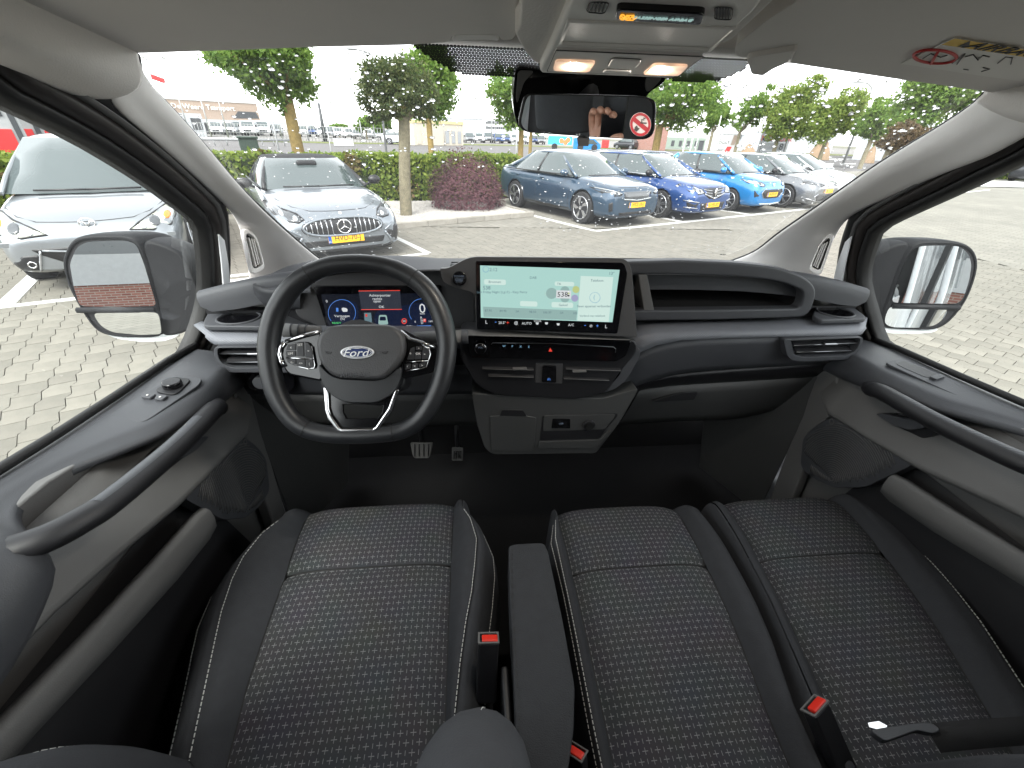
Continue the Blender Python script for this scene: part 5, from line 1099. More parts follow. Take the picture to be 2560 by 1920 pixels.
# hedge line: through H0 along E1v
H0 = V(-1.65, 13.3, 0)
hp_ = lambda a, b: H0+E1v*a+E2v*b
car_park = flat('car_park', [hp_(-30, -.2), hp_(3.6, -.2), hp_(3.6, 3.2), hp_(60, 3.2), V(60, -30, 0), V(-30, -30, 0)], -.012, 'joint_sand')
FP = 'car_park_far_paving'
flat(FP, [hp_(-30, -.2), hp_(-8.6, -.2), V(-9.2, -30, 0), V(-40, -30, 0)], 0, 'paver_far'); flat(FP, [V(-8.1, 9.6, 0), hp_(3.6, -.2), hp_(3.6, 3.2), hp_(14.08, 3.2), V(9.2, 9.6, 0)], 0, 'paver_far')
flat(FP, [hp_(14.08, 3.2), hp_(60, 3.2), V(60, -30, 0), V(9.2, -30, 0)], 0, 'paver_far'); flat(FP, [V(-9.2, -1, 0), V(9.2, -1, 0), V(9.2, -30, 0), V(-9.2, -30, 0)], 0, 'paver_far')
# road beyond the hedge, verge, far yard
farE = [G(400, 347), G(841, 359), G(1085, 361), G(1285, 365), G(1776, 380), G(2182, 391), G(2560, 400)]
flat('road', [hp_(-60, .9), hp_(3.6, .9), hp_(3.6, 3.4), hp_(75, 3.4)]+farE[::-1]+[V(-70, 60, 0)], -.03, 'asphalt')
ver = [p+V(p.x*.06, p.y*.13, 0) for p in farE]
flat('grass_verge', farE+ver[::-1], -.004, 'grass')
flat('storage_yard', ver+[V(260, 330, 0), V(-200, 330, 0)], -.018, 'yard_paving')
for k in (-1, 1):
    a = G(2100, 402), G(2230, 404); 
flat('road_marking', [G(1960, 398), G(2230, 395), G(2230, 396.6), G(1960, 399.6)], -.02, 'paver_white'); flat('road_marking', [G(2040, 408), G(2085, 408), G(2085, 410), G(2040, 410)], -.02, 'paver_white'); flat('road_marking', [G(2100, 408), G(2140, 408), G(2140, 410), G(2100, 410)], -.02, 'paver_white')
# ------------------------------------------------ interlocking concrete pavers, one by one near the van
PL, PW_ = .205, .163
def saw(t):
    t = t % 1.0
    return (.5-t/.82) if t < .82 else (-.5+(t-.82)/.18)
def wavey(t): return .016*2*saw(t)
A1 = E1v; A2 = E2v      # straight joints run along A1, wavy courses along A2
rp_ = random.Random(11)
def paver_outline(i, j):
    c0 = i*PW_; s0 = (j+.5*(i % 2))*PL; g = .0028; n = 7; lo = []; hi = []
    for k in range(n+1):
        t = g/PL+(1-2*g/PL)*k/n; s = s0+t*PL; u = s/PL+.18
        lo.append(A1*(c0+g+wavey(u))+A2*s); hi.append(A1*(c0+PW_-g+wavey(u))+A2*s)
    return lo+hi[::-1]
def vis_px(P):
    d = P-CC; f = d.dot(CF)
    if f < .2: return None
    return 1280+FPX*d.dot(CR)/f, 960-FPX*d.dot(CU)/f
def in_view(u, v):
    if u < -90 or u > 2650 or v < 330 or v > 1250: return False
    if u < 560: return v > 560 and v < 1250-(u/560)*330
    if u > 2120: return v > 470 and v < 850+(u-2120)*.62
    return v < 665 and v > 470
lineset = []   # white bay lines as segments (a, b, half width)
bayc = G(1489, 579)
BE1 = (G(2028, 522)-bayc).normalized(); BE2 = (G(1334, 540)-bayc).normalized()
lineset += [(bayc, bayc+BE1*26, .055), (bayc, bayc+BE2*5, .055)]
for k in (1, 2, 3, 4, 5): lineset.append((bayc+BE1*2.87*k, bayc+BE1*2.87*k+BE2*5, .055))
mc = G(1071, 635); lineset += [(mc, mc+(G(987, 594)-mc).normalized()*5, .055), (mc, mc+(G(985, 645)-mc).normalized()*3.2, .055)]
zc = G(8, 770); zl = (G(200, 748)-zc).normalized(); zb = (G(85, 695)-zc).normalized(); lineset += [(zc-zl*1.5, zc+zl*3.6, .055), (zc, zc+zb*5, .085), (zc+zl*2.9, zc+zl*2.9+zb*5, .055)]
def near_line(P):
    for a, b, h in lineset:
        ab = b-a; t = max(0, min(1, (P-a).dot(ab)/ab.length_squared)); q = a+ab*t
        if (V(P.x, P.y, 0)-q).length < h+.01: return True
    return False
cand = []
for i in range(-64, 88):
    for j in range(-32, 70):
        c = A1*((i+.5)*PW_)+A2*((j+.5+.5*(i % 2))*PL)
        if c.y < -.95 or c.y > 9.5 or abs(c.x) > 9.15 or (abs(c.x) < .9 and c.y < 2.3): continue
        q = vis_px(c); seen = q is not None and in_view(*q)
        cand.append(((c-CC).length+(0 if seen else 1000), i, j, c))
cand.sort()
pmesh = {}
bmr = bmesh.new(); nsep = 0
for dist, i, j, c in cand:
    out = paver_outline(i, j); h = rp_.uniform(-.0012, .0015)
    if nsep < 300:
        key = i % 2
        if key not in pmesh:
            bm = bmesh.new(); add_prism(bm, [p-c for p in out], (0, 0, -.03)); bmesh.ops.recalc_face_normals(bm, faces=bm.faces)
            me = bpy.data.meshes.new('paver'); bm.to_mesh(me); bm.free(); me.materials.append(MATS['paver']); pmesh[key] = me
        o = bpy.data.objects.new('paver', pmesh[key]); o.location = (c.x, c.y, .010+h); COL.objects.link(o); o.parent = car_park; nsep += 1
    else:
        n = len(out); vs_ = [bmr.verts.new(V(p.x, p.y, .010+h)) for p in out]; f0 = bmr.faces.new(vs_)
        if f0.normal.z < 0: pass
        lo_ = [bmr.verts.new(V(p.x, p.y, -.011)) for p in out]
        for k in range(n): bmr.faces.new((vs_[k], vs_[(k+1) % n], lo_[(k+1) % n], lo_[k]))
print('pavers', len(cand))
o = fin('paving_beyond', bmr, 'paver', car_park); o['kind'] = 'stuff'
def strip_line(a, b, h, z=.0155):
    d = (b-a).normalized(); s_ = V(-d.y, d.x, 0)*h; n = max(1, int((b-a).length/.236)); out = []
    bm = bmesh.new()
    for k in range(n):
        p = a.lerp(b, k/n)+d*.003; q = a.lerp(b, (k+1)/n)-d*.003; zz = V(0, 0, z+rp_.uniform(-.0008, .0008))
        add_prism(bm, [p+s_+zz, q+s_+zz, q-s_+zz, p-s_+zz], (0, 0, -.02))
    return bm
for a, b, h in lineset:
    o = fin('bay_line', strip_line(a, b, h, .0155), 'paver_white'); o['kind'] = 'structure'
# ------------------------------------------------ planting bed with kerb stones and white gravel
bed = [G(989, 572), G(1331, 541), hp_(3.3, .2), hp_(-.45, .0)]
B0, B1, B2, B3 = G(989, 572), G(1331, 541), G(1331, 541)+E2v*2.3, G(989, 572)+E2v*3.9
gb_ = flat('planting_bed', [B0, B1, B2, B3], .085, 'white_gravel')
kt = 0
for a, b in ((B0, B1), (B1, B2)):
    n = max(1, round((b-a).length/.8)); d = (b-a).normalized(); s_ = V(-d.y, d.x, 0)
    for k in range(n):
        p = a.lerp(b, k/n)+d*.004; q = a.lerp(b, (k+1)/n)-d*.004
        prism('kerb_stone', [p-s_*.06, q-s_*.06, q+s_*.06, p+s_*.06], (0, 0, .115), 'kerb', gb_, bevel=.008)
bm = bmesh.new(); rg_ = random.Random(5)
for _ in range(5200):
    a, b = rg_.random(), rg_.random(); p = (B0.lerp(B1, a)).lerp(B3.lerp(B2, a), b); r = rg_.uniform(.008, .019); z = .085+r*.4
    vs_ = [V(p.x+r*rg_.uniform(.7, 1.2)*math.cos(t), p.y+r*rg_.uniform(.7, 1.2)*math.sin(t), z+rg_.uniform(-.3, .3)*r) for t in (0, 1.6, 3.1, 4.7)]+[V(p.x, p.y, z+r*.8)]
    add_mesh(bm, vs_, [(0, 1, 4), (1, 2, 4), (2, 3, 4), (3, 0, 4)])
o = fin('gravel', bm, 'white_gravel', gb_); o['kind'] = 'stuff'
# ================================================================== plants
def leaf_mat(name, c1, c2, trans=.35):
    m, N, L, b = nmat(name); b.inputs['Roughness'].default_value = .55; b.inputs['Specular IOR Level'].default_value = .35
    g = N.new('ShaderNodeNewGeometry'); mx = N.new('ShaderNodeMix'); mx.data_type = 'RGBA'; mx.inputs['A'].default_value = (*c1, 1); mx.inputs['B'].default_value = (*c2, 1); L.new(g.outputs['Random Per Island'], mx.inputs['Factor'])
    L.new(mx.outputs['Result'], b.inputs['Base Color'])
    t = N.new('ShaderNodeBsdfTranslucent'); L.new(mx.outputs['Result'], t.inputs[0]); ms = N.new('ShaderNodeMixShader'); ms.inputs[0].default_value = trans
    L.new(b.outputs[0], ms.inputs[1]); L.new(t.outputs[0], ms.inputs[2]); L.new(ms.outputs[0], N['Material Output'].inputs[0]); return m
leaf_mat('leaf_hedge', (0.0927, 0.1576, 0.0231), (0.2410, 0.2967, 0.0463), .5); leaf_mat('leaf_hedge_brown', (0.124, 0.0806, 0.031), (0.1364, 0.1364, 0.031)); leaf_mat('leaf_street', (0.0856, 0.1713, 0.0302), (0.2015, 0.3022, 0.0554), .55); leaf_mat('leaf_dark', (0.0427, 0.0770, 0.0240), (0.1283, 0.1454, 0.0514), .55); leaf_mat('leaf_pale', (0.1260, 0.2035, 0.0387), (0.2615, 0.3198, 0.0678), .55); leaf_mat('leaf_purple', (0.0584, 0.0197, 0.0287), (0.1348, 0.0494, 0.0584), .25); leaf_mat('leaf_rust', (0.0806, 0.0465, 0.0217), (0.1116, 0.0806, 0.031))
stone_mat('bark_grey', (.14, .125, .085), (.22, .195, .13), 12, 70, bump=1); stone_mat('bark_moss', (.15, .11, .04), (.24, .17, .06), 10, 60, bump=1)
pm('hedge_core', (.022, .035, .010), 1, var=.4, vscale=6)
rl = random.Random(21); LF = [1.0]
def add_leaf(bm, p, s, nrm=None, asp=1.7):
    s = s*LF[0]
    a = V(rl.gauss(0, 1), rl.gauss(0, 1), rl.gauss(0, 1)*.8)
    if nrm is not None: a += nrm*1.2
    a.normalize(); t = a.orthogonal().normalized(); t = Matrix.Rotation(rl.uniform(0, 6.28), 3, a) @ t; b = a.cross(t); l = s*asp
    vs_ = [p-t*l*.5, p-b*s*.42+a*s*.08, p+t*l*.5, p+b*s*.42+a*s*.08]
    add_mesh(bm, vs_, [(0, 1, 2, 3)])
def tree(name, label, base, ztrunk, r0, crown, leafm, bark, n, ls, group=None, shape='round', trunk_top=None, seed=1, limbs=7):
    """crown: list of (centre, radii) blobs; leaves fill them in clumps"""
    R_ = random.Random(seed); base = V(base.x, base.y, 0)
    t = thing(name, label, 'tree', tuple(base), group)
    top = trunk_top or V(base.x, base.y, ztrunk)
    pts = [base+V(0, 0, -.05), base.lerp(top, .06), base.lerp(top, .4)+V(R_.uniform(-.03, .03), 0, 0), base.lerp(top, .8), top]
    bm = bmesh.new(); P = catmull(pts, 3); add_tube(bm, P, [lerp(r0*1.15, r0*.9, i/(len(P)-1)) for i in range(len(P))], 10)
    fin('trunk', bm, bark, t, smooth=True)
    bm = bmesh.new()
    for k in range(limbs):
        c, rad3 = crown[k % len(crown)]; e = c+V(R_.uniform(-.6, .6)*rad3[0], R_.uniform(-.6, .6)*rad3[1], R_.uniform(-.3, .7)*rad3[2]); m_ = top.lerp(e, .5)+V(0, 0, .12*(e-top).length)*R_.uniform(-.5, 1)
        P = catmull([top-V(0, 0, .1), m_, e], 4); add_tube(bm, P, [lerp(r0*.40, r0*.08, i/(len(P)-1)) for i in range(len(P))], 5)
    fin('limbs', bm, bark, t, smooth=True)
    n = int(n*2.1); LF[0] = .68; bm = bmesh.new(); tot = sum(r[0]*r[1]*r[2] for c, r in crown)
    for c, r in crown:
        m_ = int(n*r[0]*r[1]*r[2]/tot); nc = max(6, m_//22); cl_ = []
        for _ in range(nc):
            while True:
                q = V(R_.uniform(-1, 1), R_.uniform(-1, 1), R_.uniform(-1, 1))
                if .18 < q.length < 1: break
            cl_.append(V(c.x+q.x*r[0], c.y+q.y*r[1], c.z+q.z*r[2]))
        for i in range(m_):
            p = cl_[i % nc]+V(R_.gauss(0, 1)*r[0], R_.gauss(0, 1)*r[1], R_.gauss(0, 1)*r[2])*.14
            add_leaf(bm, p, ls*R_.uniform(.7, 1.3))
    o = fin('crown', bm, leafm, t, recalc=False); LF[0] = 1.0
    return t
def blobs_px(u0, u1, v0, v1, dist, k, seed, vase=0, sk=0):
    """crown volume from the outline it shows in the photo at a known distance"""
    R_ = random.Random(seed); uc = (u0+u1)/2; g = GD(uc, dist); out = []
    rx = (u1-u0)/2*pxm(g); zt, zb_ = zat(g, uc, v0), zat(g, uc, v1); rz = (zt-zb_)/2; cz = (zt+zb_)/2
    right = V(ray(uc, 345).y, -ray(uc, 345).x, 0).normalized(); fw = V(right.y*-1, right.x, 0)
    for _ in range(k):
        h = R_.uniform(-.62, .62); w_ = math.sqrt(max(.05, 1-h*h))*(1-vase*(.5-h*.7)*.8); a = R_.uniform(-.62, .62)*w_-sk*h; d = R_.uniform(-.5, .5)*w_
        s = R_.uniform(.34, .48); out.append((g+right*a*rx+fw*d*rx+V(0, 0, cz+h*rz), (s*rx*w_*1.1, s*rx*w_*1.1, s*rz*1.1)))
    out.append((g+V(0, 0, cz+.1*rz), (rx*.6, rx*.6, rz*.62)))
    return g, out
# pollard in the gravel bed
pb_ = G(1016, 547); pt_ = V(pb_.x+.16, pb_.y, zat(pb_, 1012, 292)); cr = []
for (u, v, ru, rv) in ((985, 205, 45, 34), (1050, 195, 42, 36), (1085, 240, 34, 34), (955, 240, 30, 30), (1020, 250, 50, 34), (1075, 275, 40, 22), (960, 288, 36, 16), (1010, 180, 44, 22)):
    m_ = pxm(pb_); cr.append((V(pb_.x+(u-1014)*m_, pb_.y+rl.uniform(-.3, .3), zat(pb_, u, v)), (ru*m_, ru*m_, rv*m_*1.15)))
tree('pollard_tree', 'knobbly pollard tree with straight grey trunk standing in the white gravel bed', pb_, 0, .125, cr, 'leaf_dark', 'bark_grey', 5200, .062, trunk_top=pt_, seed=3, limbs=14)
# trees behind the hedge
SG = 'street trees across the road'
def ptree(label, u_tr, crownpx, dist, n, ls, mat='leaf_street', bark='bark_moss', r=.17, k=9, seed=1, vtop=None, vase=0, group=SG, name='street_tree', sk=0):
    g, bl_ = blobs_px(*crownpx, dist, k, seed, vase, sk); b = GD(u_tr, dist)
    vt = vtop or crownpx[3]; tp = V(b.x, b.y, zat(b, u_tr, vt)+.2)
    return tree(name, label, b, 0, r, bl_, mat, bark, n, ls, group, trunk_top=tp, seed=seed, limbs=9)
ptree('full green street tree with mossy trunk behind the silver convertible', 738, (555, 855, 50, 272), 17.5, 7500, .13, r=.19, k=16, seed=5, vase=.7, vtop=255, sk=.32)
ptree('light green street tree standing directly behind the pollard tree', 1075, (975, 1180, 95, 308), 24, 6000, .16, 'leaf_street', r=.14, seed=6, vase=.3)
ptree('green street tree left of the interior mirror, trunk beside a sign pole', 1303, (1196, 1400, 150, 330), 28, 5000, .17, 'leaf_street', r=.16, seed=7, vase=.4)
ptree('thin-trunked street tree half hidden behind the interior mirror', 1327, (1290, 1420, 180, 330), 36, 2500, .2, 'leaf_street', r=.13, seed=8)
ptree('big leafy street tree right of the interior mirror beside the red brick wall', 1644, (1590, 1800, 160, 325), 30, 9500, .15, 'leaf_street', r=.22, k=12, seed=9)
ptree('slim street tree behind the white flagpoles', 1778, (1745, 1815, 250, 335), 62, 2600, .28, 'leaf_street', 'bark_grey', r=.16, seed=10)
ptree('sparse pale street tree left of the business park sign', 1846, (1805, 1912, 208, 335), 60, 2600, .24, 'leaf_street', 'bark_grey', r=.16, seed=11)
ptree('tall bushy street tree behind the business park sign', 1945, (1870, 2030, 195, 345), 58, 7500, .26, 'leaf_pale', 'bark_grey', r=.2, seed=12)
ptree('rounded street tree right of the business park sign', 2068, (1990, 2140, 228, 352), 55, 6500, .25, 'leaf_pale', 'bark_grey', r=.18, seed=13)
ptree('dark street tree beside the tall lamp post', 2180, (2115, 2230, 240, 352), 52, 5200, .24, 'leaf_street', 'bark_grey', r=.17, seed=14)
ptree('large street tree at the right end of the windscreen', 2245, (2205, 2450, 165, 340), 30, 9500, .15, 'leaf_street', 'bark_grey', r=.2, k=12, seed=15)
ptree('rusty brown-leaved tree in the right corner of the windscreen', 2235, (2205, 2330, 295, 385), 26, 2600, .12, 'leaf_rust', 'bark_grey', r=.12, seed=16, group=None, name='small_tree')
for k, (u0, u1, v0, v1, dist) in enumerate(((890, 945, 290, 332, 120), (930, 998, 278, 332, 110), (1000, 1060, 296, 340, 125), (820, 880, 306, 330, 150))):
    ptree(('low distant tree left of the tall lamp mast', 'bushy distant tree behind the white suv', 'distant tree behind the cream substation', 'small distant tree over the parked vans')[k], (u0+u1)/2, (u0, u1, v0, v1), dist, 900, .6, 'leaf_street', 'bark_grey', r=.2, k=5, seed=30+k, group='distant trees', name='distant_tree')
# hedges
def hedge(label, a, b, dep, h, n, ls=.075, brown=None, name='hedge'):
    t = thing(name, label, 'hedge', tuple((a+b)/2)); d = (b-a).normalized(); s_ = V(-d.y, d.x, 0)
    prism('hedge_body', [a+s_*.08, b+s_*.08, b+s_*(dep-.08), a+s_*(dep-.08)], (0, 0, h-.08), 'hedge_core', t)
    bm = bmesh.new(); bm2 = bmesh.new(); L_ = (b-a).length
    for _ in range(n):
        x = rl.random(); q = rl.random()
        wob = .05*math.sin(x*L_*2.1)+.04*math.sin(x*L_*5.3+1)
        if q < .62: p = a+d*x*L_+s_*(rl.gauss(0, .045)+.02+wob*.8)+V(0, 0, rl.uniform(.04, h)); nn = -s_
        elif q < .9: p = a+d*x*L_+s_*rl.uniform(0, dep)+V(0, 0, h+rl.gauss(0, .035)+wob*.5); nn = V(0, 0, 1)
        else: p = a+d*x*L_+s_*(dep+rl.gauss(0, .04))+V(0, 0, rl.uniform(.1, h)); nn = s_
        isb = brown and any(abs(x*L_-c)+.8*abs(p.z-z0) < w_*rl.uniform(.5, 1.1) for c, z0, w_ in brown)
        add_leaf(bm2 if isb else bm, p, ls*rl.uniform(.7, 1.3), nn, 1.5)
    fin('foliage', bm, 'leaf_hedge', t, recalc=False)
    if brown: fin('brown_foliage', bm2, 'leaf_hedge_brown', t, recalc=False)
    else: bm2.free()
    return t
hz_ = zat(hp_(0, 0), 1044, 390)
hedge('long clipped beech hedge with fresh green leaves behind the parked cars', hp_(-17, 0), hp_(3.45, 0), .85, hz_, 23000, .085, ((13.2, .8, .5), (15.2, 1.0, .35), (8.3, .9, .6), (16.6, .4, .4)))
hedge('low green hedge far right beside the dark car', G(2405, 449)+V(-2, 1.2, 0), G(2560, 440)+V(14, -6, 0), .8, .95, 1500, .16, name='hedge')
# purple Japanese maple dome
mb = G(1168, 524); t = thing('maple_shrub', 'dome of dark purple Japanese maple in the gravel bed', 'shrub', tuple(mb))
mr = 95*pxm(mb); mz = zat(mb, 1165, 388)
for k in range(7):
    a = k*.9; tube('stem', catmull([V(mb.x, mb.y, .05), V(mb.x+.15*math.cos(a), mb.y+.15*math.sin(a), mz*.5), V(mb.x+.6*mr*math.cos(a), mb.y+.6*mr*math.sin(a), mz*.85)], 3), .014, 'bark_grey', t, k=5)
bm = bmesh.new()
for i in range(9800):
    th_ = rl.uniform(0, 2*math.pi); ph_ = math.acos(rl.uniform(-.25, 1)); rr3 = rl.uniform(.72, 1.03)*(1+.06*math.sin(th_*5+ph_*4))
    n_ = V(math.sin(ph_)*math.cos(th_), math.sin(ph_)*math.sin(th_), math.cos(ph_)); p = V(mb.x+n_.x*mr*rr3*1.03, mb.y+n_.y*mr*rr3*1.03, .12+(mz-.12)*(n_.z*.80+.20)*rr3)
    if p.z < .06: continue
    a = (n_*.8+V(0, 0, -.7)+V(rl.gauss(0, .4), rl.gauss(0, .4), rl.gauss(0, .3))).normalized(); b = a.cross(n_).normalized(); s = rl.uniform(.03, .055)
    for q in (-.7, 0, .7):
        d = (a*math.cos(q)+b*math.sin(q)); w2 = d.cross(n_).normalized()*s*.13; add_mesh(bm, [p, p+d*s*.6+w2, p+d*s*1.3, p+d*s*.6-w2], [(0, 1, 2, 3)])
for k in range(5):
    a = rl.uniform(0, 6.28); p0 = V(mb.x+.3*math.cos(a), mb.y+.3*math.sin(a), mz)
    for q in range(12): add_leaf(bm, p0+V(rl.gauss(0, .14), rl.gauss(0, .1), rl.uniform(0, .18)), .035)
fin('foliage', bm, 'leaf_purple', t, recalc=False)
# ================================================================== cars
from mathutils.bvhtree import BVHTree
def paint(name, col, metal=.35, rough=.32): return pm(name, col, rough, metal=metal, coat=1.0, var=.04, vscale=3)
paint('paint_silver', (.25, .265, .28), .6); paint('paint_iceblue', (.20, .222, .245), .55); paint('paint_navy', (0.0252, 0.054, 0.09), .4); paint('paint_blue', (0.013, 0.054, 0.1872), .4); paint('paint_cyan', (0.0086, 0.1584, 0.4032), .25); paint('paint_grey', (0.1584, 0.1656, 0.1764), .5); paint('paint_white', (0.4752, 0.504, 0.5184), .2); paint('paint_black', (0.0086, 0.0101, 0.0144), .2)
pm('car_glass', (.055, .07, .07), .02, var=0, spec=1.0); pm('car_trim', (.012, .012, .013), .45, var=.2); pm('soft_top', (.012, .012, .014), .9, bump=.5, bscale=200)
pm('tyre', (.016, .016, .017), .85, bump=.3, bscale=80); pm('alloy', (.52, .53, .55), .28, metal=.9, var=.05); pm('alloy_dark', (.035, .036, .04), .35, metal=.6); pm('lens', (.36, .38, .39), .12, metal=.2, var=.5, vscale=26, coat=1); pm('lens_yellow', (.50, .51, .44), .12, var=.3, vscale=20, coat=1); pm('lens_dark', (.05, .055, .06), .08, coat=1); pm('plate_yellow', (.80, .42, .01), .5, var=.03); pm('plate_blue', (.01, .08, .35), .5, var=0); pm('amber_lens', (.75, .22, .03), .2, var=0)
def wheel(parent, x, y, r, wdt, rim, n, style, side):
    w_ = cyl('wheel', V(x, y-side*wdt/2, r), (0, side, 0), r, wdt, 'tyre', parent, k=28, bevel=.025)
    yy = y+side*(wdt/2+.002)
    cyl('rim', V(x, yy-side*.012, r), (0, side, 0), r*.70, .012, 'alloy_dark', w_, k=28)
    tube('rim_lip', [V(x+r*.70*math.cos(a), yy, r+r*.70*math.sin(a)) for a in [i*math.pi/14 for i in range(28)]], r*.035, rim, w_, k=5, closed=True)
    for k in range(n):
        a = 2*math.pi*k/n+.3; d = V(math.cos(a), 0, math.sin(a)); p = V(-math.sin(a), 0, math.cos(a)); c = V(x, yy+side*.004, r)
        if style == 'blade': pts = [c+d*r*.14+p*r*.05, c+d*r*.66+p*r*.02, c+d*r*.64+p*r*.24, c+d*r*.34+p*r*.22]
        elif style == 'y': pts = [c+d*r*.12+p*r*.05, c+d*r*.66+p*r*.13, c+d*r*.66+p*r*.06, c+d*r*.35, c+d*r*.66-p*r*.06, c+d*r*.66-p*r*.13, c+d*r*.12-p*r*.05]
        else: pts = [c+d*r*.1+p*r*.055, c+d*r*.67+p*r*.05, c+d*r*.67-p*r*.05, c+d*r*.1-p*r*.055]
        prism('spoke', pts, (0, side*.008, 0), rim, w_)
    cyl('hub_cap', V(x, yy, r), (0, side, 0), r*.13, .012, rim, w_, k=14)
def car(name, label, sp, front, head, group=None):
    L_, W_ = sp['L'], sp['W']; hw = W_/2; pt = sp['paint']; xf = L_/2
    T_ = thing(name, label, 'car', (0, 0, 0), group)
    top = sp['top']; wid = sp.get('wid', [(0, .70), (.03, .80), (.12, .89), (.35, .955), (.8, .99), (1.4, 1.0), (L_-.7, 1.0), (L_-.25, .95), (L_-.06, .86), (L_, .78)])
    nose = sp['nose']; zb0 = sp.get('clear', .20)
    xs = [0, .025, .07, .15, .28, .45, .7, 1.0, 1.3, 1.7, 2.2, 2.8, 3.3, L_-.75, L_-.4, L_-.18, L_-.06, L_-.01]; xs = sorted(set(x for x in xs if x < L_))
    bm = bmesh.new(); rings = []
    for x in xs:
        zt = interp([p[0] for p in top], [p[1] for p in top], x); w = hw*interp([p[0] for p in wid], [p[1] for p in wid], x)
        zb = zb0+.06*max(0, 1-x/.12)+.12*max(0, 1-(L_-x)/.2); h = zt-zb
        sh = [(0, zb), (.78*w, zb), (.955*w, zb+.06), (.99*w, zb+.30*h), (1.0*w, zb+.52*h), (.985*w, zb+.70*h), (.93*w, zb+.88*h), (.80*w, zb+.965*h), (.45*w, zb+.995*h), (0, zt)]
        rr4 = [V(xf-x, y, z) for y, z in sh]+[V(xf-x, -y, z) for y, z in sh[1:-1]][::-1]
        rings.append([bm.verts.new(p) for p in rr4])
    n = len(rings[0])
    for A, B in zip(rings, rings[1:]):
        for i in range(n): bm.faces.new((A[i], A[(i+1) % n], B[(i+1) % n], B[i]))
    bm.faces.new(rings[0][::-1]); bm.faces.new(rings[-1])
    bo = fin('body', bm, pt, T_, smooth=True, sub=2)
    r = sp['wr']; wx_ = (xf-sp['fo'], xf-sp['fo']-sp['wb'])
    bmc = bmesh.new()
    for wxx in wx_:
        for s in (-1, 1): add_cyl(bmc, V(wxx, s*(hw-.26), r), (0, s, 0), r*1.13, .5, 28)
    cut = fin('cut', bmc, 'car_trim'); md = bo.modifiers.new('b', 'BOOLEAN'); md.object = cut; md.operation = 'DIFFERENCE'; md.solver = 'EXACT'; md.material_mode = 'TRANSFER'
    bpy.context.view_layer.update(); me = bpy.data.meshes.new_from_object(bo.evaluated_get(bpy.context.evaluated_depsgraph_get())); bo.modifiers.clear(); bo.data = me; bpy.data.objects.remove(cut)
    bv = BVHTree.FromPolygons([v.co for v in me.vertices], [tuple(p.vertices) for p in me.polygons])
    def onf(y, z, off):
        h = bv.ray_cast(V(xf+1, y, z), V(-1, 0, 0)); return (h[0]+h[1]*off) if h[0] else V(xf, y, z)
    def ons(x, z, s, off):
        h = bv.ray_cast(V(x, s*3, z), V(0, -s, 0)); return (h[0]+h[1]*off) if h[0] else V(x, s*hw, z)
    def ont(x, y, off):
        h = bv.ray_cast(V(x, y, 3), V(0, 0, -1)); return (h[0]+h[1]*off) if h[0] else V(x, y, 1)
    def patch(nm, pts, mat, off=.006, par=T_, fn=onf, r=.0):
        if r: pts = [(p.x, p.y) for p in rnd([V(a, b, 0) for a, b in pts], r)]
        cy = sum(p[0] for p in pts)/len(pts); cz = sum(p[1] for p in pts)/len(pts); n_ = len(pts); bm = bmesh.new(); rs_ = []
        for k in (1.0, .98, .7, .38):
            rs_.append([bm.verts.new(fn(cy+(a-cy)*k, cz+(b-cz)*k, -.01 if k == 1 else off)) for a, b in pts])
        for A, B in zip(rs_, rs_[1:]):
            for i in range(n_): bm.faces.new((A[i], A[(i+1) % n_], B[(i+1) % n_], B[i]))
        c = bm.verts.new(fn(cy, cz, off))
        for i in range(n_): bm.faces.new((rs_[-1][i], rs_[-1][(i+1) % n_], c))
        return fin(nm, bm, mat, par, smooth=True)
    T_['_'] = 0; del T_['_']
    # greenhouse
    gh = sp['gh']; bx0, rx0, rx1, bx1 = [xf-q for q in gh['x']]; zr = sp['H']; zbelt = gh['belt']; wb_, wr_ = hw*gh.get('wb', .93), hw*gh.get('wr', .68); arch = gh.get('arch', .05)
    def plan(x0, x1, w, bul, z, dz=0):
        return [V(x0+bul, 0, z), V(x0+bul*.75, w*.5, z), V(x0, w*.93, z), V(lerp(x0, x1, .25), w, z), V(lerp(x0, x1, .5), w*1.0, z), V(lerp(x0, x1, .78), w*.97, z), V(x1, w*.82, z), V(x1-bul*.5, w*.4, z), V(x1-bul*.6, 0, z)]
    def full(pl): return pl+[V(p.x, -p.y, p.z) for p in pl[1:-1]][::-1]
    bm = bmesh.new(); rings = []
    for q in (0, .35, .7, 1):
        x0, x1, w = lerp(bx0, rx0, q), lerp(bx1, rx1, q**.9), lerp(wb_, wr_, q**1.35)
        rings.append([bm.verts.new(p) for p in full(plan(x0, x1, w, lerp(.16, .05, q), lerp(zbelt-.03, zr-.055, q)))])
    n = len(rings[0])
    for A, B in zip(rings, rings[1:]):
        for i in range(n): bm.faces.new((A[i], A[(i+1) % n], B[(i+1) % n], B[i]))
    bm.faces.new(rings[-1]); gl = fin('windows', bm, 'car_glass', T_, smooth=True)
    for e in gl.data.polygons: e.use_smooth = True
    rp0 = full(plan(rx0+.02, rx1-.03, wr_+.012, .06, 0)); cx = (rx0+rx1)/2; bm = bmesh.new(); rings = []
    for k, z in ((.985, zr-.075), (1.01, zr-.062), (1.0, zr-.045), (.9, zr-.018), (.6, zr-.004), (.25, zr)):
        rings.append([bm.verts.new(V(cx+(p.x-cx)*k, p.y*k, z-arch*((p.x-cx)*k/((rx0-rx1)/2))**2*(1 if k > .2 else 0))) for p in rp0])
    for A, B in zip(rings, rings[1:]):
        for i in range(n): bm.faces.new((A[i], A[(i+1) % n], B[(i+1) % n], B[i]))
    bm.faces.new(rings[-1]); rf = fin('roof', bm, sp.get('roofmat', pt), T_, smooth=True, sub=1)
    pc = sp.get('pillar', pt)
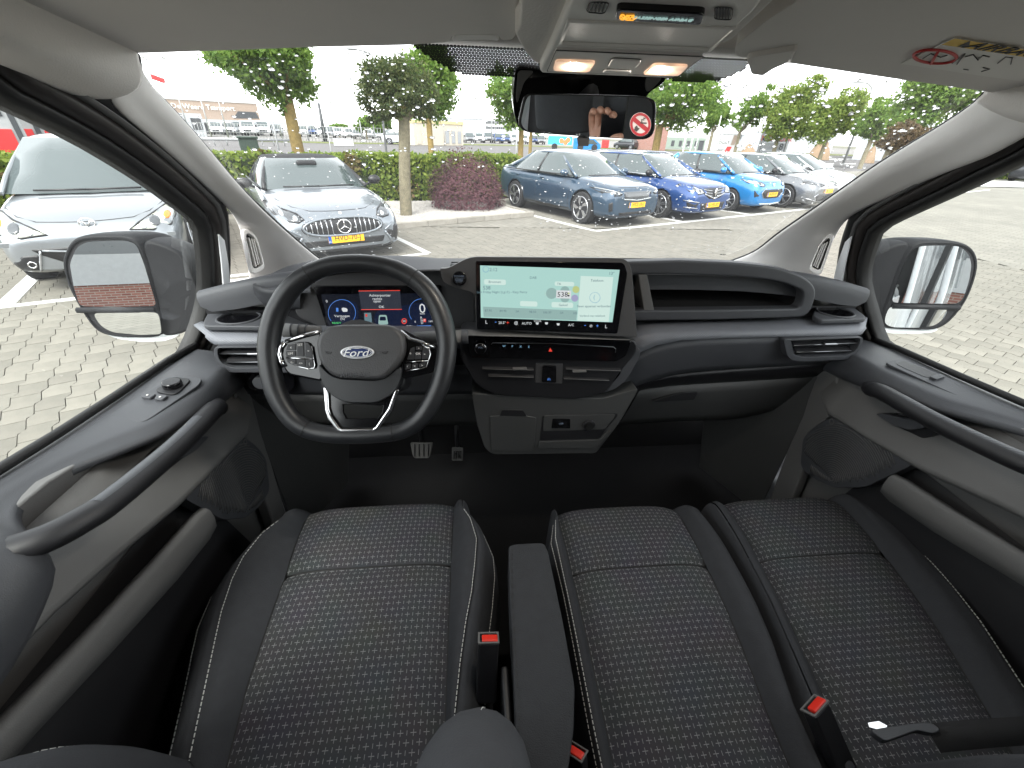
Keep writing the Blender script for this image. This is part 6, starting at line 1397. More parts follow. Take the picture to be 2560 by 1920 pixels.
    for s in (-1, 1):
        A = [V(lerp(bx0, rx0, q)+.012, s*lerp(wb_*.945, wr_*.955, q**1.35), lerp(zbelt-.02, zr-.075-arch, q)) for q in (0, .33, .66, 1)]
        tube('front_pillar', A, .034, pc, T_, k=6, flat=.8)
        Cc = [V(lerp(bx1, rx1, q**.9)+.02, s*lerp(wb_*.86, wr_*.86, q**1.35), lerp(zbelt-.02, zr-.08-arch, q)) for q in (0, .33, .66, 1)]
        tube('rear_pillar', Cc, gh.get('cp', .075), sp.get('roofmat', pt) if 'roofmat' in sp else pt, T_, k=8, flat=.55)
        xb_ = lerp(bx0, bx1, gh.get('bpil', .47)); xt_ = lerp(rx0, rx1, gh.get('bpil', .47)-.06)
        tube('centre_pillar', [V(lerp(xb_, xt_, q), s*(lerp(wb_, wr_, q**1.35)+.004), lerp(zbelt-.02, zr-.08, q)) for q in (0, .35, .7, 1)], .032, 'car_trim', T_, k=6, flat=.6)
        tube('sill_line', [V(lerp(bx0, bx1, q), s*(wb_+.012), zbelt+.0) for q in (.03, .3, .6, .93)], .014, sp.get('beltmat', 'car_trim'), T_, k=5)
        # door mirror
        mx_ = bx0-.22; c = V(mx_, s*(hw+.075), zbelt+.055); bm = bmesh.new()
        bmesh.ops.create_uvsphere(bm, u_segments=12, v_segments=8, radius=1, matrix=Matrix.Translation(c) @ Matrix.Diagonal((.075, .115, .075, 1))); fin('door_mirror', bm, sp.get('mirmat', pt), T_, smooth=True)
        tube('mirror_foot', [V(mx_+.02, s*(hw-.06), zbelt-.01), c-V(0, s*.06, .03)], .02, 'car_trim', T_, k=6)
        # sill, door seams, handles
        patch('sill_panel', [(wx_[0]-r*1.2, zb0+.03), (wx_[1]+r*1.2, zb0+.03), (wx_[1]+r*1.2, zb0+.12), (wx_[0]-r*1.2, zb0+.12)], sp.get('sillmat', 'car_trim'), .004, T_, lambda a, b, o: ons(a, b, s, o))
        for xd in sp.get('doors', (bx0-.12, lerp(bx0, bx1, .47), bx1+.35)): tube('door_seam', [ons(xd, z, s, .0005) for z in [zb0+.14+(zbelt-.16-zb0)*i/6 for i in range(7)]], .004, 'car_trim', T_, k=4)
        for xd in sp.get('handles', (lerp(bx0, bx1, .40), lerp(bx0, bx1, .75))): p = ons(xd, zbelt-.13, s, .012); box('door_handle', p, (.16, .025, .03), pt, T_, bevel=.008)
        for wxx, wz in ((wx_[0], .0), (wx_[1], 0)): wheel(T_, wxx, s*(hw-.115), r, .21, sp.get('rim', 'alloy'), sp.get('spokes', 5), sp.get('wstyle', 'bar'), s)
        for wxx in wx_:
            if sp.get('archtrim'): tube('arch_trim', [ons(wxx+r*1.13*math.cos(a), r+r*1.13*math.sin(a), s, .004) for a in [i*math.pi/12 for i in range(13)]], .02, 'car_trim', T_, k=5)
    # windscreen wipers
    for y0, y1 in ((-.55, .05), (.0, .6)): tube('wiper', [V(bx0+.15-abs(y)*.12, y, zbelt+.0+.01) for y in (y0*hw, lerp(y0, y1, .5)*hw, y1*hw)], .012, 'car_trim', T_, k=5)
    # lamps, grille, plate
    both = lambda pts: (pts, [(-a, b) for a, b in pts][::-1])
    for q in both(sp['lamp']):
        lo_ = patch('headlight', q, sp.get('lampmat', 'lens'), .005)
        tube('lamp_gap', [onf(a, b, .005) for a, b in q], .012, 'car_trim', lo_, k=4, closed=True)
        sg = 1 if sum(p[0] for p in q) > 0 else -1
        for cy, cz, rr5, mt in sp.get('lampbits', ()):
            patch('lamp_bulb', [(sg*cy+rr5*math.cos(i*.628), cz+rr5*math.sin(i*.628)) for i in range(10)], mt, .011, lo_)
    for pts, mt in sp.get('patches', ()): patch('grille' if mt in ('car_trim', 'lens_dark') else 'bumper_trim', pts, mt, .006, r=.02)
    for pts, mt in sp.get('pairs', ()):
        for q in both(pts): patch('bumper_intake' if mt == 'car_trim' else 'bumper_trim', q, mt, .008, r=.015)
    for a, b, rr6, mt in sp.get('lines', ()):
        for s in (-1, 1): tube('trim_line', [onf(s*lerp(a[0], b[0], i/8), lerp(a[1], b[1], i/8), .008) for i in range(9)], rr6, mt, T_, k=5)
    for y in sp.get('bars', ()): tube('grille_bar', [onf(y, z, .014) for z in (sp['barz'][0], sum(sp['barz'])/2, sp['barz'][1])], .007, 'alloy', T_, k=5)
    if 'bonnet' in sp:
        for s in (-1, 1): tube('bonnet_seam', [ont(xf-x, s*y*hw, .0) for x, y in sp['bonnet']], .006, 'car_trim', T_, k=4)
        x, y = sp['bonnet'][0]; tube('bonnet_seam', [ont(xf-x+.10*(1-(i/10)**2)*.4, y*hw*i/10, .0) for i in range(-10, 11)], .006, 'car_trim', T_, k=4)
    if 'plate' in sp:
        z, txt = sp['plate']; xo = max(onf(0, z, 0).x, onf(.2, z, 0).x)+.014
        pl_ = box('number_plate', V(xo, 0, z), (.012, .52, .11), 'plate_yellow', T_, bevel=.002)
        box('plate_band', V(xo+.006, -.236, z), (.003, .045, .108), 'plate_blue', pl_)
        text('plate_text', txt, V(xo+.0075, .022, z), (0, 1, 0), (0, 0, 1), .105, 'print_black', pl_, ext=.001, sx=.92); text('plate_text', 'NL', V(xo+.0085, -.236, z-.03), (0, 1, 0), (0, 0, 1), .03, 'label_white', pl_)
    sp.get('extra', lambda *a: None)(T_, onf, ont, xf, hw)
    hd = rad(head); T_.rotation_euler = (0, 0, hd); f = V(math.cos(hd), math.sin(hd), 0); T_.location = V(front.x, front.y, 0)-f*(xf)
    return T_
def ringemb(T_, p, r, mat, nm='badge', w=.012, k=20): return tube(nm, [p+V(0, r*math.cos(a), r*math.sin(a)) for a in [i*2*math.pi/k for i in range(k)]], w, mat, T_, k=5, closed=True)
# silver mpv by the driver window
def ex_mazda(T_, onf, ont, xf, hw):
    p = onf(0, .735, .02); b = ringemb(T_, p, .07, 'chrome', w=.009)
    for v in b.data.vertices: v.co.z = p.z+(v.co.z-p.z)*.8
    for s in (-1, 1): tube('badge_wing', [p+V(.004, 0, -.030), p+V(.004, s*.035, .022), p+V(.004, s*.062, .012)], .011, 'chrome', b, k=5)
    for s in (-1, 1):
        p = onf(s*.60, .36, .012); ringemb(T_, p, .032, 'chrome', 'fog_lamp', .008); c = onf(s*.72, .575, .008); box('washer_cover', c, (.01, .12, .05), 'paint_silver', T_, bevel=.01)
        c = ont(xf-.95, s*.30, .006); box('washer_jet', c, (.03, .03, .015), 'car_trim', T_, bevel=.004)
MZ = dict(L=4.58, W=1.80, H=1.62, wb=2.75, fo=.93, wr=.325, clear=.22, paint='paint_silver', nose=0, top=[(0, .60), (.03, .68), (.10, .765), (.25, .835), (.6, .93), (.95, 1.0), (1.2, 1.03), (4.0, 1.05), (4.4, 1.03), (4.58, .8)],
    gh=dict(x=(1.02, 2.02, 4.0, 4.42), belt=1.02, wb=.94, wr=.70, arch=.04, cp=.1), lamp=[(.36, .66), (.46, .72), (.62, .80), (.76, .86), (.82, .84), (.83, .75), (.76, .67), (.58, .64)], lampmat='lens_yellow', lampbits=((.62, .73, .055, 'lens_dark'), (.50, .69, .035, 'lens'), (.75, .77, .035, 'amber_lens')),
    patches=(([(-.56, .52), (.56, .52), (.50, .46), (.34, .36), (-.34, .36), (-.50, .46)], 'car_trim'), ([(-.40, .28), (.40, .28), (.36, .24), (-.36, .24)], 'car_trim')), pairs=(([(.50, .46), (.64, .46), (.76, .38), (.72, .28), (.56, .30)], 'car_trim'),),
    lines=(((.0, .44), (.46, .50), .012, 'paint_silver'), ((.48, .50), (.56, .29), .012, 'alloy')), bonnet=[(.16, .48), (.3, .66), (.6, .80), (1.0, .86)], mirmat='paint_silver', extra=ex_mazda)
HDL = math.degrees(TH)-90
MZF = V(-4.62, 5.42, 0)
car('silver_mpv', 'silver family mpv parked nose-on outside the driver window', MZ, MZF, HDL)
# pale convertible
def ex_merc(T_, onf, ont, xf, hw):
    p = onf(0, .535, .02); b = ringemb(T_, p, .095, 'chrome', w=.010, k=24)
    for a in (90, 210, 330): tube('star_arm', [p, p+V(.002, .09*math.cos(rad(a)), .09*math.sin(rad(a)))], [.014, .004], 'chrome', b, k=5)
    q = [onf(.62*math.cos(t)*(abs(math.cos(t))**-.35 if abs(math.cos(t)) > .05 else 1)*.9, .53+.115*math.sin(t), .010) for t in [i*2*math.pi/36 for i in range(36)]]; tube('grille_frame', q, .018, 'paint_iceblue', T_, k=6, closed=True)
    cyl('bonnet_badge', onf(0, .70, .0), (1, 0, .6), .022, .012, 'chrome', T_, k=14)
    box('camera_pod', V(xf-1.98, 0, 1.25), (.12, .32, .09), 'car_trim', T_, bevel=.03)
    p = V(xf-1.66, -.60, 1.045); prism('parking_sticker', [p, p+V(0, .05, 0), p+V(-.03, .025, .04)], (-.004, 0, 0), 'label_white', T_)
ov = [(.56*math.cos(t)*(1.0), .53+.105*math.sin(t)) for t in [i*2*math.pi/20 for i in range(20)]]
ov = [(.60, .53), (.57, .59), (.46, .635), (0, .65), (-.46, .635), (-.57, .59), (-.60, .53), (-.57, .47), (-.46, .425), (0, .41), (.46, .425), (.57, .47)]
MB = dict(L=4.70, W=1.92, H=1.37, wb=2.70, fo=.92, wr=.335, clear=.15, paint='paint_iceblue', nose=0, top=[(0, .56), (.03, .63), (.10, .695), (.25, .76), (.6, .845), (1.0, .905), (1.35, .945), (1.6, .955), (3.6, .98), (4.3, .93), (4.65, .82), (4.7, .7)],
    gh=dict(x=(1.42, 2.18, 3.1, 3.75), belt=.945, wb=.88, wr=.66, arch=.03, cp=.12), roofmat='soft_top', pillar='car_trim', lamp=[(.52, .645), (.58, .715), (.72, .76), (.86, .815), (.885, .79), (.84, .70), (.70, .63), (.60, .615)], lampmat='lens_dark', lampbits=((.62, .665, .030, 'lens'), (.76, .72, .026, 'lens')),
    patches=((ov, 'car_trim'), ([(-.60, .36), (.60, .36), (.56, .27), (-.56, .27)], 'car_trim'), ([(-.70, .235), (.70, .235), (.66, .18), (-.66, .18)], 'car_trim')), pairs=(([(.62, .42), (.78, .50), (.88, .47), (.89, .30), (.80, .25), (.66, .30)], 'car_trim'),),
    lines=(((.60, .44), (.74, .53), .014, 'paint_iceblue'), ((.60, .42), (.72, .24), .020, 'paint_iceblue'), ((.72, .24), (.88, .26), .012, 'paint_iceblue')), bars=[-.52, -.45, -.38, -.31, -.24, -.17, .17, .24, .31, .38, .45, .52], barz=(.435, .63), plate=(.365, 'HVD-70-J'), bonnet=[(.22, .42), (.4, .62), (.8, .76), (1.3, .80)], mirmat='car_trim', extra=ex_merc, spokes=10, rim='alloy_dark')
car('convertible', 'ice-grey convertible with black soft top and vertical-bar grille facing the van', MB, PZ(866, 596, .36)+V(.0, .0, 0), HDL)
HDR = math.degrees(math.atan2(BE1.y, BE1.x))-90+1.5
def at_front(k, back): return bayc+BE1*(2.87*(k+.5))+BE2*back
# dark blue fastback
P2 = dict(L=4.61, W=1.86, H=1.48, wb=2.735, fo=.86, wr=.345, clear=.17, paint='paint_navy', nose=0, top=[(0, .66), (.02, .75), (.07, .815), (.2, .865), (.6, .93), (1.0, .975), (1.3, 1.0), (3.7, 1.05), (4.35, 1.09), (4.55, 1.05), (4.61, .9)],
    gh=dict(x=(1.22, 2.02, 3.3, 4.28), belt=.985, wb=.93, wr=.66, arch=.04, cp=.07), lamp=[(.50, .70), (.60, .755), (.78, .80), (.86, .80), (.84, .72), (.70, .675), (.56, .68)], lampmat='lens_dark', lampbits=((.60, .715, .022, 'lens'), (.70, .73, .022, 'lens')),
    patches=(([(-.46, .745), (.46, .745), (.44, .63), (.36, .585), (-.36, .585), (-.44, .63)], 'lens_dark'), ([(-.56, .33), (.56, .33), (.52, .27), (-.52, .27)], 'car_trim')), pairs=(([(.74, .56), (.80, .52), (.78, .34), (.72, .38)], 'car_trim'),), lines=(((.84, .80), (.52, .715), .012, 'lens'), ((.0, .565), (.44, .60), .014, 'lens'), ((.0, .24), (.80, .28), .012, 'alloy_dark')), plate=(.47, 'HTZ-10-J'), bonnet=[(.14, .5), (.3, .7), (.7, .80), (1.2, .86)], wstyle='blade', spokes=5, extra=lambda T_, onf, ont, xf, hw: [tube('bonnet_emblem', [onf(0, .80, .006)+V(0, a, b), onf(0, .80, .006)-V(0, a, b)], .006, 'alloy', T_, k=4) for a, b in ((.03, .02), (-.03, .02))])
RG = 'cars parked in the row to the right'
car('blue_fastback', 'dark slate-blue fastback car with bladed wheels next to the maple shrub', P2, PZ(1592, 512, .47), HDR+1, RG)
# blue estate with roof rails
def ex_ren(T_, onf, ont, xf, hw):
    for s in (-1, 1): tube('roof_rail', [V(xf-1.95, s*.56, 1.40), V(xf-2.2, s*.58, 1.455), V(xf-3.6, s*.58, 1.455), V(xf-4.0, s*.56, 1.40)], .018, 'alloy', T_, k=6)
    p = onf(0, .66, .02); prism('badge', [p+V(0, 0, .10), p+V(0, .055, 0), p+V(0, 0, -.10), p+V(0, -.055, 0)], (.02, 0, 0), 'chrome', T_, bevel=.008)
RN = dict(L=4.63, W=1.82, H=1.46, wb=2.71, fo=.92, wr=.325, clear=.18, paint='paint_blue', nose=0, top=[(0, .62), (.03, .71), (.1, .79), (.25, .86), (.6, .925), (1.0, .965), (1.25, .985), (4.2, 1.02), (4.5, 1.0), (4.63, .8)],
    gh=dict(x=(1.12, 2.0, 4.0, 4.45), belt=.975, wb=.93, wr=.68, arch=.03, cp=.09), lamp=[(.40, .66), (.46, .74), (.64, .81), (.80, .82), (.78, .70), (.62, .64)], lampbits=((.56, .71, .034, 'lens_dark'), (.68, .74, .034, 'lens_dark')),
    patches=(([(-.42, .76), (.42, .76), (.34, .60), (.2, .53), (-.2, .53), (-.34, .60)], 'car_trim'), ([(-.5, .44), (.5, .44), (.44, .27), (-.44, .27)], 'car_trim')), pairs=(([(.58, .44), (.82, .47), (.80, .36), (.62, .34)], 'car_trim'),), lines=(((.0, .53), (.40, .64), .016, 'alloy'), ((.1, .70), (.40, .73), .008, 'alloy'), ((.1, .645), (.36, .67), .008, 'alloy'), ((.1, .59), (.30, .61), .008, 'alloy'), ((.56, .46), (.84, .50), .012, 'alloy'), ((.58, .33), (.82, .35), .010, 'alloy')), plate=(.385, 'G-193-XT'), bonnet=[(.14, .48), (.3, .66), (.7, .80), (1.1, .86)], spokes=7, wstyle='y', mirmat='car_trim', beltmat='alloy', extra=ex_ren)
car('blue_estate', 'royal blue estate car with silver roof rails, second in the right-hand row', RN, PZ(1781, 512, .385), HDR, RG)
# small light blue hatchback
HY = dict(L=3.67, W=1.70, H=1.49, wb=2.425, fo=.77, wr=.30, clear=.18, paint='paint_cyan', nose=0, top=[(0, .62), (.02, .72), (.07, .80), (.18, .87), (.45, .945), (.8, 1.0), (1.0, 1.02), (3.3, 1.08), (3.58, 1.02), (3.67, .85)],
    gh=dict(x=(.86, 1.62, 3.05, 3.5), belt=1.005, wb=.94, wr=.70, arch=.03, cp=.1, bpil=.45), lamp=[(.42, .74), (.52, .80), (.66, .86), (.76, .86), (.76, .78), (.62, .72), (.50, .71)], lampbits=((.60, .78, .036, 'lens_dark'),),
    patches=(([(-.44, .63), (.44, .63), (.52, .55), (.40, .42), (.28, .40), (-.28, .40), (-.40, .42), (-.52, .55)], 'car_trim'),), pairs=(([(.62, .48), (.74, .62), (.72, .44)], 'car_trim'),), lines=(((.0, .25), (.50, .27), .02, 'lens'), ((.44, .64), (.54, .55), .008, 'alloy'), ((.54, .55), (.40, .41), .008, 'alloy')), plate=(.50, 'H-332-XJ'), bonnet=[(.12, .5), (.25, .68), (.55, .80), (.85, .86)], spokes=8, wstyle='bar', extra=lambda T_, onf, ont, xf, hw: ringemb(T_, onf(0, .735, .01), .04, 'chrome'))
car('light_blue_hatchback', 'bright light-blue small hatchback, third in the right-hand row', HY, PZ(1930, 486, .50), HDR, RG)
VW = dict(L=4.28, W=1.79, H=1.46, wb=2.62, fo=.86, wr=.325, clear=.16, paint='paint_grey', nose=0, top=[(0, .62), (.03, .71), (.09, .77), (.22, .82), (.6, .90), (1.0, .955), (1.2, .975), (3.9, 1.02), (4.2, .98), (4.28, .8)],
    gh=dict(x=(1.08, 1.92, 3.5, 4.1), belt=.965, wb=.93, wr=.68, arch=.03, cp=.12), lamp=[(.30, .695), (.50, .73), (.74, .775), (.80, .76), (.74, .70), (.50, .665)], lampmat='lens_dark', lampbits=((.62, .71, .025, 'lens'),),
    patches=(([(-.62, .46), (.62, .46), (.68, .40), (.60, .27), (-.60, .27), (-.68, .40)], 'car_trim'), ([(-.3, .70), (.3, .70), (.3, .675), (-.3, .675)], 'lens')), lines=(((.58, .47), (.70, .40), .012, 'alloy'), ((.70, .40), (.60, .27), .012, 'alloy'), ((.60, .27), (.82, .34), .010, 'alloy')), plate=(.53, 'XR-117-T'), bonnet=[(.12, .46), (.3, .66), (.7, .80), (1.05, .86)], spokes=5, wstyle='y', mirmat='car_trim', extra=lambda T_, onf, ont, xf, hw: ringemb(T_, onf(0, .69, .012), .055, 'lens'))
car('grey_hatchback', 'slate grey hatchback with dark mirrors, fourth in the right-hand row', VW, PZ(2071, 478, .53), HDR, RG)
TE = dict(L=4.55, W=1.82, H=1.46, wb=2.75, fo=.86, wr=.335, clear=.17, paint='paint_white', nose=0, top=[(0, .60), (.03, .68), (.1, .75), (.25, .82), (.6, .90), (1.0, .95), (1.25, .975), (3.9, 1.02), (4.4, 1.0), (4.55, .8)],
    gh=dict(x=(1.12, 2.0, 3.4, 4.2), belt=.965, wb=.93, wr=.66, arch=.04, cp=.09), lamp=[(.50, .68), (.66, .76), (.80, .79), (.80, .74), (.64, .66)], lampmat='lens', patches=(([(-.5, .40), (.5, .40), (.44, .30), (-.44, .30)], 'car_trim'),), plate=(.50, 'L-482-BP'), bonnet=[(.14, .5), (.3, .7), (.7, .82), (1.1, .87)], spokes=5, wstyle='blade')
car('white_hatchback', 'pale white hatchback, last and farthest in the right-hand row', TE, at_front(4, .75), HDR, RG)
# dark car with a blue stripe, far right window
DK = dict(VW); DK.update(paint='paint_black', sillmat='car_trim', plate=(.5, 'K-71-ZB'), wstyle='y')
gd = G(2512, 451)
dk = car('dark_car', 'dark car with bright blue waistline parked by the far hedge on the right', DK, gd+V(3.3, -.6, 0), 12)
for s in (-1, 1): box('blue_waistline', (-.1, s*.885, .86), (3.6, .05, .10), 'paint_cyan', dk, bevel=.01).matrix_parent_inverse = Matrix.Identity(4)
# ================================================================== things across the road and beyond
pm('wall_brown', (.25, .195, .155), .8, var=.06, vscale=.3); pm('wall_grey', (0.3024, 0.3168, 0.3312), .7, var=.06, vscale=.2); pm('wall_pale', (0.396, 0.4032, 0.4032), .7, var=.05, vscale=.2); pm('wall_cream', (0.432, 0.3888, 0.3168), .85, var=.06, vscale=1); pm('wall_dark', (0.036, 0.0396, 0.0432), .5, var=.1); pm('roof_trim_yellow', (0.4464, 0.3744, 0.2016), .7); pm('louvre_grey', (.26, .27, .28), .6)
pm('galvanised', (0.2736, 0.2808, 0.2808), .5, metal=.3, var=.1); pm('cabinet_green', (.022, .040, .028), .6, var=.2, vscale=5); pm('pump_grey', (0.3024, 0.3096, 0.3096), .5); pm('pump_red', (.55, .02, .02), .4, var=.08); pm('sand', (.22, .155, .10), .95, bump=.6, bscale=6, var=.2, vscale=1.5); pm('wall_green', (0.1872, 0.2304, 0.1944), .8)
def brick_mat(name, scale=1.0):
    m, N, L, b = nmat(name); b.inputs['Roughness'].default_value = .9; tc = N.new('ShaderNodeTexCoord'); mp = N.new('ShaderNodeMapping'); mp.inputs['Rotation'].default_value = (math.pi/2, 0, 0); L.new(tc.outputs['Object'], mp.inputs[0])
    br = N.new('ShaderNodeTexBrick'); br.inputs['Scale'].default_value = scale; br.inputs['Brick Width'].default_value = .22; br.inputs['Row Height'].default_value = .065; br.inputs['Mortar Size'].default_value = .008
    br.inputs['Color1'].default_value = (.17, .06, .045, 1); br.inputs['Color2'].default_value = (.25, .10, .075, 1); br.inputs['Mortar'].default_value = (.28, .25, .22, 1); L.new(mp.outputs[0], br.inputs[0]); L.new(br.outputs[0], b.inputs['Base Color'])
brick_mat('brick')
def facing(g):   # unit vectors of a thing that faces the van
    f = V(CC.x-g.x, CC.y-g.y, 0).normalized(); return V(-f.y, f.x, 0), f    # right (as seen), toward viewer
def building(name, label, u0, u1, vtop, dist, mat, dep=20, group=None, vt2=None):
    a, b = GD(u0, dist), GD(u1, dist); r = (b-a).normalized(); back = V(-r.y, r.x, 0)
    if back.dot(V(a.x-CC.x, a.y-CC.y, 0)) < 0: back = -back
    t = thing(name, label, 'building', tuple((a+b)/2), group); h0, h1 = zat(a, u0, vtop), zat(b, u1, vt2 or vtop)
    bm = bmesh.new(); h = max(h0, h1)
    P = [a, b, b+back*dep, a+back*dep]; add_prism(bm, [p+V(0, 0, -.05) for p in P], (0, 0, h+.05)); fin('wall', bm, mat, t)
    return t, a, r, back, (b-a).length, h
def wpanel(nm, t, a, r, back, x0, x1, z0, z1, mat, out=.06, par=None): return prism(nm, [a+r*x0-back*out+V(0, 0, z0), a+r*x1-back*out+V(0, 0, z0), a+r*x1-back*out+V(0, 0, z1), a+r*x0-back*out+V(0, 0, z1)], back*(out+.02), mat, par or t)
# brown transport depot
t, a, r, bk, Lb, h = building('transport_depot', 'brown transport depot with white lettering behind the parked vans on the left', 300, 662, 258, 150, 'wall_brown', 30)
zb_ = zat(a, 600, 299); wpanel('glazed_base', t, a, r, bk, 0, Lb, 0, zb_-.3, 'wall_dark', .1); wpanel('roof_edge', t, a, r, bk, -.2, Lb+.2, h-.25, h+.05, 'wall_pale', .15); wpanel('canopy', t, a, r, bk, Lb*.3, Lb+6, zb_-.9, zb_-.2, 'wall_grey', 1.0)
fx = lambda u: (GD(u, 150)-a).dot(r)
text('depot_lettering', 'De Weerd Transport', a+r*fx(533)-bk*.12+V(0, 0, zat(GD(533, 150), 533, 271)), r, (0, 0, 1), 1.55, 'label_white', t, ext=.05)
prism('dark_window', [a+r*fx(q)-bk*.1+V(0, 0, zat(GD(q, 150), q, v)) for q, v in ((597, 296), (612, 279), (655, 281), (660, 297))], bk*.05, 'wall_dark', t)
t2, a2, r2, b2, L2, h2 = building('depot_annex', 'pale grey low annex left of the transport depot', 420, 520, 285, 110, 'wall_grey', 12)
wpanel('annex_window', t2, a2, r2, b2, L2*.7, L2*.95, h2*.3, h2*.8, 'wall_dark')
# grey warehouse
t, a, r, bk, Lb, h = building('grey_warehouse', 'large pale grey warehouse with two window bands behind the substation', 1060, 1292, 291, 170, 'wall_grey', 40, vt2=303)
fx = lambda u: (GD(u, 170)-a).dot(r)
for v0, v1 in ((303, 310), (317, 323)):
    n_ = 9
    for k in range(n_):
        x0, x1 = fx(1215)+(fx(1262)-fx(1215))*k/n_, fx(1215)+(fx(1262)-fx(1215))*(k+.85)/n_
        w_ = wpanel('window', t, a, r, bk, x0, x1, zat(GD(1240, 170), 1240, v1), zat(GD(1240, 170), 1240, v0), 'wall_dark', .1)
wpanel('office_block', t, a, r, bk, fx(1205), fx(1275), 0, zat(GD(1240, 170), 1240, 298), 'wall_pale', .05)
wpanel('roof_edge', t, a, r, bk, -.2, Lb+.2, h-.3, h+.05, 'wall_pale', .15)
# cream substation
gs0, gs1 = GD(1036, 78), GD(1158, 84); r = (gs1-gs0).normalized(); bk = V(-r.y, r.x, 0); t = thing('substation', 'small cream substation with three grey louvre doors across the road', 'building', tuple((gs0+gs1)/2))
hs_ = zat(gs0, 1036, 300); Ls = (gs1-gs0).length
bm = bmesh.new(); add_prism(bm, [gs0, gs1, gs1+bk*4, gs0+bk*4], (0, 0, hs_-.35)); fin('wall', bm, 'wall_cream', t)
prism('roof', [gs0-r*.1-bk*.1, gs1+r*.1-bk*.1, gs1+r*.1+bk*4.1, gs0-r*.1+bk*4.1], (0, 0, .42), 'roof_trim_yellow', t).location.z = hs_-.36
for q in (.615, .745, .875): lo_ = wpanel('louvre_door', t, gs0, r, bk, Ls*q, Ls*(q+.075), .3, hs_*.62, 'louvre_grey', .08)
wpanel('door', t, gs0, r, bk, Ls*.05, Ls*.12, .2, hs_*.7, 'wall_cream', .1); tube('downpipe', [gs0+r*Ls*.585-bk*.08, gs0+r*Ls*.585-bk*.08+V(0, 0, hs_-.3)], .05, 'louvre_grey', t, k=6)
# right-hand buildings
t, a, r, bk, Lb, h = building('brick_office', 'red brick office wall behind the big tree right of the mirror', 1560, 1668, 312, 95, 'brick', 15)
t, a, r, bk, Lb, h = building('pale_hall', 'pale industrial hall with green base behind the flagpoles', 1668, 1800, 322, 120, 'wall_pale', 25); wpanel('green_base', t, a, r, bk, 0, Lb*.75, 0, h*.55, 'wall_green'); 
for q in (.1, .25, .4, .55): wpanel('window', t, a, r, bk, Lb*q, Lb*(q+.06), .5, h*.4, 'wall_dark', .1)
t, a, r, bk, Lb, h = building('grey_hall', 'long grey industrial hall behind the business park sign', 1800, 2090, 322, 130, 'wall_grey', 25, vt2=345); wpanel('upper_storey', t, a, r, bk, 0, Lb*.22, h*.75, h*1.35, 'wall_pale', .2); wpanel('dark_strip', t, a, r, bk, 0, Lb*.2, h*.55, h*.72, 'wall_dark', .25)
t, a, r, bk, Lb, h = building('slate_hall', 'plain slate-grey hall at the right end of the windscreen', 2150, 2330, 290, 85, 'wall_grey', 25)
# transport van trailers and container behind the flagpoles
t = thing('white_container', 'white container with dark lettering behind the red totem sign', 'container', tuple(GD(1820, 105))); g = GD(1800, 105); g2 = GD(1836, 105); rr7, ff = facing(g); z1 = zat(g, 1810, 337)
prism('container_box', [g+V(0, 0, .6), g2+V(0, 0, .6), g2-ff*2.4+V(0, 0, .6), g-ff*2.4+V(0, 0, .6)], (0, 0, z1-.6), 'wall_pale', t); text('container_text', 'LOGISTICS', (g+g2)/2+ff*.05+V(0, 0, z1*.55), (g2-g), (0, 0, 1), .7, 'wall_dark', t)
# vans in the yard
def far_van(label, u, vb, vt, paintm, group, turn=0, wide=1.0, first=[None]):
    g = G(u, vb); hh = zat(g, u, vt); sc = hh/2.0
    if first[0] is None:
        t = thing('parked_van', label, 'van', (0, 0, 0), group); bm = bmesh.new()
        prof = [(2.5, .45), (2.5, .85), (2.35, 1.05), (1.75, 1.18), (.95, 1.85), (.7, 1.95), (-2.4, 2.0), (-2.5, 1.9), (-2.5, .4)]
        add_prism(bm, [V(x, -.95, z) for x, z in prof], (0, 1.9, 0)); fin('body', bm, 'white_paint', t, bevel=.1, seg=2)
        prism('windscreen', [V(1.72, -.8, 1.22), V(1.72, .8, 1.22), V(1.0, .72, 1.84), V(1.0, -.72, 1.84)], (.03, 0, .03), 'car_glass', t)
        for s in (-1, 1):
            prism('side_window', [V(1.55, s*.955, 1.22), V(.4, s*.955, 1.22), V(.4, s*.955, 1.75), V(.95, s*.955, 1.75)], (0, s*.01, 0), 'car_glass', t); box('headlight', (2.48, s*.7, .86), (.12, .32, .2), 'lens', t, bevel=.03); box('door_mirror', (1.35, s*1.1, 1.3), (.1, .2, .3), 'car_trim', t, bevel=.03)
            for x in (1.55, -1.5): cyl('wheel', V(x, s*.96-s*.2, .33), (0, s, 0), .33, .2, 'tyre', t, k=14)
        box('grille', (2.52, 0, .72), (.06, 1.0, .22), 'car_trim', t); box('bumper', (2.53, 0, .45), (.1, 1.8, .18), 'car_trim', t)
        first[0] = t
    else:
        t = copy_tree(first[0]); t['label'] = label; t['group'] = group
        for c in t.children:
            if c.name.startswith('body') and paintm != 'white_paint': c.data = c.data.copy(); c.data.materials[0] = MATS[paintm]
    f = V(CC.x-g.x, CC.y-g.y, 0); t.location = g; t.rotation_euler = (0, 0, math.atan2(f.y, f.x)+turn); t.scale = (sc, sc*wide, sc)
    return t
VG1, VG2 = 'vans parked behind the depot fence', 'vans parked right of the substation'
pal = ['white_paint', 'white_paint', 'paint_grey', 'white_paint', 'white_paint', 'paint_silver', 'white_paint', 'paint_blue', 'white_paint', 'paint_grey']
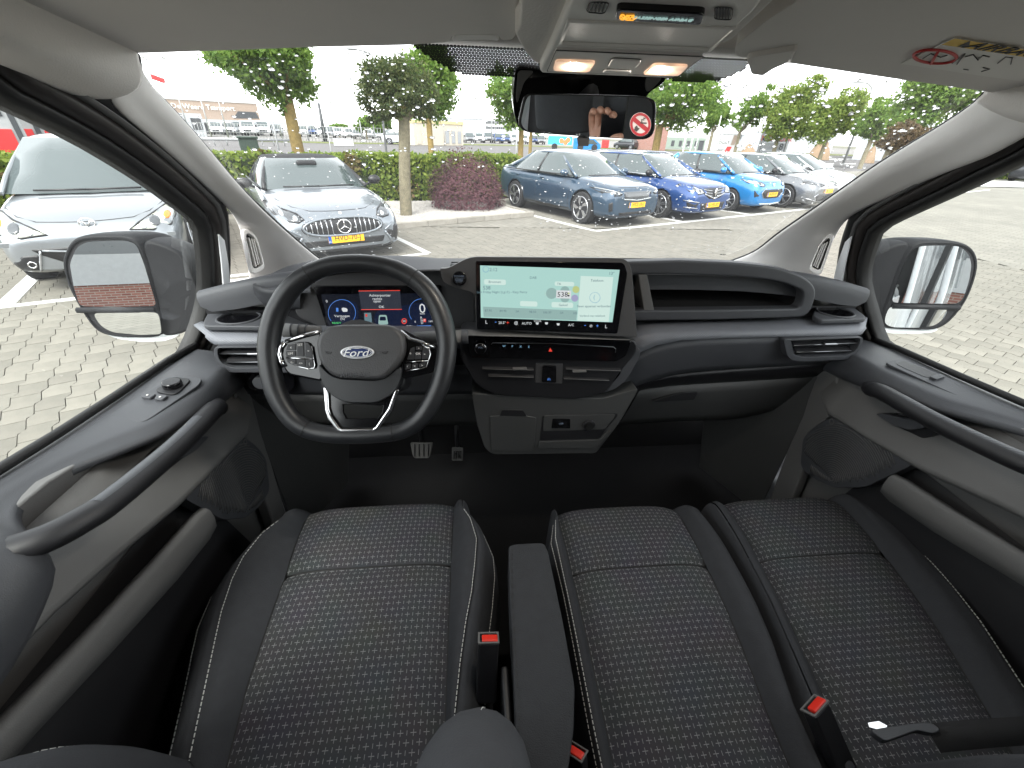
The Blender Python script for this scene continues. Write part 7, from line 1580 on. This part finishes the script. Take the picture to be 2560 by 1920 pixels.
for k, (u, vb, vt) in enumerate(((548, 338, 303), (574, 338, 304), (602, 339, 303), (628, 340, 301), (662, 340, 302), (692, 340, 309), (763, 342, 313), (785, 342, 312), (806, 343, 314), (826, 344, 316), (848, 345, 318), (872, 346, 320), (897, 347, 322), (922, 348, 323), (945, 349, 324))):
    far_van('%s van in the depot yard, %s' % (('white', 'white', 'grey', 'white', 'white', 'silver', 'white', 'blue', 'white', 'grey')[k % 10], ('first from the left', 'second from the left', 'third from the left', 'fourth from the left', 'fifth from the left', 'sixth, left of the mossy tree trunk', 'just right of the mossy tree trunk', 'second right of the mossy tree trunk', 'third right of the mossy tree trunk', 'fourth right of the mossy tree trunk', 'fifth right of the mossy tree trunk', 'sixth right of the mossy tree trunk', 'third left of the white suv', 'second left of the white suv', 'next to the white suv')[k]), u, vb, vt, pal[k % 10], VG1, turn=.12*((k % 3)-1))
for k, (u, vb, vt) in enumerate(((1172, 357, 331), (1196, 357, 331), (1219, 357, 330), (1243, 358, 333), (1264, 358, 334), (1284, 359, 335), (1308, 360, 336), (1335, 360, 337), (1350, 361, 338))):
    far_van('%s van right of the substation, number %s in its row' % (('grey', 'white', 'silver', 'blue', 'blue', 'white', 'white', 'blue', 'grey')[k], ('one', 'two', 'three', 'four', 'five', 'six', 'seven', 'eight', 'nine')[k]), u, vb, vt, ('paint_grey', 'white_paint', 'paint_silver', 'paint_blue', 'paint_blue', 'white_paint', 'white_paint', 'paint_blue', 'paint_grey')[k], VG2, turn=.15)
# white suv driving past, dark small car, truck with blue hoarding
SU = dict(VW); SU.update(L=4.5, H=1.68, paint='paint_white', top=[(0, .72), (.03, .82), (.1, .9), (.25, .96), (.6, 1.02), (1.1, 1.08), (4.0, 1.14), (4.4, 1.1), (4.5, .9)], gh=dict(x=(1.1, 1.8, 3.9, 4.35), belt=1.07, wb=.93, wr=.72, arch=.03, cp=.1), wr=.36, plate=(.5, 'J-208-K')); SU.pop('bonnet')
gsu = G(1000, 361); suv = car('white_suv', 'white suv standing on the road beside the cream substation', SU, V(0, 0, 0), 0); ksu = 1.22
rsu, fsu = facing(gsu); ang = math.atan2(rsu.y, rsu.x); suv.rotation_euler = (0, 0, ang-.15); suv.scale = (ksu,)*3; suv.location = gsu
BK = dict(HY); BK.update(paint='paint_black', plate=(.5, 'T-55-RX')); BK.pop('bonnet')
gk = G(1563, 373); bcar = car('black_small_car', 'black small car driving on the road just right of the mirror tab', BK, V(0, 0, 0), 0); rk, fk = facing(gk); bcar.rotation_euler = (0, 0, math.atan2(rk.y, rk.x)+2.6); bcar.scale = (1.25,)*3; bcar.location = gk
g = G(1430, 376); rt, ft = facing(g); t = thing('hoarding_truck', 'light-blue truck with bright picture hoarding below the interior mirror', 'truck', tuple(g)); m_ = pxm(g)
xx = lambda u: (u-1430)*m_
pm('hoarding_cyan', (.03, .38, .62), .5); pm('hoarding_orange', (.62, .16, .05), .5)
prism('hoarding', [g+rt*xx(1368)+V(0, 0, .7), g+rt*xx(1428)+V(0, 0, .7), g+rt*xx(1428)+V(0, 0, zat(g, 1400, 340)), g+rt*xx(1368)+V(0, 0, zat(g, 1400, 340))], -ft*2, 'hoarding_cyan', t)
prism('cab', rnd([g+rt*xx(u)+V(0, 0, zat(g, u, v)) for u, v in ((1432, 374), (1500, 374), (1500, 362), (1482, 346), (1432, 344))], .2), -ft*2, 'paint_cyan', t)
for u, v in ((1402, 352), (1412, 356), (1418, 350)): cyl('picture_fruit', g+rt*xx(u)+ft*.02+V(0, 0, zat(g, u, v)), ft, .35, .02, 'hoarding_orange', t, k=14)
prism('cab_window', [g+rt*xx(u)+ft*.03+V(0, 0, zat(g, u, v)) for u, v in ((1460, 360), (1494, 361), (1480, 349), (1462, 348))], -ft*.02, 'car_glass', t)
for u in (1385, 1450, 1485): cyl('wheel', g+rt*xx(u)+V(0, 0, .45), ft, .45, .12, 'tyre', t, k=14)
g = G(1512, 370); t = thing('red_cabinet', 'red box standing beside the light-blue truck', 'box', tuple(g)); rt, ft = facing(g); m_ = pxm(g)
prism('box_body', [g-rt*9*m_, g+rt*9*m_, g+rt*9*m_-ft*1.5, g-rt*9*m_-ft*1.5], (0, 0, zat(g, 1512, 350)), 'pump_red', t, bevel=.05); prism('box_lid', [g-rt*9.5*m_, g+rt*9.5*m_, g+rt*9.5*m_-ft*1.5, g-rt*9.5*m_-ft*1.5], (0, 0, .08), 'wall_dark', t).location.z = zat(g, 1512, 350)
# posts, lamps, flags
def pole(name, label, cat, u, vb, vt, dist=None, r=.06, mat='galvanised', group=None, arm=None, flag=None):
    g = GD(u, dist) if dist else G(u, vb); t = thing(name, label, cat, tuple(g), group); zt = zat(g, u, vt); tp = V(g.x, g.y, zt)
    # u,vb is the foot; the top stands straight above it
    pts = [g, tp]
    if arm: rt, ft = facing(g); pts = [g, tp-V(0, 0, .6), tp+rt*arm*.25-V(0, 0, .12), tp+rt*arm]; pts = [g]+catmull(pts[1:], 4)
    tube('post', pts, [lerp(r, r*.6, i/(len(pts)-1)) for i in range(len(pts))], mat, t, k=8)
    cyl('foot_plate', g, (0, 0, 1), r*1.8, .08, mat, t, k=10)
    if arm: box('lamp_head', pts[-1], (.5, .3, .1), mat, t, bevel=.03)
    if flag:
        rt, ft = facing(g); rows = [[tp+rt*x*flag[0]+ft*.15*math.sin(x*6)+V(0, 0, -z*flag[1]-x*.5) for x in (0, .33, .66, 1)] for z in (0, .5, 1)]; sheet('flag', rows, flag[2], t)
    return t
PG = 'street lamps and masts'
pole('flag_mast', 'flag mast with limp red flag at the far left of the windscreen', 'mast', 430, 0, 188, 95, .10, group=PG, flag=(1.6, .7, 'pump_red'))
for u, v, lab in ((478, 206, 'slim lamp mast left of the depot lettering'), (530, 225, 'slim mast in front of the depot lettering'), (572, 214, 'slim lamp mast right of the depot lettering'), (705, 276, 'thin mast left of the mossy tree trunk'), (770, 255, 'thin mast right of the mossy tree trunk'), (812, 258, 'dark leaning banner mast above the parked vans'), (905, 300, 'thin mast behind the parked vans')): pole('lamp_mast', lab, 'mast', u, 0, v, 90, .11 if 'dark' not in lab else .35, 'galvanised' if 'dark' not in lab else 'wall_dark', PG)
pole('lamp_mast', 'tall grey lamp mast left of the pollard tree', 'mast', 938, 352, 160, None, .12, group=PG); pole('street_lamp', 'curved grey street lamp directly left of the pollard tree', 'street lamp', 962, 0, 128, 30, .07, group=PG, arm=-1.2)
pole('lamp_mast', 'thin lamp mast right of the substation', 'mast', 1229, 360, 248, None, .12, group=PG); pole('lamp_mast', 'second thin lamp mast right of the substation', 'mast', 1238, 360, 262, None, .1, group=PG); pole('sign_pole', 'slim grey sign pole left of the interior mirror', 'pole', 1291, 388, 318, 22, .03)
pole('sign_pole', 'slim grey pole rising behind the silver convertible', 'pole', 690, 0, 262, 24, .045); pole('sign_pole', 'short grey pole left of the pollard tree', 'pole', 822, 0, 318, 24, .035)
for k, (u, vb, vt, lab) in enumerate(((1714, 378, 290, 'first white flagpole behind the light-blue hatchback'), (1732, 378, 268, 'tallest white flagpole, with red tip, behind the light-blue hatchback'), (1745, 377, 250, 'third white flagpole behind the light-blue hatchback'), (1790, 372, 278, 'white flagpole left of the red totem sign'))): pole('flagpole', lab, 'flagpole', u, vb, vt, 48, .075 if k < 2 else .05, 'white_paint', 'white flagpoles')
pole('street_lamp', 'tall street lamp leaning over the road at the right of the windscreen', 'street lamp', 2107, 411, 205, None, .11, group=PG, arm=-2.6); pole('lamp_mast', 'white post behind the white hatchback', 'mast', 2032, 378, 318, None, .1, group=PG)
# green cabinet, dark bin, business signs, sand heap
def standing(name, label, cat, u0, u1, vb, vt, dist, mat, dep=.5):
    g0, g1 = GD(u0, dist), GD(u1, dist); rt = (g1-g0).normalized(); bk = V(-rt.y, rt.x, 0); t = thing(name, label, cat, tuple((g0+g1)/2)); z = zat(g0, u0, vt)
    prism('cabinet_body', [g0, g1, g1+bk*dep, g0+bk*dep], (0, 0, z), mat, t, bevel=.03); prism('lid', [g0-rt*.04-bk*.04, g1+rt*.04-bk*.04, g1+rt*.04+bk*(dep+.04), g0-rt*.04+bk*(dep+.04)], (0, 0, .07), mat, t, bevel=.02).location.z = z
    return t, g0, rt, bk, z, (g1-g0).length
t, g0, rt, bk, z, l = standing('utility_cabinet', 'dark green utility cabinet behind the hedge left of the convertible', 'cabinet', 594, 642, 385, 346, 20, 'cabinet_green'); cyl('round_label', g0+rt*l*.5-bk*.01+V(0, 0, z*.72), -bk, .05, .01, 'label_white', t, k=14)
standing('waste_bin', 'dark grey bin on the grass behind the light-blue hatchback', 'bin', 1750, 1763, 378, 353, 58, 'wall_dark', .8)
t, g0, rt, bk, z, l = standing('barrier_box', 'pale concrete barrier at the edge of the far yard', 'barrier', 832, 882, 360, 347, 66, 'wall_pale', .6)
gA, gB = G(1905, 384), G(1976, 380); gA = GD(1905, 62); gB = GD(1972, 62); rt = (gB-gA).normalized(); bk = V(-rt.y, rt.x, 0); t = thing('business_park_sign', 'large grey business park sign board on two posts behind the grey hatchback', 'sign', tuple((gA+gB)/2)); zt = zat(gA, 1920, 326); ls_ = (gB-gA).length
for q in (0, 1): p = gA.lerp(gB, q); box('sign_post', p+V(0, 0, zt*.54), (.22, .22, zt*1.08), 'galvanised', t, rot=None)
for k, (z0, z1, m_) in enumerate(((.88, 1.0, 'wall_dark'), (.62, .87, 'wall_grey'), (.34, .61, 'wall_grey'), (.08, .33, 'wall_grey'))): prism('sign_panel', [gA+rt*.15-bk*.1+V(0, 0, zt*z0), gB-rt*.15-bk*.1+V(0, 0, zt*z0), gB-rt*.15-bk*.1+V(0, 0, zt*z1), gA+rt*.15-bk*.1+V(0, 0, zt*z1)], bk*.12, m_, t, bevel=.01)
text('sign_lettering', 'MODUAL', gA+rt*ls_*.60-bk*.12+V(0, 0, zt*.745), rt, (0, 0, 1), .78, 'label_red', t, ext=.01, sx=1.0); tube('sign_logo', [gA+rt*(ls_*.17+.26*math.cos(q))-bk*.12+V(0, 0, zt*.745+.26*math.sin(q)) for q in [i*.6283 for i in range(10)]], .06, 'wall_dark', t, k=4, closed=True); text('sign_lettering', '8', gA+rt*ls_*.82-bk*.12+V(0, 0, zt*.48), rt, (0, 0, 1), .9, 'wall_dark', t, ext=.01); text('sign_lettering', 'Montage', gA+rt*ls_*.42-bk*.12+V(0, 0, zt*.48), rt, (0, 0, 1), .5, 'wall_pale', t, ext=.01)
gA = GD(1814, 60); gB = GD(1851, 60); rt = (gB-gA).normalized(); bk = V(-rt.y, rt.x, 0); t = thing('totem_sign', 'slanted white totem sign with red square behind the light-blue hatchback', 'sign', tuple((gA+gB)/2)); zt = zat(gA, 1840, 334); l = (gB-gA).length
prism('totem_body', [gA, gB, gB+V(0, 0, zt), gA+rt*l*.48+V(0, 0, zt)], bk*.3, 'wall_pale', t, bevel=.02); prism('totem_red', [gA+rt*l*q-bk*.02+V(0, 0, zt*z_) for q, z_ in ((.06, .1), (.42, .1), (.58, .5), (.26, .5))], bk*.02, 'pump_red', t); prism('totem_pink', [gA+rt*l*q-bk*.02+V(0, 0, zt*z_) for q, z_ in ((.46, .56), (.72, .56), (.82, .94), (.54, .94))], bk*.02, 'wall_brown', t); text('totem_text', 'Te huur', gA+rt*l*.32-bk*.04+V(0, 0, zt*.3), rt, (0, 0, 1), .30, 'label_white', t)
for lab, u0, u1, vt, dist in (('big brown sand heap behind the rounded street tree', 2028, 2098, 348, 75), ('low brown earth bank behind the totem sign', 1855, 1905, 362, 80), ('small sand heap beside the slate hall', 2175, 2215, 366, 70)):
    gA, gB = GD(u0, dist), GD(u1, dist); c = (gA+gB)/2; t = thing('sand_heap', lab, 'sand heap', tuple(c), 'heaps of sand'); rx = (gB-gA).length/2; hz2 = zat(c, (u0+u1)/2, vt); bm = bmesh.new(); R_ = random.Random(u0)
    rows = [[V(c.x+rx*q*math.cos(a), c.y+rx*.7*q*math.sin(a), max(0, hz2*(1-q**1.6)+R_.uniform(-.12, .12)*hz2*(q < .95))) for a in [i*math.pi/9 for i in range(19)]] for q in (.02, .25, .45, .65, .85, 1)]
    for rw in rows: rw[-1] = rw[0].copy()
    add_grid(bm, rows); fin('heap', bm, 'sand', t, smooth=True)
# fence of the depot yard: posts and rails
ft_ = thing('depot_fence', 'thin galvanised fence along the front of the depot yard', 'fence', tuple(G(700, 352)))
A_, B_ = G(470, 345), G(955, 358); nb = 60
for z in (.5, 1.0, 2.2): tube('rail', [A_+V(0, 0, z), B_+V(0, 0, z)], .035, 'galvanised', ft_, k=5)
for k in range(nb+1): p = A_.lerp(B_, k/nb); tube('post', [p, p+V(0, 0, 2.3)], .035, 'galvanised', ft_, k=5)
fr = thing('guard_rail', 'low silver guard rail along the road behind the hedge', 'guard rail', tuple(G(600, 350))); A_, B_ = GD(500, 60), GD(735, 62)
sheet('rail_beam', [[A_+V(0, 0, z), B_+V(0, 0, z)] for z in (.45, .6, .75)], 'galvanised', fr, solid=.05)
for k in range(9): p = A_.lerp(B_, k/8); tube('post', [p, p+V(0, 0, .7)], .06, 'galvanised', fr, k=5)
# filling station pumps beyond the hedge on the left
for k, (u, sc, lab) in enumerate(((18, 1.0, 'first fuel pump with red panels at the far left beyond the hedge'), (72, 1.0, 'second fuel pump with red panels behind the silver mpv roof'), (128, .95, 'third fuel pump with red panels behind the silver mpv roof'), (172, .9, 'fourth fuel pump peeping over the silver mpv roof'))):
    g = GD(u, 26+k*1.8, 360); rt, ft = facing(g); t = thing('fuel_pump', lab, 'fuel pump', tuple(g), 'fuel pumps'); R3 = Matrix((rt, -ft, V(0, 0, 1))).transposed(); hh = 3.6*sc
    box('pump_body', g+V(0, 0, hh*.42), (1.25*sc, .7, hh*.80), 'pump_grey', t, bevel=.04, rot=R3); box('pump_side', g-rt*.72*sc+V(0, 0, hh*.5), (.16, .8, hh), 'wall_pale', t, bevel=.03, rot=R3); box('hose_slot', g+rt*.45*sc+ft*.36+V(0, 0, hh*.45), (.16, .05, hh*.6), 'wall_dark', t, bevel=.01, rot=R3)
    box('red_panel', g-rt*.1+ft*.37+V(0, 0, hh*.30), (.8*sc, .04, hh*.22), 'pump_red', t, bevel=.01, rot=R3); box('display', g-rt*.1+ft*.37+V(0, 0, hh*.62), (.7*sc, .04, hh*.2), 'wall_dark', t, bevel=.01, rot=R3); box('top_sign', g+V(0, 0, hh*.93), (1.35*sc, .75, hh*.16), 'pump_red' if k % 2 == 0 else 'wall_pale', t, bevel=.03, rot=R3)
t, a, r, bk, Lb, h = building('filling_station_shop', 'grey filling station kiosk behind the fuel pumps', -260, 260, 215, 44, 'wall_grey', 8); wpanel('shop_window', t, a, r, bk, Lb*.3, Lb*.8, .4, h*.6, 'wall_dark'); wpanel('red_fascia', t, a, r, bk, 0, Lb, h*.75, h*.95, 'pump_red', .1)
# kerb and strip at the right window
flat('pavement', [G(2380, 466), G(2560, 461)+V(8, -3, 0), G(2560, 452)+V(12, -1, 0), G(2400, 452)], .04, 'paver_white'); 
# dealership building behind the van (seen in the mirrors)
sb = thing('dealership_building', 'brick and grey panel dealership wall reflected in the mirrors', 'building', (-4, -6, 0))
pm('panel_light', (0.36, 0.3672, 0.3744), .5); pm('panel_mid', (0.1152, 0.1224, 0.1296), .3)
for nm, z0, z1, m_, o in (('footing', 0, .10, 'wall_pale', .04), ('brick_wall', .10, 1.02, 'brick', 0), ('light_panels', 1.02, 1.80, 'panel_light', .05), ('window_band', 1.80, 2.5, 'panel_mid', .02), ('upper_panels', 2.5, 5.5, 'panel_light', .05)): box(nm, (-6, -12+o, (z0+z1)/2), (46, .3, z1-z0-.004), m_, sb)
hedge('clipped hedge along the dealership wall, seen in the passenger door mirror', V(1.9, -10.6, 0), V(9, -10.6, 0), .6, 1.2, 1800, .10)
# the van's own white flank and open side door, seen in the door mirror
vb_ = thing('van_flank', 'white flank and rear door of the van itself seen in the passenger door mirror', 'van body', (1, -1.6, .5))
for s in (-1, 1): prism('side_panel', [V(s*.985, -.62, .5), V(s*.985, -3.4, .5), V(s*.97, -3.4, 1.25), V(s*.90, -3.4, 1.9), V(s*.90, -.62, 1.9), V(s*.97, -.62, 1.25)], (-s*.03, 0, 0), 'white_paint', vb_, bevel=.01)
prism('open_side_door', rnd([V(1.10, -1.5, .55), V(1.10, -2.7, .55), V(1.08, -2.7, 1.3), V(1.00, -2.7, 1.85), V(1.00, -1.6, 1.85), V(1.08, -1.5, 1.3)], .08), (-.04, 0, 0), 'white_paint', vb_, bevel=.01)
prism('door_window', [V(1.10, -1.7, 1.35), V(1.10, -2.55, 1.35), V(1.04, -2.55, 1.75), V(1.04, -1.75, 1.75)], (.01, 0, 0), 'car_glass', vb_); box('door_gap', (.995, -1.35, 1.2), (.03, .22, 1.3), 'trim_black', vb_)
